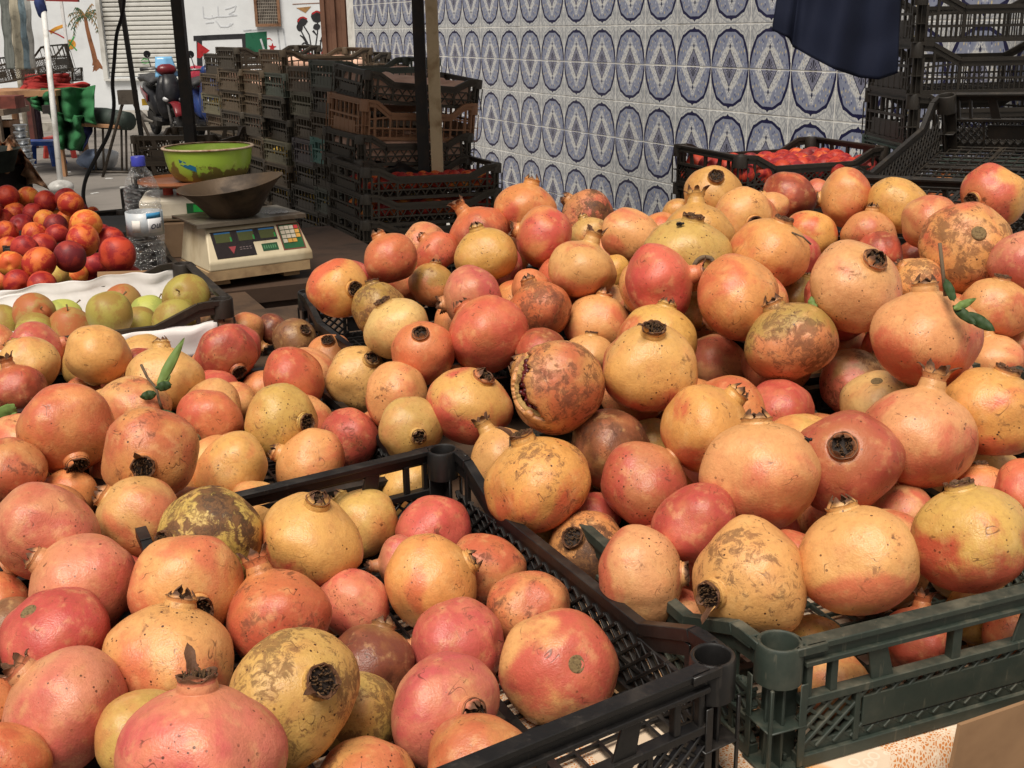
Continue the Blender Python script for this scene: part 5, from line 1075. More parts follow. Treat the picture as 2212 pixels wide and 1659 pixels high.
# ---------------------------------------------------------------- leaves and twigs
def leaf_mat(nm,c,d):
    N=NT(nm); p=N.obj(); c_=N.mix(N.noise(p,60,3),rgb(*c),rgb(*d)); return N.fin(c_,.6,.3)
LG=leaf_mat('light_leaf',(112,134,72),(86,108,50)); DG=leaf_mat('dark_leaf',(52,74,38),(38,56,28)); TW=dirty('twig_bark',(110,92,72),(80,64,50),sc=40,rough=.9)
def leaf(a,b,wd,mat,curl=.15,side=None,par=None):
    a=Vector(a);b=Vector(b);d=b-a;L=d.length; view=((a+b)/2-CAM).normalized(); s=d.cross(view).normalized() if side is None else Vector(side); n=s.cross(d).normalized()
    mb=MB()
    def fn(u,v):
        t=(u-.5)*2; w=wd*math.sin(PI*min(1,v**.85))**.8*.5+.0004
        return a+d*v+s*t*w+n*(abs(t)*w*.3+curl*L*math.sin(PI*v)+.002*math.sin(v*18)*abs(t))
    mb.grid(fn,6,12,.0005); return obj('leaf',mb.mesh('leaf',mat,True),par)
def sprig(label,twig,leaves,dep):
    e=thing('leafy_twig',label,'twig'); 
    obj('twig',MB().tube([atd(x,y,d) for x,y,d in twig],.0022,6).mesh('twig',TW,True),e)
    for (x0,y0,d0,x1,y1,d1,w,m,c) in leaves: leaf(atd(x0,y0,d0),atd(x1,y1,d1),w,m,c,par=e)
d0=SPD['sprig']
SPRIG_W=1
sprig('leafy pomegranate twig with one tall upright leaf lying on the left heap',[(305,788,d0+.02),(318,815,d0+.01),(337,838,d0),(345,870,d0),(352,888,d0+.01)],
 [(340,838,d0,398,730,d0+.05,.014,LG,.04),(345,845,d0,368,812,d0+.02,.007,LG,.03),(338,850,d0-.01,302,858,d0-.02,.013,DG,.04),(335,838,d0-.01,372,830,d0-.02,.013,DG,.04),(350,885,d0,398,912,d0-.01,.008,DG,.05)],d0)
d1=SPD['left']
sprig('curved light green leaf entering at the left edge',[(-20,960,d1),(20,925,d1),(45,905,d1+.02)],[(-22,900,d1+.02,36,880,d1-.02,.018,LG,.12),(36,890,d1-.02,2,948,d1-.03,.014,LG,-.1)],d1)
d2=SPD['right']
sprig('dark green leaves on a bare twig at the right edge of the heap',[(2030,525,d2),(2036,580,d2),(2042,640,d2)],[(2040,600,d2,2062,652,d2-.03,.010,DG,.05),(2060,668,d2-.03,2108,645,d2-.03,.009,LG,.08),(2085,675,d2-.03,2150,715,d2-.05,.013,DG,.06),(2058,660,d2-.02,2110,702,d2-.04,.011,DG,-.05)],d2)
d3=SPD['curl']
pts=smooth([atd(x,y,d3) for x,y in ((1504,600),(1498,585),(1503,567),(1518,556),(1535,558),(1540,565))],4)
tag(obj('curled_stalk',MB().tube(pts,.0035,8).mesh('stalk',TW,True)),'curled dry brown stalk poking up in the middle of the right heap','stalk')
d3=SPD['thin']
tag(obj('dry_twig',MB().tube([atd(1710,502,d3),atd(1735,512,d3),atd(1752,528,d3)],.0015,6).mesh('twig',TW,True)),'thin dry twig across a yellow orange pomegranate in the back row','twig')
tag(leaf(atd(1752,640,SPD['blade']),atd(1760,672,SPD['blade']-.01),.012,LG,.05),'narrow green leaf blade beside the olive freckled pomegranate','leaf').name='fallen_leaf'
fly=dirty('fly_black',(24,24,28),(10,10,12),rough=.3)
for nm,(x,y,dd) in (('fly on the deep red pomegranate with the star crown',(1743,951,SPD['fly1'])),('fly on the yellow green pomegranate with the pale stub',(1470,484,SPD['fly2']))):
    e=thing('fly',nm,'fly',atd(x,y,dd)); obj('body',MB().sphere((0,0,0),.0032,8,6).sphere((.004,0,.0008),.002,8,6).sphere((-.004,0,0),.0028,8,6).mesh('body',fly,True),e)
    obj('wing',MB().grid(lambda u,v:(-.006*v,.0015+.003*u,.003),2,3,.0002).mesh('w',fly),e); obj('wing',MB().grid(lambda u,v:(-.006*v,-.0045+.003*u,.003),2,3,.0002).mesh('w',fly),e)
# ---------------------------------------------------------------- scales, bowls, bottle
T2=thing('scale_table','dark wooden table carrying the two weighing scales and the water bottle','table',(-.80,3.42,0),(0,0,rad(25)))
mb=MB(); mb.box(-.42,.42,-.40,.50,.80,.84); obj('tabletop',mb.mesh('top',dirty('dark_brown_wood',(70,52,40),(44,34,28),sc=6,rough=.7)),T2)
mb=MB(); mb.box(-.41,.41,-.38,-.36,.52,.799); obj('apron_board',mb.mesh('ap',dirty('brown_board',(66,48,38),(46,34,28),sc=6)),T2)
lg2=MB().box(-.03,.03,-.03,.03,0,.799).mesh('leg',wood)
for u,v in ((-.37,-.33),(.37,-.33),(-.37,.45),(.37,.45)): obj('leg',lg2,T2,loc=(u,v,0))
# beige wooden base below the front scale
sb=atd(440,590,3.05)
SR=Matrix.Translation((0,0,0))
syaw=rad(33)
beige=dirty('yellowed_plastic',(206,192,162),(168,148,116),sc=4,rough=.5,bump=.04)
ply=dirty('pale_plywood',(178,150,112),(134,106,78),sc=7,rough=.75)
O=Vector((atd(452,578,3.05).x,atd(452,578,3.05).y,.900)); Sm=Matrix.Translation(O)@Matrix.Rotation(syaw,4,'Z')@Matrix.Scale(.77,4)
e=thing('wooden_board','pale plywood board under the front weighing scale','board'); e.matrix_world=Sm
obj('board',MB().box(-.005,.37,.00,.30,-.045,-.012).mesh('board',ply),e); obj('support_block',MB().box(.02,.08,.03,.27,-.0655,-.046).mesh('b',ply),e); obj('support_block',MB().box(.28,.34,.03,.27,-.0655,-.046).mesh('b',ply),e)
sc=thing('weighing_scale','cream electronic shop scale with three small displays, keypad and steel plate','scale'); sc.matrix_world=Sm
W,Dp=.385,.31
mb=MB(); mb.v=[]; pr=[(0,-.012),(0,.018),(.075,.122),(.085,.126),(Dp,.126),(Dp,-.012)]
n=len(pr); vs=[(0,y,z) for y,z in pr]+[(W,y,z) for y,z in pr]
# slight side inset towards the top
vs=[(x+(.018 if x==0 else -.018)*max(0,(z-.03)/.07),y,z) for x,y,z in vs]
mb.add(vs,[tuple(range(n-1,-1,-1)),tuple(range(n,2*n))]+[(i,(i+1)%n,n+(i+1)%n,n+i) for i in range(n)])
me=mb.mesh('housing',beige,fix=True); h=obj('housing',me,sc); bv=h.modifiers.new('b','BEVEL'); bv.width=.006; bv.segments=3
steel=dirty('worn_steel_plate',(142,134,120),(104,88,74),sc=6,rough=.42,metal=.55)
pl=obj('weighing_plate',MB().box(-.012,W+.004,.055,Dp+.015,.142,.1465).box(-.012,W+.004,.053,.055,.132,.1465).box(-.012,W+.004,Dp+.015,Dp+.017,.132,.1465).mesh('plate',steel),sc)
obj('plate_support',MB().box(.08,.10,.09,.26,.124,.1418).box(.28,.30,.09,.26,.124,.1418).mesh('ps',dark),sc)
# sloped control panel frame
a=Vector((0,0,.018)); b=Vector((0,.075,.122)); up=(b-a).normalized(); nrm=Vector((0,-up.z,up.y)); Lp=(b-a).length
def pan(u0,u1,v0,v1,t=.002,b0=-.0008):
    mb=MB(); P=lambda u,v,w: a+Vector((u*W,0,0))+up*(v*Lp)+nrm*w
    c=[(u0,v0),(u1,v0),(u1,v1),(u0,v1)]
    mb.add([P(u,v,b0) for u,v in c]+[P(u,v,t) for u,v in c],[(0,3,2,1),(4,5,6,7),(0,1,5,4),(1,2,6,5),(2,3,7,6),(3,0,4,7)]); return mb
blackp=dirty('panel_black',(34,26,26),(24,18,20),rough=.35); greenp=dirty('panel_green',(34,92,52),(26,70,42),rough=.4)
obj('display_panel',pan(.09,.70,.50,.90).mesh('p',blackp),sc); obj('lower_panel',pan(.09,.46,.10,.50,t=.0019).mesh('p',blackp),sc)
def lcdm(nm,c,e):
    N=NT(nm); N.b.inputs['Emission Color'].default_value=rgb(*c); N.b.inputs['Emission Strength'].default_value=e; return N.fin(rgb(*[v*.6 for v in c]),.2)
lcd=lcdm('lcd_olive',(84,88,44),.25); lcb=lcdm('lcd_blue_edge',(40,96,140),.35); lcg=lcdm('lcd_green_glow',(40,140,60),.35)
for u in (.12,.335,.54):
    d_=obj('display',pan(u,u+.15,.56,.82,t=.0028).mesh('d',lcd),sc); obj('display_edge',pan(u,u+.15,.82,.86,t=.0029).mesh('d',lcb),d_); obj('display_glow',pan(u+.135,u+.15,.57,.70,t=.0033).mesh('d',lcg),d_)
obj('green_badge',pan(.53,.68,.18,.40).mesh('p',greenp),sc)
mb=MB()
for i in range(6): mb2=pan(.545+.021*i,.555+.021*i,.24,.34,t=.0026); mb.add(mb2.v,mb2.f)
obj('badge_print',mb.mesh('p',dirty('print_pale',(90,150,100),(80,130,90))),sc)
mb=MB()
for i in range(2):
    for j in range(4): m2=pan(.32+.03*j,.34+.03*j,.30+.06*i,.32+.06*i,t=.0026); mb.add(m2.v,m2.f)
obj('panel_print',mb.mesh('p',dirty('print_grey',(120,104,104),(96,84,84))),sc)
P=lambda u,v,w=.0026: a+Vector((u*W,0,0))+up*(v*Lp)+nrm*w
mb=MB(); mb.add([P(.22,.42),P(.25,.20),P(.29,.42)],[(0,1,2)]); obj('red_triangle',mb.mesh('p',dirty('print_red',(140,50,56),(110,40,44))),sc)
kp=obj('keypad',pan(.735,.935,.16,.90).mesh('p',greenp),sc); obj('keypad_edge',pan(.725,.945,.13,.93,t=.0015).mesh('p',dirty('keypad_rim',(128,60,50),(110,50,44))),sc)
kc={'w':dirty('key_white',(206,194,176),(180,168,150)),'y':dirty('key_yellow',(214,160,74),(190,140,60)),'r':dirty('key_red',(190,50,56),(160,40,44))}
for j,row in enumerate(('wyy','wwwy','wwwy','wwwr')):
    for i,ch in enumerate(row): obj('key',pan(.745+.046*i,.785+.046*i,.34+.135*j,.45+.135*j,t=.0042).mesh('k',kc[ch]),sc)
# crumpled film on the plate
mb=MB(); mb.grid(lambda u,v:(.26+.09*u,.10+.07*v,.1475+.012*abs(noise.noise(Vector((u*6,v*6,2))))+.0005),14,14)
N=NT('clear_film'); N.b.inputs['Alpha'].default_value=.35; film_m=N.fin(rgb(220,220,220),.15,.6)
o=tag(obj('plastic_film',mb.mesh('film',film_m)),'crumpled clear plastic film lying on the steel plate right of the dark bowl','film'); o.matrix_world=Sm
# dark bowl
iron=dirty('tarnished_pan',(92,76,60),(60,50,42),sc=9,rough=.5,metal=.35,world=False); 
bm_=Sm@Matrix.Scale(1.22,4)@Matrix.Translation((.138,.135,.1202))@Matrix.Rotation(rad(-33),4,'Z')@Matrix.Rotation(rad(-4),4,'Y')@Matrix.Rotation(rad(4),4,'X')
mb=MB(); mb.lathe([(.001,0),(.062,0),(.070,.004),(.088,.03),(.110,.064),(.128,.085),(.139,.094),(.141,.093),(.139,.091),(.126,.080),(.105,.056),(.084,.026),(.068,.006),(.001,.005)],48)
mb.v=[(x*(1+.10*min(1,z/.09)),y*.97,z+.007*(x/.14)*(z/.09)+.008*abs(x/.14)**3*(z/.09)) for x,y,z in mb.v]
bo=tag(obj('weighing_pan',mb.mesh('pan',iron,60,fix=True)),'dark tarnished metal bowl resting on the front scale','bowl'); bo.matrix_world=bm_
# second scale
O2=atd(400,445,3.62); O2.z=.945
s2=thing('kitchen_scale','small white scale with a round orange brown tray and green display','scale',(O2.x,O2.y,O2.z),(0,0,rad(12)))
mb=MB(); mb.box(-.13,.13,-.10,.12,0,.075); h=obj('housing',mb.mesh('h',dirty('offwhite_plastic',(214,204,184),(180,168,146),sc=4,rough=.4)),s2); bv=h.modifiers.new('b','BEVEL'); bv.width=.02; bv.segments=4
obj('display',MB().box(.01,.115,-.1025,-.099,.022,.055).mesh('d',greenp),s2); obj('display_glow',MB().box(.03,.112,-.104,-.1026,.028,.05).mesh('d',lcg),s2)
redk=dirty('red_knob',(190,72,52),(150,54,42)); 
for x in (-.045,-.005): obj('knob',MB().lathe([(.001,0),(.016,0),(.014,.028),(.001,.028)],12,c=(x,-.03,.0755)).mesh('k',redk,40),s2)
obj('tray',MB().lathe([(.001,.106),(.13,.106),(.136,.112),(.134,.120),(.128,.113),(.001,.111)],32).mesh('t',dirty('copper_brown',(170,104,66),(130,76,50),rough=.4),40),s2)
obj('tray',MB().lathe([(.001,.0),(.02,.0),(.02,.031),(.001,.031)],12,c=(0,0,.0755)).mesh('t',dark,40),s2).name='tray_stem'
# packing box under the second scale
bx=tag(obj('wooden_box',MB().box(-.17,.17,-.13,.15,.842,.943).mesh('b',dirty('brown_box',(120,96,72),(88,68,52),sc=6)),None,(O2.x,O2.y,0),(0,0,rad(12))),'brown wooden box carrying the small white scale','box')
# green bowl
N=NT('enamel_green'); p=N.obj(); z=N.n('SeparateXYZ'); N.L(p,z.inputs[0]); ch=N.step(N.math('ADD',N.noise(p,18,5,.65),N.math('MULTIPLY',z.outputs[2],-5.0)),.30,.36)
ch2=N.step(N.noise(p,7,4),.62,.66); c=N.mix(ch2,rgb(168,200,74),rgb(182,206,92)); c=N.mix(N.math('MULTIPLY',ch,.9),c,rgb(112,90,52)); GE=N.fin(c,.3,.5)
bp=O2+Vector((.085,.01,.106+.008)); gb_=thing('enamel_bowl','lime green enamel bowl with rusty chips and a blue patch behind the dark bowl','bowl',bp)
mb=MB(); mb.lathe([(.001,0),(.092,0),(.106,.006),(.122,.032),(.129,.060),(.134,.098),(.131,.098),(.126,.060),(.118,.032),(.102,.010),(.001,.006)],48); obj('body',mb.mesh('b',GE,50,fix=True),gb_)
obj('rim',MB().lathe([(.130,.097),(.139,.097),(.141,.100),(.138,.103),(.130,.102)],48).mesh('r',dirty('cream_rim',(220,196,168),(150,90,60),sc=12),True),gb_)
def onb(th,z,dr=.0006):
    rr=.124+(.134-.124)*((z-.04)/.058); return (rr+dr)*math.cos(th),(rr+dr)*math.sin(th),z
mb=MB(); mb.grid(lambda u,v: onb(rad(-118)+u*.42,.066-.022*u+(v-.5)*.018*(1-.3*abs(u-.4)),.0012),10,3,.0005); obj('blue_patch',mb.mesh('p',dirty('blue_enamel',(28,110,150),(24,90,120))),gb_)
# bottle
N=NT('clear_pet'); lw=N.n('LayerWeight'); lw.inputs[0].default_value=.35; wr=N.noise(N.scale(N.obj(),(1,1,3)),26,3,.6,1.4); N.put(N.b.inputs['Alpha'],N.math('ADD',N.math('MULTIPLY',lw.outputs['Facing'],.45),N.math('MULTIPLY',N.step(wr,.5,.62),.22),clamp=True)); N.bump(wr,.9,.03); N.b.inputs['Metallic'].default_value=.25; PET=N.fin((.80,.82,.84,1),.06,1.0)
Pb=atd(322,562,3.16); Pb.z=.842+.0; 
bt=thing('water_bottle','large clear plastic water bottle with a blue cap beside the scale','bottle',(Pb.x,Pb.y,.842)); 
hb=(Pb-CAM).length; 
k=1.06
mb=MB(); prof=[(.001,.008),(.030,.004),(.040,.0),(.0445,.008)]
for i in range(34):
    z=.012+.205*i/34; inl=.11<z<.165; r=.0445 if inl else .0435+.0016*math.sin(i*2.1)
    prof.append((r,z))
prof+=[(.0445,.222),(.044,.24),(.038,.262),(.026,.284),(.0165,.298),(.0145,.302),(.0145,.318),(.012,.318)]
mb.lathe(prof,40)
mb.v=[(x*(1+.02*noise.noise(Vector((x*60,y*60,z*30)))),y*(1+.03*noise.noise(Vector((x*50,y*50,z*26+3)))),z) for x,y,z in mb.v]
obj('body',mb.mesh('body',PET,True),bt,scale=k)
obj('cap',MB().lathe([(.001,.300),(.0175,.300),(.0175,.322),(.016,.324),(.001,.324)],24).mesh('cap',dirty('blue_cap',(60,66,170),(48,54,140),rough=.35),40),bt,scale=k)
LBL=dirty('label_pale',(196,200,204),(150,170,186),sc=14,rough=.35)
def ring(name,z0,z1,mat,r=.0462,t0=0,t1=2*PI,n=40):
    mb=MB(); mb.grid(lambda u,v:(r*math.cos(t0+(t1-t0)*u),r*math.sin(t0+(t1-t0)*u),z0+(z1-z0)*v),n,1,.0002); return obj(name,mb.mesh(name,mat,True),bt,scale=k)
ring('label',.128,.186,LBL); va=math.atan2(-Pb.y,-Pb.x)
ring('label_print_blue',.172,.186,dirty('label_blue',(70,150,200),(50,120,180)),.0466,va+.1,va+1.0,12); ring('label_print_white',.138,.168,dirty('label_white',(226,220,214),(206,200,196)),.0466,va-.75,va-.25,8)
ring('label_print_white',.136,.172,dirty('label_white2',(230,230,232),(214,214,218)),.0466,va+.15,va+1.1,12)
tc=bpy.data.curves.new('t','FONT'); tc.body='oui'; tc.size=.026; tc.extrude=.0002; tc.shear=.3; to=bpy.data.objects.new('t',tc); COL.objects.link(to)
bpy.context.view_layer.update(); tme=bpy.data.meshes.new_from_object(to.evaluated_get(bpy.context.evaluated_depsgraph_get())); bpy.data.objects.remove(to)
for v in tme.vertices:
    x,y,z=v.co; th=va+.25+x/.047; r=.0470+z; v.co=(r*math.cos(th),r*math.sin(th),.146+y)
tme.materials.clear(); tme.materials.append(dirty('label_ink',(34,40,62),(30,34,54))); obj('label_lettering',tme,bt,scale=k)
tag(obj('paper_slip',MB().box(-.018,.018,-.03,.03,0,.0006).mesh('s',dirty('pinkish_slip',(186,140,112),(160,116,92))),None,(atd(385,545,3.2).x,atd(385,545,3.2).y,.8415),(0,0,.5)),'small pinkish paper slip on the table right of the bottle','paper')
# ---------------------------------------------------------------- crate stacks at the back
PL={'k':plastic('stack_black',(62,56,48),(110,96,78),.4),'d':plastic('stack_dark_brown',(82,70,56),(120,102,80),.45),'o':plastic('stack_olive',(98,94,76),(126,114,92),.4),'g':plastic('stack_grey_green',(70,76,68),(118,108,90),.4),
 't':plastic('stack_teal',(86,124,116),(126,120,104),.4),'b':plastic('stack_tan_brown',(142,102,74),(150,124,98),.4),'v':plastic('stack_violet_grey',(70,64,68),(110,100,92),.4)}
CNAME={'k':'black','d':'dark brown','o':'olive','g':'grey green','t':'pale teal','b':'tan brown','v':'violet grey'}
SW,SL,SH=.38,.50,.118
SM={}
for kk,m in PL.items(): SM[kk]=(crate_meshes(SW,SL,SH,m,fine=False,style=1,floor_pitch=.05),)
SMJ=joined(SM['k'][0],'crate'); SM0=crate_meshes(SW,SL,SH,PL['k'],fine=False,style=0,floor_pitch=.05); SM0d=crate_meshes(SW,SL,SH,PL['d'],fine=False,style=0,floor_pitch=.05)
yv_=rad(29); yl=Vector((math.cos(yv_),math.sin(yv_),0)) # long axis, receding to the right
cols=[('leftmost stack by the scooter',470,117,6.7,'kdodkdkkd',0),('second stack from left',511,102,6.3,'kddkdkdkkd',0),('low stack behind the bowl stack',560,153,6.1,'ddkdkkd',0),
      ('tall stack behind the green bowl',605,108,5.8,'dgkkodkkkd',0),('stack left of the teal one',674,146,5.4,'doDvkkkkk'.replace('D','d'),0),('stack holding the teal crate',723,132,5.0,'gkdtkgkkkk',0)]
lem=dirty('lemon_peel',(246,206,86),(232,180,60),rough=.45); pkp=dirty('pink_tissue',(250,206,182),(226,176,150),sc=6,rough=.8)
rk=random.Random(8)
def contents(M,kind,i,where):
    if kind=='lemon':
        mb=MB(); R=random.Random(i)
        for q in range(60): mb.sphere((R.uniform(-.155,.155),R.uniform(-.218,.218),R.uniform(.035,.085)),.024,8,6)
        o=obj('lemons',mb.mesh('lemons',lem,True)); o.matrix_world=M; tag(o,f'yellow lemons in {where}','lemons',kind='stuff')
    else:
        mb=MB(); mb.grid(lambda u,v:((u-.5)*.345,(v-.5)*.465,.082+.03*noise.noise(Vector((u*5+i,v*5,1)))+(.008 if i else -.02)-.075*max(0,(max(abs(u-.5),abs(v-.5))-.44)/.06)),26,26,.001)
        o=obj('tissue_paper',mb.mesh('tissue',pkp,True)); o.matrix_world=M; tag(o,f'pink tissue in {where}','paper')
def stack(where,px,py,d,codes,contents_map={},stopz=0,lean=0,ptop=None,meshes=None,corner=None,jit=.012,names=None):
    c0=corner or atd(px,py,d); z=c0.z-SH; i=0; step=SH-.003
    while z>stopz:
        code=codes[i] if i<len(codes) else 'k'
        a=yv_+rk.uniform(-.04,.04); y=Vector((math.cos(a),math.sin(a),0)); x=Vector((y.y,-y.x,0))  # x = right/front
        base=Vector((c0.x+rk.uniform(-jit,jit)-lean*0,c0.y+rk.uniform(-jit,jit),z))
        m=Matrix((x,y,Vector((0,0,1)))).transposed()
        if lean: m=Matrix.Rotation(lean,3,'Y')@m
        M=m.to_4x4(); M.translation=base-m@Vector((SW/2,-SL/2,0))
        nm=f'{CNAME[code]} crate, {ORD[i] if i<12 else "low"} from top of the {where}'
        if i<len(codes): make_crate(SM[code][0],nm,group='fruit crates stacked at the back',M=M)
        else:
            o=obj('plastic_crate',SMJ); o.matrix_world=M; tag(o,f'black crate low in the {where}, hidden behind the stall','crate','hidden lower crates of the stacks')
        if i in contents_map: contents(M,contents_map[i],i,f'{ORD[i]} crate from top of the {where}')
        z-=step; i+=1
for ci,(wh,px,py,d,codes,ln) in enumerate(cols):
    cm={0:{2:'lemon',3:'tissue'},1:{1:'tissue',3:'tissue',4:'tissue',5:'lemon'},2:{0:'tissue',1:'tissue',2:'tissue',3:'lemon'},3:{0:'tissue',1:'tissue',4:'lemon',5:'lemon',6:'lemon'},4:{0:'tissue',3:'tissue',4:'lemon',5:'lemon',6:'lemon'},5:{0:'tissue',1:'tissue',3:'tissue',4:'lemon',5:'lemon',6:'lemon',7:'lemon'}}[ci]
    stack(wh,px,py,d,codes,cm)
# second rank, seen over the first (tops only)
stack('rear stack beside the tulip painting',715,106,6.35,'kk',stopz=1.15,corner=atd(655,118,6.0)); 
# leaning front stack with the tan crate
c=atd(790,152,4.42)
def single(code,px,py,d,yaw,lean,label,W=SW,L=SL,H=SH,style=1,cont=None,mesh=None):
    P=atd(px,py,d); a=yaw; y=Vector((math.cos(a),math.sin(a),0)); x=Vector((y.y,-y.x,0)); m=Matrix.Rotation(lean,3,'Y')@Matrix((x,y,Vector((0,0,1)))).transposed()
    M=m.to_4x4(); M.translation=P-m@Vector((W/2,-L/2,H)); e=make_crate(mesh or SM[code][0],label,group='fruit crates stacked at the back',M=M)
    if cont: contents(M,cont,px,label)
    return M
TB=crate_meshes(SW,SL,.150,PL['b'],fine=False,style=1,floor_pitch=.05)
single('k',790,152,4.40,rad(27),rad(7),'black crate on top of the leaning stack behind the posts',cont='tissue',mesh=SM0)
single('b',783,215,4.38,rad(29),rad(5),'tan brown slatted crate in the leaning stack behind the posts',mesh=TB,H=.150)
single('k',772,292,4.38,rad(29),rad(3),'black crate with pink tissue below the tan brown one',cont='tissue',mesh=SM0)
single('k',770,347,4.38,rad(29),rad(2),'black crate holding a black bag behind the foot of the timber post',cont='tissue',mesh=SM0)
bagm=dirty('black_bag',(26,25,26),(44,42,42),rough=.35)
# nectarine crates in front
HM=crate_meshes(.40,.56,SH,PL['k'],fine=False,style=0,floor_pitch=.05)
k_=0
for (px,py,d,lab) in ((784,364,4.14,'black crate of nectarines standing before the leaning stack, topmost'),(784,422,4.14,'second black crate of nectarines before the leaning stack'),(784,478,4.14,'third black crate below the two crates of nectarines')):
    P=atd(px,py,d); a=rad(27); y=Vector((math.cos(a),math.sin(a),0)); x=Vector((y.y,-y.x,0)); m=Matrix.Rotation(rad(2.2),3,'Y')@Matrix((x,y,Vector((0,0,1)))).transposed()
    M=m.to_4x4(); M.translation=P-m@Vector((.2,-.28,SH)); make_crate(HM,lab,group='fruit crates stacked at the back',M=M)
    if k_<2:
        for i in range(10):
            for j in range(3):
                q=M@Vector((.155-j*.065+rk.uniform(-.006,.006),-.245+i*.054,.048+rk.uniform(0,.008))); ky=rk.choice(['r','ro','ro','o','d']); fruit('nectarine',rk.choice(NM),q,.027,ky,(f'small {NW[ky]} nectarine, {ORD[i]} from left in the {["upper","lower"][k_]} crate before the leaning stack' if j==0 else 'small nectarine behind the front row in a crate before the leaning stack'),'nectarine','nectarines in the crates before the leaning stack' if j==0 else 'rear nectarines in the crates before the leaning stack',rk,rk.uniform(0,30))
    k_+=1
zz=atd(784,478,4.14).z-SH*2
i=0
while zz>0:
    o=obj('plastic_crate',SMJ); o.matrix_world=M.copy(); o.location=(M.translation.x,M.translation.y,zz); o.rotation_euler=(0,0,o.rotation_euler.z); tag(o,'black crate low under the nectarine crates, hidden behind the stall','crate','hidden lower crates of the stacks'); zz-=SH
P=atd(875,385,4.45); mb=MB(); mb.sphere((0,0,0),.13,24,16,.42); mb.v=[(x*(1+.2*noise.noise(Vector((x*9,y*9,z*9)))),y*(1+.2*noise.noise(Vector((x*9,y*9,z*9+4)))),z*(1+.6*noise.noise(Vector((x*14,y*14,3))))) for x,y,z in mb.v]
tag(obj('black_bag',mb.mesh('bag',bagm,True),None,(P.x-.05,P.y+.06,P.z-.01)),'crumpled black plastic bag at the foot of the two posts','bag')
# black crate behind the bottle
for (px,py,d,lab,H_) in ((455,292,5.2,'dark crate behind the water bottle, topmost',0),(455,348,5.2,'dark crate behind the water bottle, second',0)):
    single('k',px,py,d,rad(84),0,lab,mesh=SM0d)
P=atd(268,404,5.2); bb_=tag(obj('crate_stand',MB().box(-.02,.40,-.0,.45,0,P.z-.01).mesh('s',dirty('dark_crate_stand',(48,42,38),(34,30,28))),None,(P.x,P.y,0)),'dark wooden bin under the crates behind the water bottle','bin')
# ---------------------------------------------------------------- right hand side
KM=crate_meshes(.43,.56,.13,DBR,fine=True); N_=atd(1596,337,3.55)
for q in range(9):
    ang=rad(20); y=Vector((math.cos(ang),math.sin(ang),0)); x=Vector((y.y,-y.x,0)); m=Matrix((x,y,Vector((0,0,1)))).transposed(); M=m.to_4x4(); M.translation=Vector((N_.x,N_.y,N_.z-.13-.128*q))-m@Vector((.215,-.28,0))
    if M.translation.z<0: break
    if q<3: make_crate(KM,f'brown black crate by the tiled wall, {ORD[q]} from the top'+(', full of nectarines' if q==0 else ''),group='crates standing by the tiled wall',M=M)
    else: o=obj('plastic_crate',SMJ); o.matrix_world=M; tag(o,'black crate low by the tiled wall, hidden behind the heap','crate','hidden lower crates of the stacks')
    if q==0: MK=M.copy()
rk=random.Random(77)
for i in range(8):
    for j in range(6):
        for l in range(2):
            q=MK@Vector((-.16+j*.062+rk.uniform(-.01,.01)+(.03 if l else 0),-.235+i*.066+rk.uniform(-.01,.01),.034+.030*l+rk.uniform(-.004,.006)))
            ky=rk.choice(['r','ro','d','d','p','r']); fruit('nectarine',rk.choice(NM),q,.034,ky,(f'{NW[ky]} nectarine, {ORD[i]} from left in the {ORD[5-j]} row of the wall crate' if l else 'nectarine of the lower layer in the crate by the tiled wall'),'nectarine','nectarines in the crate by the tiled wall' if l else 'lower layer of nectarines in the wall crate',rk,rk.uniform(0,30))
# tilted empty crate
TM_=crate_meshes(.46,.60,.15,plastic('tilted_crate_plastic',(28,25,22),(90,78,62),.35),fine=True)
Pc=atd(2034,200,2.95)
yv=Vector((.62,.74,.25)).normalized(); xv=yv.cross(Vector((0,0,1))).normalized(); xv=(xv+Vector((0,0,.03))).normalized(); zv=xv.cross(yv).normalized(); m=Matrix((xv,yv,zv)).transposed(); M=m.to_4x4(); M.translation=Pc-m@Vector((-.23,.30,.15))
make_crate(TM_,'empty dark crate tilted towards the viewer at the right back of the heap',M=M,bevel=True)
# tall crate stack on the right
KT={c:crate_meshes(.40,.62,.155,plastic('right_stack_'+n,col,(86,76,62),.22),fine=True,style=1,floor_pitch=.035) for c,n,col in (('d','dark',(30,26,22)),('g','green',(50,62,57)))}
Pk=atd(1966,205,3.55)
i=0
for zt_,c in ((0,'g'),(1,'d'),(2,'d'),(3,'d')):
    z=Pk.z-.153+.153*(zt_-1)
    ang=rad(3); y=Vector((math.cos(ang),math.sin(ang),0)); x=Vector((y.y,-y.x,0)); m=Matrix((x,y,Vector((0,0,1)))).transposed(); M=m.to_4x4(); M.translation=Vector((Pk.x,Pk.y,z))-m@Vector((.20,-.31,0))
    make_crate(KT[c],['grey green crate at the bottom of the visible right hand stack','dark crate, second up in the tall right hand stack','dark crate, third up in the tall right hand stack','dark crate at the top of the tall right hand stack'][zt_],group='crates of the tall right hand stack',M=M)
z=Pk.z-.153*2-.153
while z>0.0:
    o=obj('plastic_crate',SMJ); M2=M.copy(); M2.translation.z=z; o.matrix_world=M2; tag(o,'black crate low in the right hand stack, hidden behind the heap','crate','hidden lower crates of the stacks'); z-=.13
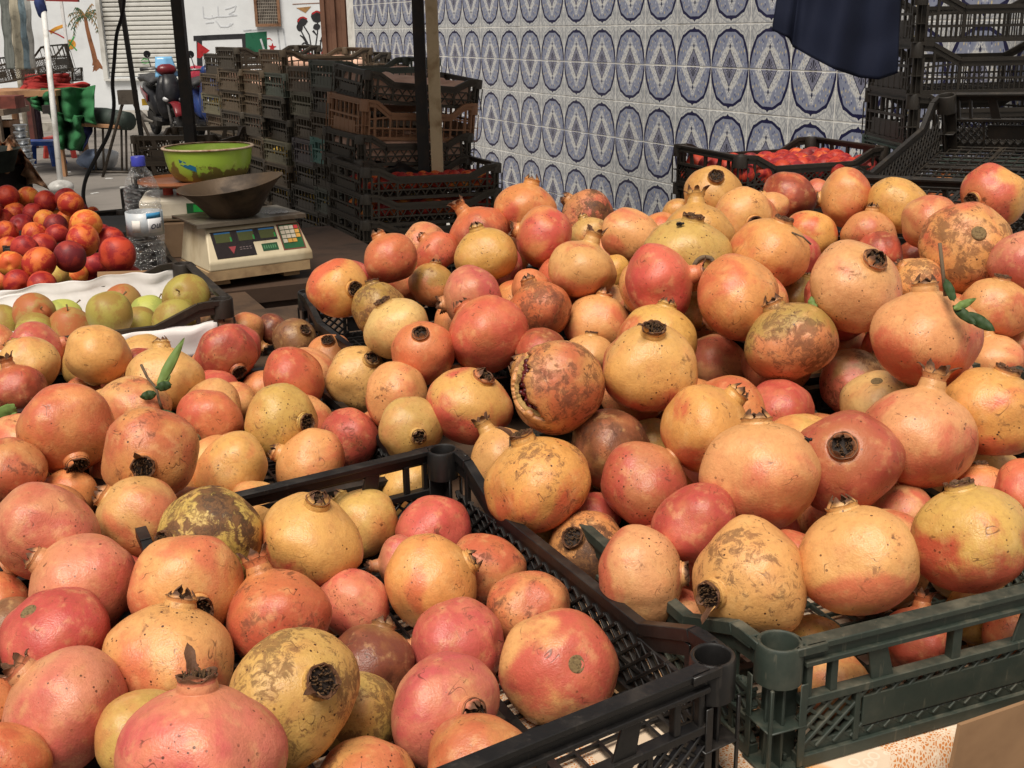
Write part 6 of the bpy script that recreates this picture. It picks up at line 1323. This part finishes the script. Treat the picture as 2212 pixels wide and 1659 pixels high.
# dark blue garment hanging
blue=NT('navy_cloth'); p=blue.obj(); blue.bump(blue.noise(p,260,2),.12,.002); BL=blue.fin(blue.mix(blue.noise(p,7,4),rgb(16,20,36),rgb(24,30,48)),.85,.15)
A=atd(1700,-50,2.85)
def V2(x,y,d=2.85): return atd(x,y,d)
left=[(1712,-260),(1706,-100),(1694,-20),(1680,30),(1668,66)]; right=[(1935,-260),(1945,-100),(1946,0),(1942,90),(1938,158)]
def gar(u,v):
    def lp(P,t):
        t*=len(P)-1; i=min(int(t),len(P)-2); f=t-i; return P[i][0]*(1-f)+P[i+1][0]*f,P[i][1]*(1-f)+P[i+1][1]*f
    (xa,ya),(xb,yb)=lp(left,v),lp(right,v); x=xa+(xb-xa)*u
    bot=[(0,66),(.13,82),(.16,100),(.3,122),(.5,150),(.7,168),(.85,172),(1,158)]
    for (a_,b0),(a2,b2) in zip(bot,bot[1:]):
        if a_<=u<=a2: yb_=b0+(b2-b0)*(u-a_)/(a2-a_)
    y=-260+(yb_+260)*v
    d=2.85+.03*math.sin(u*7+v*1.5)*(.4+.6*v)+.014*math.sin(u*17+v*3)+(.03*math.exp(-((u-.16)/.03)**2))*v+.012*noise.noise(Vector((u*3,v*5,0)))
    return atd(x,y,d)
mb=MB(); mb.grid(gar,60,50,.003)
gm=thing('dark_blue_garment','dark navy blue cloth garment hanging before the tiled wall','garment',gar(.5,0))
b=mb; b.v=[tuple(Vector(v)-gm.location) for v in b.v]; obj('cloth',b.mesh('cloth',BL,True),gm)
q1=gar(.04,.86)-gm.location; obj('button',MB().sphere((0,0,0),.005,8,6).mesh('btn',dark,True),gm,loc=q1+Vector((.02,-.008,0)))
a=gar(0,0); b2=gar(1,0); hz=a.z
tag(obj('hanging_rail',MB().tube([(a.x-.5,a.y+.0,hz),(b2.x+.9,b2.y+.02,hz)],.012,8).mesh('rail',dark,True)),'dark rail above the picture from which the navy garment hangs','rail')
tag(obj('rail_post',MB().bar((b2.x+.9,b2.y+.02,0),(b2.x+.9,b2.y+.02,hz+.02),.03,.03).mesh('rp',dark)),'dark post carrying the rail of the navy garment, beyond the right edge','post')
# ---------------------------------------------------------------- scooters
def scooter(label,loc,yaw,red,mir,screen=True,headl=True):
    e=thing('motor_scooter',label,'scooter',loc,(0,0,yaw),'parked scooters')
    tyre=dirty('tyre_rubber',(30,30,30),(52,50,48)); chrome=dirty('chrome_trim',(150,150,152),(90,88,86),rough=.25,metal=.8); body=dirty('scooter_paint_'+label[:3],red,[int(v*.7) for v in red],sc=3,rough=.28,bump=.02); blk=dirty('black_fairing',(26,26,30),(40,40,44),rough=.35); seat=dirty('seat_vinyl',(60,60,62),(40,40,42),rough=.6)
    # x = forward
    def wheel(x):
        w=obj('wheel',None,e,loc=(x,0,.24)); mb=MB()
        for k in range(1): pass
        n=28;m=10; vs=[];fs=[]
        for i in range(n):
            a=2*PI*i/n
            for j in range(m):
                b=2*PI*j/m; r=.195+.045*math.cos(b); vs.append((r*math.cos(a),.05*math.sin(b),r*math.sin(a)))
        for i in range(n):
            for j in range(m): fs.append((i*m+j,((i+1)%n)*m+j,((i+1)%n)*m+(j+1)%m,i*m+(j+1)%m))
        obj('tyre',MB().add(vs,fs).mesh('tyre',tyre,True,fix=True),w)
        mb=MB(); 
        for i in range(5): a=2*PI*i/5; mb.bar((0,0,0),(.16*math.cos(a),0,.16*math.sin(a)),.03,.03,up=(0,1,0))
        mb.tube([(0,-.05,0),(0,.05,0)],.035,10); obj('rim',mb.mesh('rim',chrome,40),w)
    wheel(.62); wheel(-.62)
    mb=MB(); mb.tube([(.62,.07,.24),(.50,.07,.55),(.42,.04,.80)],.022,8); mb.tube([(.62,-.07,.24),(.50,-.07,.55),(.42,-.04,.80)],.022,8); obj('fork',mb.mesh('f',chrome,True),e)
    # front mudguard
    mb=MB(); mb.grid(lambda u,v:(.62+.29*math.cos(rad(20+150*u)),(v-.5)*.15,.24+.29*math.sin(rad(20+150*u))+.02*math.sin(PI*v)),12,5,.004); obj('mudguard',mb.mesh('m',body,True),e)
    # leg shield / front apron
    def shell(prof,n=16,pw=2.4):
        mb=MB(); vs=[];fs=[]
        for (cx,cz,rx,ry) in prof:
            for k in range(n):
                a=2*PI*k/n; c,s=math.cos(a),math.sin(a); vs.append((cx+rx*math.copysign(abs(c)**(2/pw),c),ry*math.copysign(abs(s)**(2/pw),s),cz))
        for i in range(len(prof)-1):
            for k in range(n): fs.append((i*n+k,i*n+(k+1)%n,(i+1)*n+(k+1)%n,(i+1)*n+k))
        fs.append(tuple(range(n-1,-1,-1))); fs.append(tuple((len(prof)-1)*n+k for k in range(n))); return mb.add(vs,fs)
    obj('leg_shield',shell([(.40,.30,.05,.13),(.40,.42,.07,.19),(.39,.60,.08,.21),(.37,.78,.07,.17),(.35,.90,.06,.12)]).mesh('ls',blk if red[0]>red[2] else body,True),e)
    obj('front_nose',shell([(.50,.46,.06,.08),(.52,.60,.08,.12),(.47,.78,.08,.12),(.42,.92,.05,.08)]).mesh('n',blk if red[0]>red[2] else body,True),e)
    obj('handlebar_cover',shell([(.34,.90,.06,.08),(.34,.97,.10,.15),(.33,1.03,.08,.12),(.32,1.06,.03,.06)]).mesh('hc',body,True),e)
    mb=MB(); mb.tube([(.30,-.33,1.0),(.34,-.15,1.0),(.34,.15,1.0),(.30,.33,1.0)],.016,8); obj('handlebar',mb.mesh('hb',chrome,True),e)
    for s in (-1,1): obj('grip',MB().tube([(.305,s*.24,1.0),(.29,s*.36,.99)],.022,8).mesh('g',blk,True),e); 
    for s in (-1,1):
        mi=obj('mirror',MB().lathe([(.001,0),(.05,0),(.05,.012),(.001,.02)],14).mesh('mi',blk,40),e,loc=(.30,s*.24,1.20),rot=(0,rad(-90),0)); obj('mirror_stem',MB().tube([(.31,s*.20,1.0),(.30,s*.24,1.19)],.007,6).mesh('ms',blk,True),e)
    # floorboard and rear body
    obj('floorboard',MB().box(-.10,.40,-.15,.15,.26,.31).mesh('fb',blk),e)
    mb=MB(); vs=[];fs=[]; sec=[(-.02,.30,.12,.56),(-.15,.32,.15,.66),(-.35,.38,.16,.70),(-.6,.46,.14,.74),(-.85,.58,.09,.78),(-.98,.68,.03,.80)]
    n=16
    for (x,z0,w,z1) in sec:
        for k in range(n): a=2*PI*k/n; vs.append((x,w*math.copysign(abs(math.cos(a))**.7,math.cos(a)),(z0+z1)/2+(z1-z0)/2*math.copysign(abs(math.sin(a))**.7,math.sin(a))))
    for i in range(len(sec)-1):
        for k in range(n): fs.append((i*n+k,i*n+(k+1)%n,(i+1)*n+(k+1)%n,(i+1)*n+k))
    fs.append(tuple(range(n))); fs.append(tuple((len(sec)-1)*n+k for k in range(n-1,-1,-1))); mb.add(vs,fs); obj('rear_body',mb.mesh('rb',blk if red[0]>red[2] else body,True,fix=True),e)
    for s in (-1,1): obj('side_panel',MB().grid(lambda u,v:(-.25-.65*u,s*(.165-.06*u*u),.50+.16*u+v*(.12-.05*u)),8,3,.008).mesh('sp',body,True),e)
    mb=MB(); mb.grid(lambda u,v:(-.05-.78*u,(v-.5)*(.30-.06*u),.74+.06*u+.05*math.sin(PI*v)+.03*math.sin(PI*u*1.2)),14,8,.07); obj('seat',mb.mesh('s',seat,True),e)
    mb=MB(); mb.tube([(-.70,.12,.80),(-.95,.10,.88),(-1.0,0,.88),(-.95,-.10,.88),(-.70,-.12,.80)],.013,8); obj('grab_rail',mb.mesh('gr',chrome,True),e)
    tl=dirty('tail_lens',(200,50,44),(150,30,30),rough=.2); obj('tail_light',MB().box(-1.0,-.93,-.08,.08,.60,.68).mesh('t',tl),e)
    mb=MB(); mb.tube([(-.2,-.14,.22),(-.5,-.17,.24),(-.55,-.17,.25),(-.95,-.17,.33)],[.02,.03,.055,.05],10); obj('exhaust',mb.mesh('ex',dirty('exhaust_grey',(110,106,100),(70,64,60),metal=.5),True),e)
    obj('engine_case',MB().box(-.65,-.15,-.10,.12,.16,.36).mesh('ec',dirty('engine_dark',(50,48,46),(34,32,30)),False),e)
    if headl:
        hl=obj('headlight',MB().sphere((0,0,0),.06,14,10,.7).mesh('hl',dirty('lamp_glass',(210,212,214),(180,182,186),rough=.1),True),e,loc=(.52,.08,.58)); obj('headlight',hl.data,e,loc=(.52,-.08,.58))
    if screen:
        N=NT('blue_windscreen'); sm=N.fin(rgb(120,178,220),.15,.6)
        mb=MB(); mb.grid(lambda u,v:(.40-.10*v-.05*abs(u-.5)*2,(u-.5)*.34*(1-.3*v),.88+.28*v),10,8,.004); obj('windscreen',mb.mesh('ws',sm,True),e)
    obj('number_plate',MB().box(-.985,-.975,-.09,.09,.42,.52).mesh('np',dirty('yellow_plate',(220,180,60),(200,160,50))),e)
    return e
P=atd(365,302,17.2); scooter('red and black scooter with a light blue windscreen, seen in three quarter view',(P.x-.02,P.y,0),rad(-60),(112,30,36),1)
P=atd(425,303,16.6); scooter('dark blue scooter with a bright headlight behind the thick black post',(P.x+.25,P.y-.2,0),rad(-62),(40,62,120),1,screen=False)
rc=dirty('pink_red_cloth',(160,46,66),(140,30,50),rough=.8); P=atd(424,160,16.5)
mb=MB(); mb.sphere((0,0,0),.20,18,12,.75); mb.v=[(x*(1+.3*noise.noise(Vector((x*6,y*6,z*6)))),y,z*(1+.3*noise.noise(Vector((x*7,3,z*7))))) for x,y,z in mb.v]
tag(obj('pink_bundle',mb.mesh('b',rc,True),None,(P.x,P.y,P.z-.03)),'pink red cloth bundle hung on the handlebar of the blue scooter','bundle')
# ---------------------------------------------------------------- far left stall
e=thing('parasol_pole','white pole on the street at left with a dark clamp and blue cloth','pole')
a=atd(88,-40,11.3); b=atd(131,398,11.0); wp=dirty('white_pole_paint',(222,222,220),(188,186,180),rough=.4)
obj('pole',MB().tube([a,b],.027,12).mesh('p',wp,True),e)
mb=MB(); c0=atd(110,236,11.2); obj('clamp',MB().box(c0.x-.07,c0.x+.045,c0.y-.04,c0.y+.04,c0.z-.04,c0.z+.04).mesh('c',dark),e)
obj('base_bag',MB().sphere((b.x,b.y,b.z-.03),.12,14,10,.6).mesh('bb',dirty('clear_plastic_bag',(190,188,184),(150,148,144),rough=.3),True),e)
q=atd(88,14,11.25); bcl=dirty('blue_cloth_knot',(44,58,110),(30,40,80),rough=.8); mb=MB(); mb.sphere((0,0,0),.055,14,10,2.0); mb.v=[(x*(1+.4*noise.noise(Vector((x*20,y*20,z*12)))),y,z) for x,y,z in mb.v]
obj('blue_cloth',mb.mesh('k',bcl,True),e,loc=q)
q0=atd(60,0,11.3); q1=atd(170,3,11.3); tag(obj('red_awning_edge',MB().bar((q0.x,q0.y,q0.z+.02),(q1.x+.0,q1.y,q1.z+.02),.05,.05).mesh('a',dirty('red_rail',(150,40,40),(110,30,30)))),'red edge bar of an awning at the top left corner','bar').location=(0,0,0)
for k,(xa,xb,w_,col,lab) in enumerate(((128,154,.04,(206,204,204),'thin pale pole behind the white parasol pole'),(14,46,.06,(176,168,150),'pale leaning pole at the far left edge'))):
    a=atd(xa,-30,13.5); b=atd(xb,170 if k==0 else 200,13.5); tag(obj('thin_pole',MB().tube([a,b+(b-a)*.9],w_*.5,8).mesh('p',dirty('pale_pole_%d'%k,col,[v-30 for v in col]))),lab,'pole')
mr=dirty('maroon_drum_paint',(96,52,46),(64,36,34),rough=.6); a=atd(42,90,15.5)
tag(obj('maroon_column',MB().box(-.05,.05,-.05,.05,0,3.2).mesh('mc',mr),None,(a.x,a.y,0)),'maroon painted iron upright at the left edge of the painted wall','post')
a=atd(58,90,16.5); mb=MB(); mb.grid(lambda u,v:(-.05+.10*u,.03*math.sin(u*9),v*3.2),12,2,.004); tag(obj('dark_curtain',mb.mesh('dc',dirty('plum_curtain',(62,44,60),(44,32,44),rough=.9),True),None,(a.x,a.y,0)),'dark plum curtain strip beside the maroon upright','curtain')
# table with red and green cloths
TBx=atd(130,190,13.6); tz=atd(150,184,13.6).z; e=thing('street_table','wooden table across the street draped with red and green cloths','table',(atd(50,190,13.6).x,13.3,0))
xw=atd(205,184,13.6).x-atd(50,190,13.6).x; pw=dirty('peeling_wood',(176,132,96),(130,92,68),sc=5)
obj('tabletop',MB().box(-.05,xw,-.5,.35,tz-.06,tz).mesh('tt',pw),e)
lgm=MB().box(-.03,.03,-.03,.03,0,tz-.061).mesh('leg',pw)
for u,v in ((.05,-.45),(xw-.04,-.45),(.05,.3),(xw-.04,.3)): obj('leg',lgm,e,loc=(u,v,0))
redc=dirty('red_cloth',(164,48,44),(118,34,34),sc=3,rough=.9); grc=dirty('green_cloth',(40,104,60),(24,62,38),sc=3,rough=.85); nav=dirty('navy_cloth_left',(42,48,92),(30,34,66),rough=.9)
def cloth(name,pts,d,mat,label,amp=.05,th=.012,nu=26,nv=18,par=None):
    (x0,y0),(x1,y1),(x2,y2),(x3,y3)=pts; sd=x0*.13
    def fn(u,v):
        x=(x0*(1-u)+x1*u)*(1-v)+(x3*(1-u)+x2*u)*v; y=(y0*(1-u)+y1*u)*(1-v)+(y3*(1-u)+y2*u)*v
        dd=d+amp*math.sin(u*11+sd+v*2)+amp*.9*noise.noise(Vector((u*4+sd,v*4,1))); return atd(x+6*noise.noise(Vector((v*3,u*2,sd))),y+5*noise.noise(Vector((u*4,sd,v))),dd)
    return tag(obj(name,MB().grid(fn,nu,nv,th).mesh(name,mat,True)),label,'cloth')
cloth('red_cloth',[(62,180),(196,182),(192,190),(58,200)],12.9,redc,'red cloth laid along the near edge of the street table',.03)
cloth('red_cloth',[(55,160),(150,160),(150,184),(52,190)],13.3,redc,'crumpled red cloth under the black crates on the street table',.08)
cloth('red_cloth',[(50,188),(78,186),(42,226),(14,228)],12.95,redc,'red cloth corner hanging off the left end of the street table',.05)
cloth('green_cloth',[(88,192),(205,186),(206,268),(120,262)],12.6,grc,'big green cloth hanging in folds under the street table edge',.14)
cloth('green_cloth',[(112,240),(178,250),(182,326),(128,322)],12.6,grc,'green cloth strip trailing down to the street',.16)
cloth('green_cloth',[(60,212),(110,200),(118,250),(80,238)],12.5,grc,'bunched green cloth at the left below the red cloth',.2)
cloth('navy_cloth',[(120,262),(206,270),(180,325),(120,318)],13.0,nav,'navy blue cloth in shade under the green one',.06)
# black crates on it
BC=crate_meshes(.60,.95,.34,PL['k'],fine=False,style=0,floor_pitch=.12)
def bigcrate(px,py,d,yaw,lab,tilt,sc_=1):
    P=atd(px,py,d); m=Matrix.Rotation(tilt,3,'Y')@Matrix.Rotation(yaw,3,'Z'); M=m.to_4x4(); M.translation=P; e=make_crate(BC,lab,M=M); e.scale=(sc_,)*3
bigcrate(72,166,13.3,rad(82),'large black crate standing tilted on the street table',rad(-10),.85)
bigcrate(132,174,13.5,rad(86),'smaller black crate right of the tilted one on the street table',rad(3),.45)
# blue stool
P=atd(92,328,13.8); e=thing('plastic_stool','blue plastic stool under the street table','stool',(P.x,P.y,0)); bs=dirty('blue_plastic',(36,84,170),(28,60,130),rough=.4)
obj('seat',MB().box(-.19,.19,-.16,.16,.24,.29).mesh('s',bs),e)
for sx in (-1,1):
    for sy in (-1,1): obj('leg',MB().bar((sx*.15,sy*.12,.24),(sx*.19,sy*.15,0),.06,.05).mesh('l',bs),e)
P=atd(100,322,14.4); e=thing('plastic_stool','red plastic stool behind the blue one','stool',(P.x+.1,P.y+.3,0)); bs=dirty('red_plastic',(168,52,42),(130,40,36),rough=.4)
obj('seat',MB().box(-.18,.18,-.16,.16,.22,.26).mesh('s',bs),e)
for sx in (-1,1):
    for sy in (-1,1): obj('leg',MB().bar((sx*.15,sy*.12,.22),(sx*.18,sy*.15,0),.05,.05).mesh('l',bs),e)
# bench, table with metal legs
P=atd(175,262,13.0); e=thing('street_bench','bench with a long dark padded roll on thin metal legs','bench'); mt=dirty('dull_metal',(92,84,76),(60,54,48),rough=.5,metal=.4)
a=atd(175,250,13.1); b=atd(278,262,12.6); obj('padded_roll',MB().tube([a,(a+b)/2,b],[.10,.12,.10],12).mesh('r',dirty('dark_green_pad',(56,68,62),(38,44,42)),True),e)
a=atd(160,268,12.7); b=atd(262,274,12.6); obj('plank',MB().bar(a,b,.10,.03).mesh('pl',pw),e)
for x in (205,222,262,272):
    a=atd(x,270,12.7); obj('leg',MB().tube([a,Vector((a.x-.05,a.y,0.02))],.014,6).mesh('l',mt,True),e)
a=atd(205,334,12.7); b=atd(280,332,12.6); obj('foot_rail',MB().tube([Vector((a.x-.1,a.y,.04)),Vector((b.x,b.y,.04))],.014,6).mesh('fr',mt,True),e)
P=atd(276,215,12.4); e=thing('metal_stand','grey metal stand with splayed legs behind the cable','stand',(P.x,P.y,0))
obj('head',MB().box(-.09,.10,-.05,.05,P.z-.05,P.z+.10).mesh('h',mt),e)
for sx in (-1,1):
    obj('leg',MB().tube([(sx*.06,0,P.z-.05),(sx*.07,0,.75),(sx*.35,-.05,0)],.018,6).mesh('l',mt,True),e); 
# blue white plastic bags on the ground
for (x,y,c,lab) in ((200,318,(150,168,200),'pale blue plastic bag on the street below the green cloth'),(222,316,(214,214,214),'white plastic bag on the street beside the bench legs')):
    P=atd(x,y,13.2); mb=MB(); mb.sphere((0,0,.12),.17,16,10,.7); mb.v=[(x_*(1+.4*noise.noise(Vector((x_*8,y_*8,z_*8)))),y_,max(0.005,z_)) for x_,y_,z_ in mb.v]; tag(obj('plastic_bag',mb.mesh('b',dirty('bag_%d'%x,c,[int(v*.8) for v in c],rough=.4),True),None,(P.x,P.y,0)),lab,'bag')
# silver ribbed tins column
tin=dirty('silver_tin',(176,180,184),(110,112,116),sc=9,rough=.28,metal=.75)
for k,(x,y,d,n,lab) in enumerate(((62,292,9.2,7,'tall column of nested silver moulds at the left'),)):
    P=atd(x,y+55,d); e=thing('mould_stack',lab,'moulds',(P.x,P.y,P.z-.10)); 
    cup=MB().lathe([(.026,0),(.042,.016),(.038,.026),(.056,.05),(.048,.054),(.03,.056)],14).mesh('cup',tin,40)
    for i in range(n): obj('mould',cup,e,loc=(.006*math.sin(i*2.3)-.006*i,0,i*.055))
# left side shelf / wooden clutter
e=thing('trestle_stall','weathered wooden trestle stall at the left edge with shelves','stall',(atd(10,235,9.8).x,9.9,0)); wz=dirty('grey_wood',(120,104,88),(84,72,62),sc=5)
za=atd(30,232,9.8).z
obj('shelf_board',MB().box(-1.2,.10,-.1,.45,za-.05,za).mesh('s',wz),e); obj('shelf_board',MB().box(-1.2,.06,-.1,.45,za-.30,za-.27).mesh('s',wz),e)
for x in (-1.1,.0): obj('leg',MB().box(x,x+.05,-.08,-.03,0,za-.051).mesh('l',wz),e)
for k,(x0,y0,w_,h_,c,lab) in enumerate(((12,262,.22,.17,(150,112,84),'brown cardboard box on the lower shelf at the left'),(30,268,.12,.12,(96,74,60),'dark brown box beside it on the lower shelf'),(20,222,.3,.10,(120,60,50),'reddish box on the upper shelf at the left edge'))):
    P=atd(x0,y0,9.85); z_=(za-.27 if k<2 else za); tag(obj('cardboard_box',MB().box(-w_/2,w_/2,-.1,.1,0,h_).mesh('b',dirty('box_%d'%k,c,[int(v*.75) for v in c])),None,(P.x,10.0,z_+.0005)),lab,'box')
# hanging goods at the top left edge
for k,(x,c) in enumerate(((6,(92,96,92)),(26,(168,160,140)),(40,(110,130,140)),(52,(150,150,146)))):
    a=atd(x,-30,12.2+.2*k); b=atd(x+18,150,12.2+.2*k); mb=MB(); d_=b-a
    mb.grid(lambda u,v:a+d_*v+Vector(((u-.5)*.10*(1+.12*math.sin(v*17+k)),.012*math.sin(u*9+v*3),0)),5,40,.006)
    tag(obj('hanging_strip',mb.mesh('hs',dirty('strip_%d'%k,c,[int(v*.7) for v in c],sc=10),True)),['grey strip of hanging goods, leftmost at the top left edge','beige strip of hanging goods near the top left edge','blue grey strip of hanging goods beside the beige one','pale strip of hanging goods nearest the maroon upright'][k],'goods')
# brown paper and dark bin at the left behind the nectarines
pb_=dirty('kraft_paper',(190,146,112),(150,110,82),sc=6,rough=.8)
def kp_(u,v): 
    x=5+110*u*(.35+.65*v); y=300+105*v+8*math.sin(u*7); return atd(x-8,y,5.2+.10*math.sin(u*8+v*5)+.16*noise.noise(Vector((u*5,v*6,2))))
tag(obj('kraft_paper',MB().grid(kp_,26,26,.002).mesh('kp',pb_,True)),'crumpled brown kraft paper behind the nectarine pile at left','paper')
P=atd(10,330,5.0); tag(obj('dark_basin',MB().lathe([(.001,0),(.14,0),(.17,.09),(.18,.095),(.165,.09),(.13,.01),(.001,.01)],28).mesh('b',dirty('dark_green_basin',(44,52,44),(30,34,30)),40),None,(P.x-.12,P.y,P.z-.08)),'dark green basin at the left edge above the brown paper','basin')
for k in range(4): fruit('nectarine',NM[k],(P.x-.12+.06*math.sin(k*2),P.y+.05*math.cos(k*2),P.z-.03),.038,'rro'[k%3],'red fruit in the dark green basin at the left edge','nectarine','fruit in the dark green basin',rk,k*3.)
tag(obj('basin_stand',MB().box(-.40,.10,-.15,.3,0,P.z-.082).mesh('st',dirty('black_stand',(34,32,32),(24,22,22))),None,(P.x-.12,P.y,0)),'black box stand under the basin at the left edge','stand')
P=atd(150,300,8.0)
tag(obj('black_board',MB().box(-.02,.02,-.15,.15,0,.62).mesh('bb',dark),None,(atd(96,330,7.6).x,7.6,0),(0,rad(-16),0)),'black slanted board right of the brown paper','board')
q=atd(240,468,3.7); tag(obj('dark_tray',MB().box(-.30,.22,-.2,.16,0,.03).mesh('dt',rub),None,(q.x,q.y,q.z-.05),(0,0,rad(10))),'dark tray behind the water bottle where the cable ends','tray')
tag(obj('tray_stand',MB().box(-.25,.18,-.15,.12,0,q.z-.052).mesh('ts',dirty('tray_stand_wood',(60,50,42),(44,36,30))),None,(q.x,q.y,0),(0,0,rad(10))),'dark stand under the tray behind the water bottle','stand')
# litter
for k,(x,y) in enumerate(((268,405),(205,418),(150,372),(236,386))):
    d=ray(x,y); t=-1.5/d.z; P=CAM+d*t; tag(obj('litter',MB().box(-.04,.04,-.015,.015,0,.006).mesh('lt',wp),None,(P.x,P.y,.0005),(0,0,k)),'scrap of white litter on the street','litter','scraps of litter on the street')
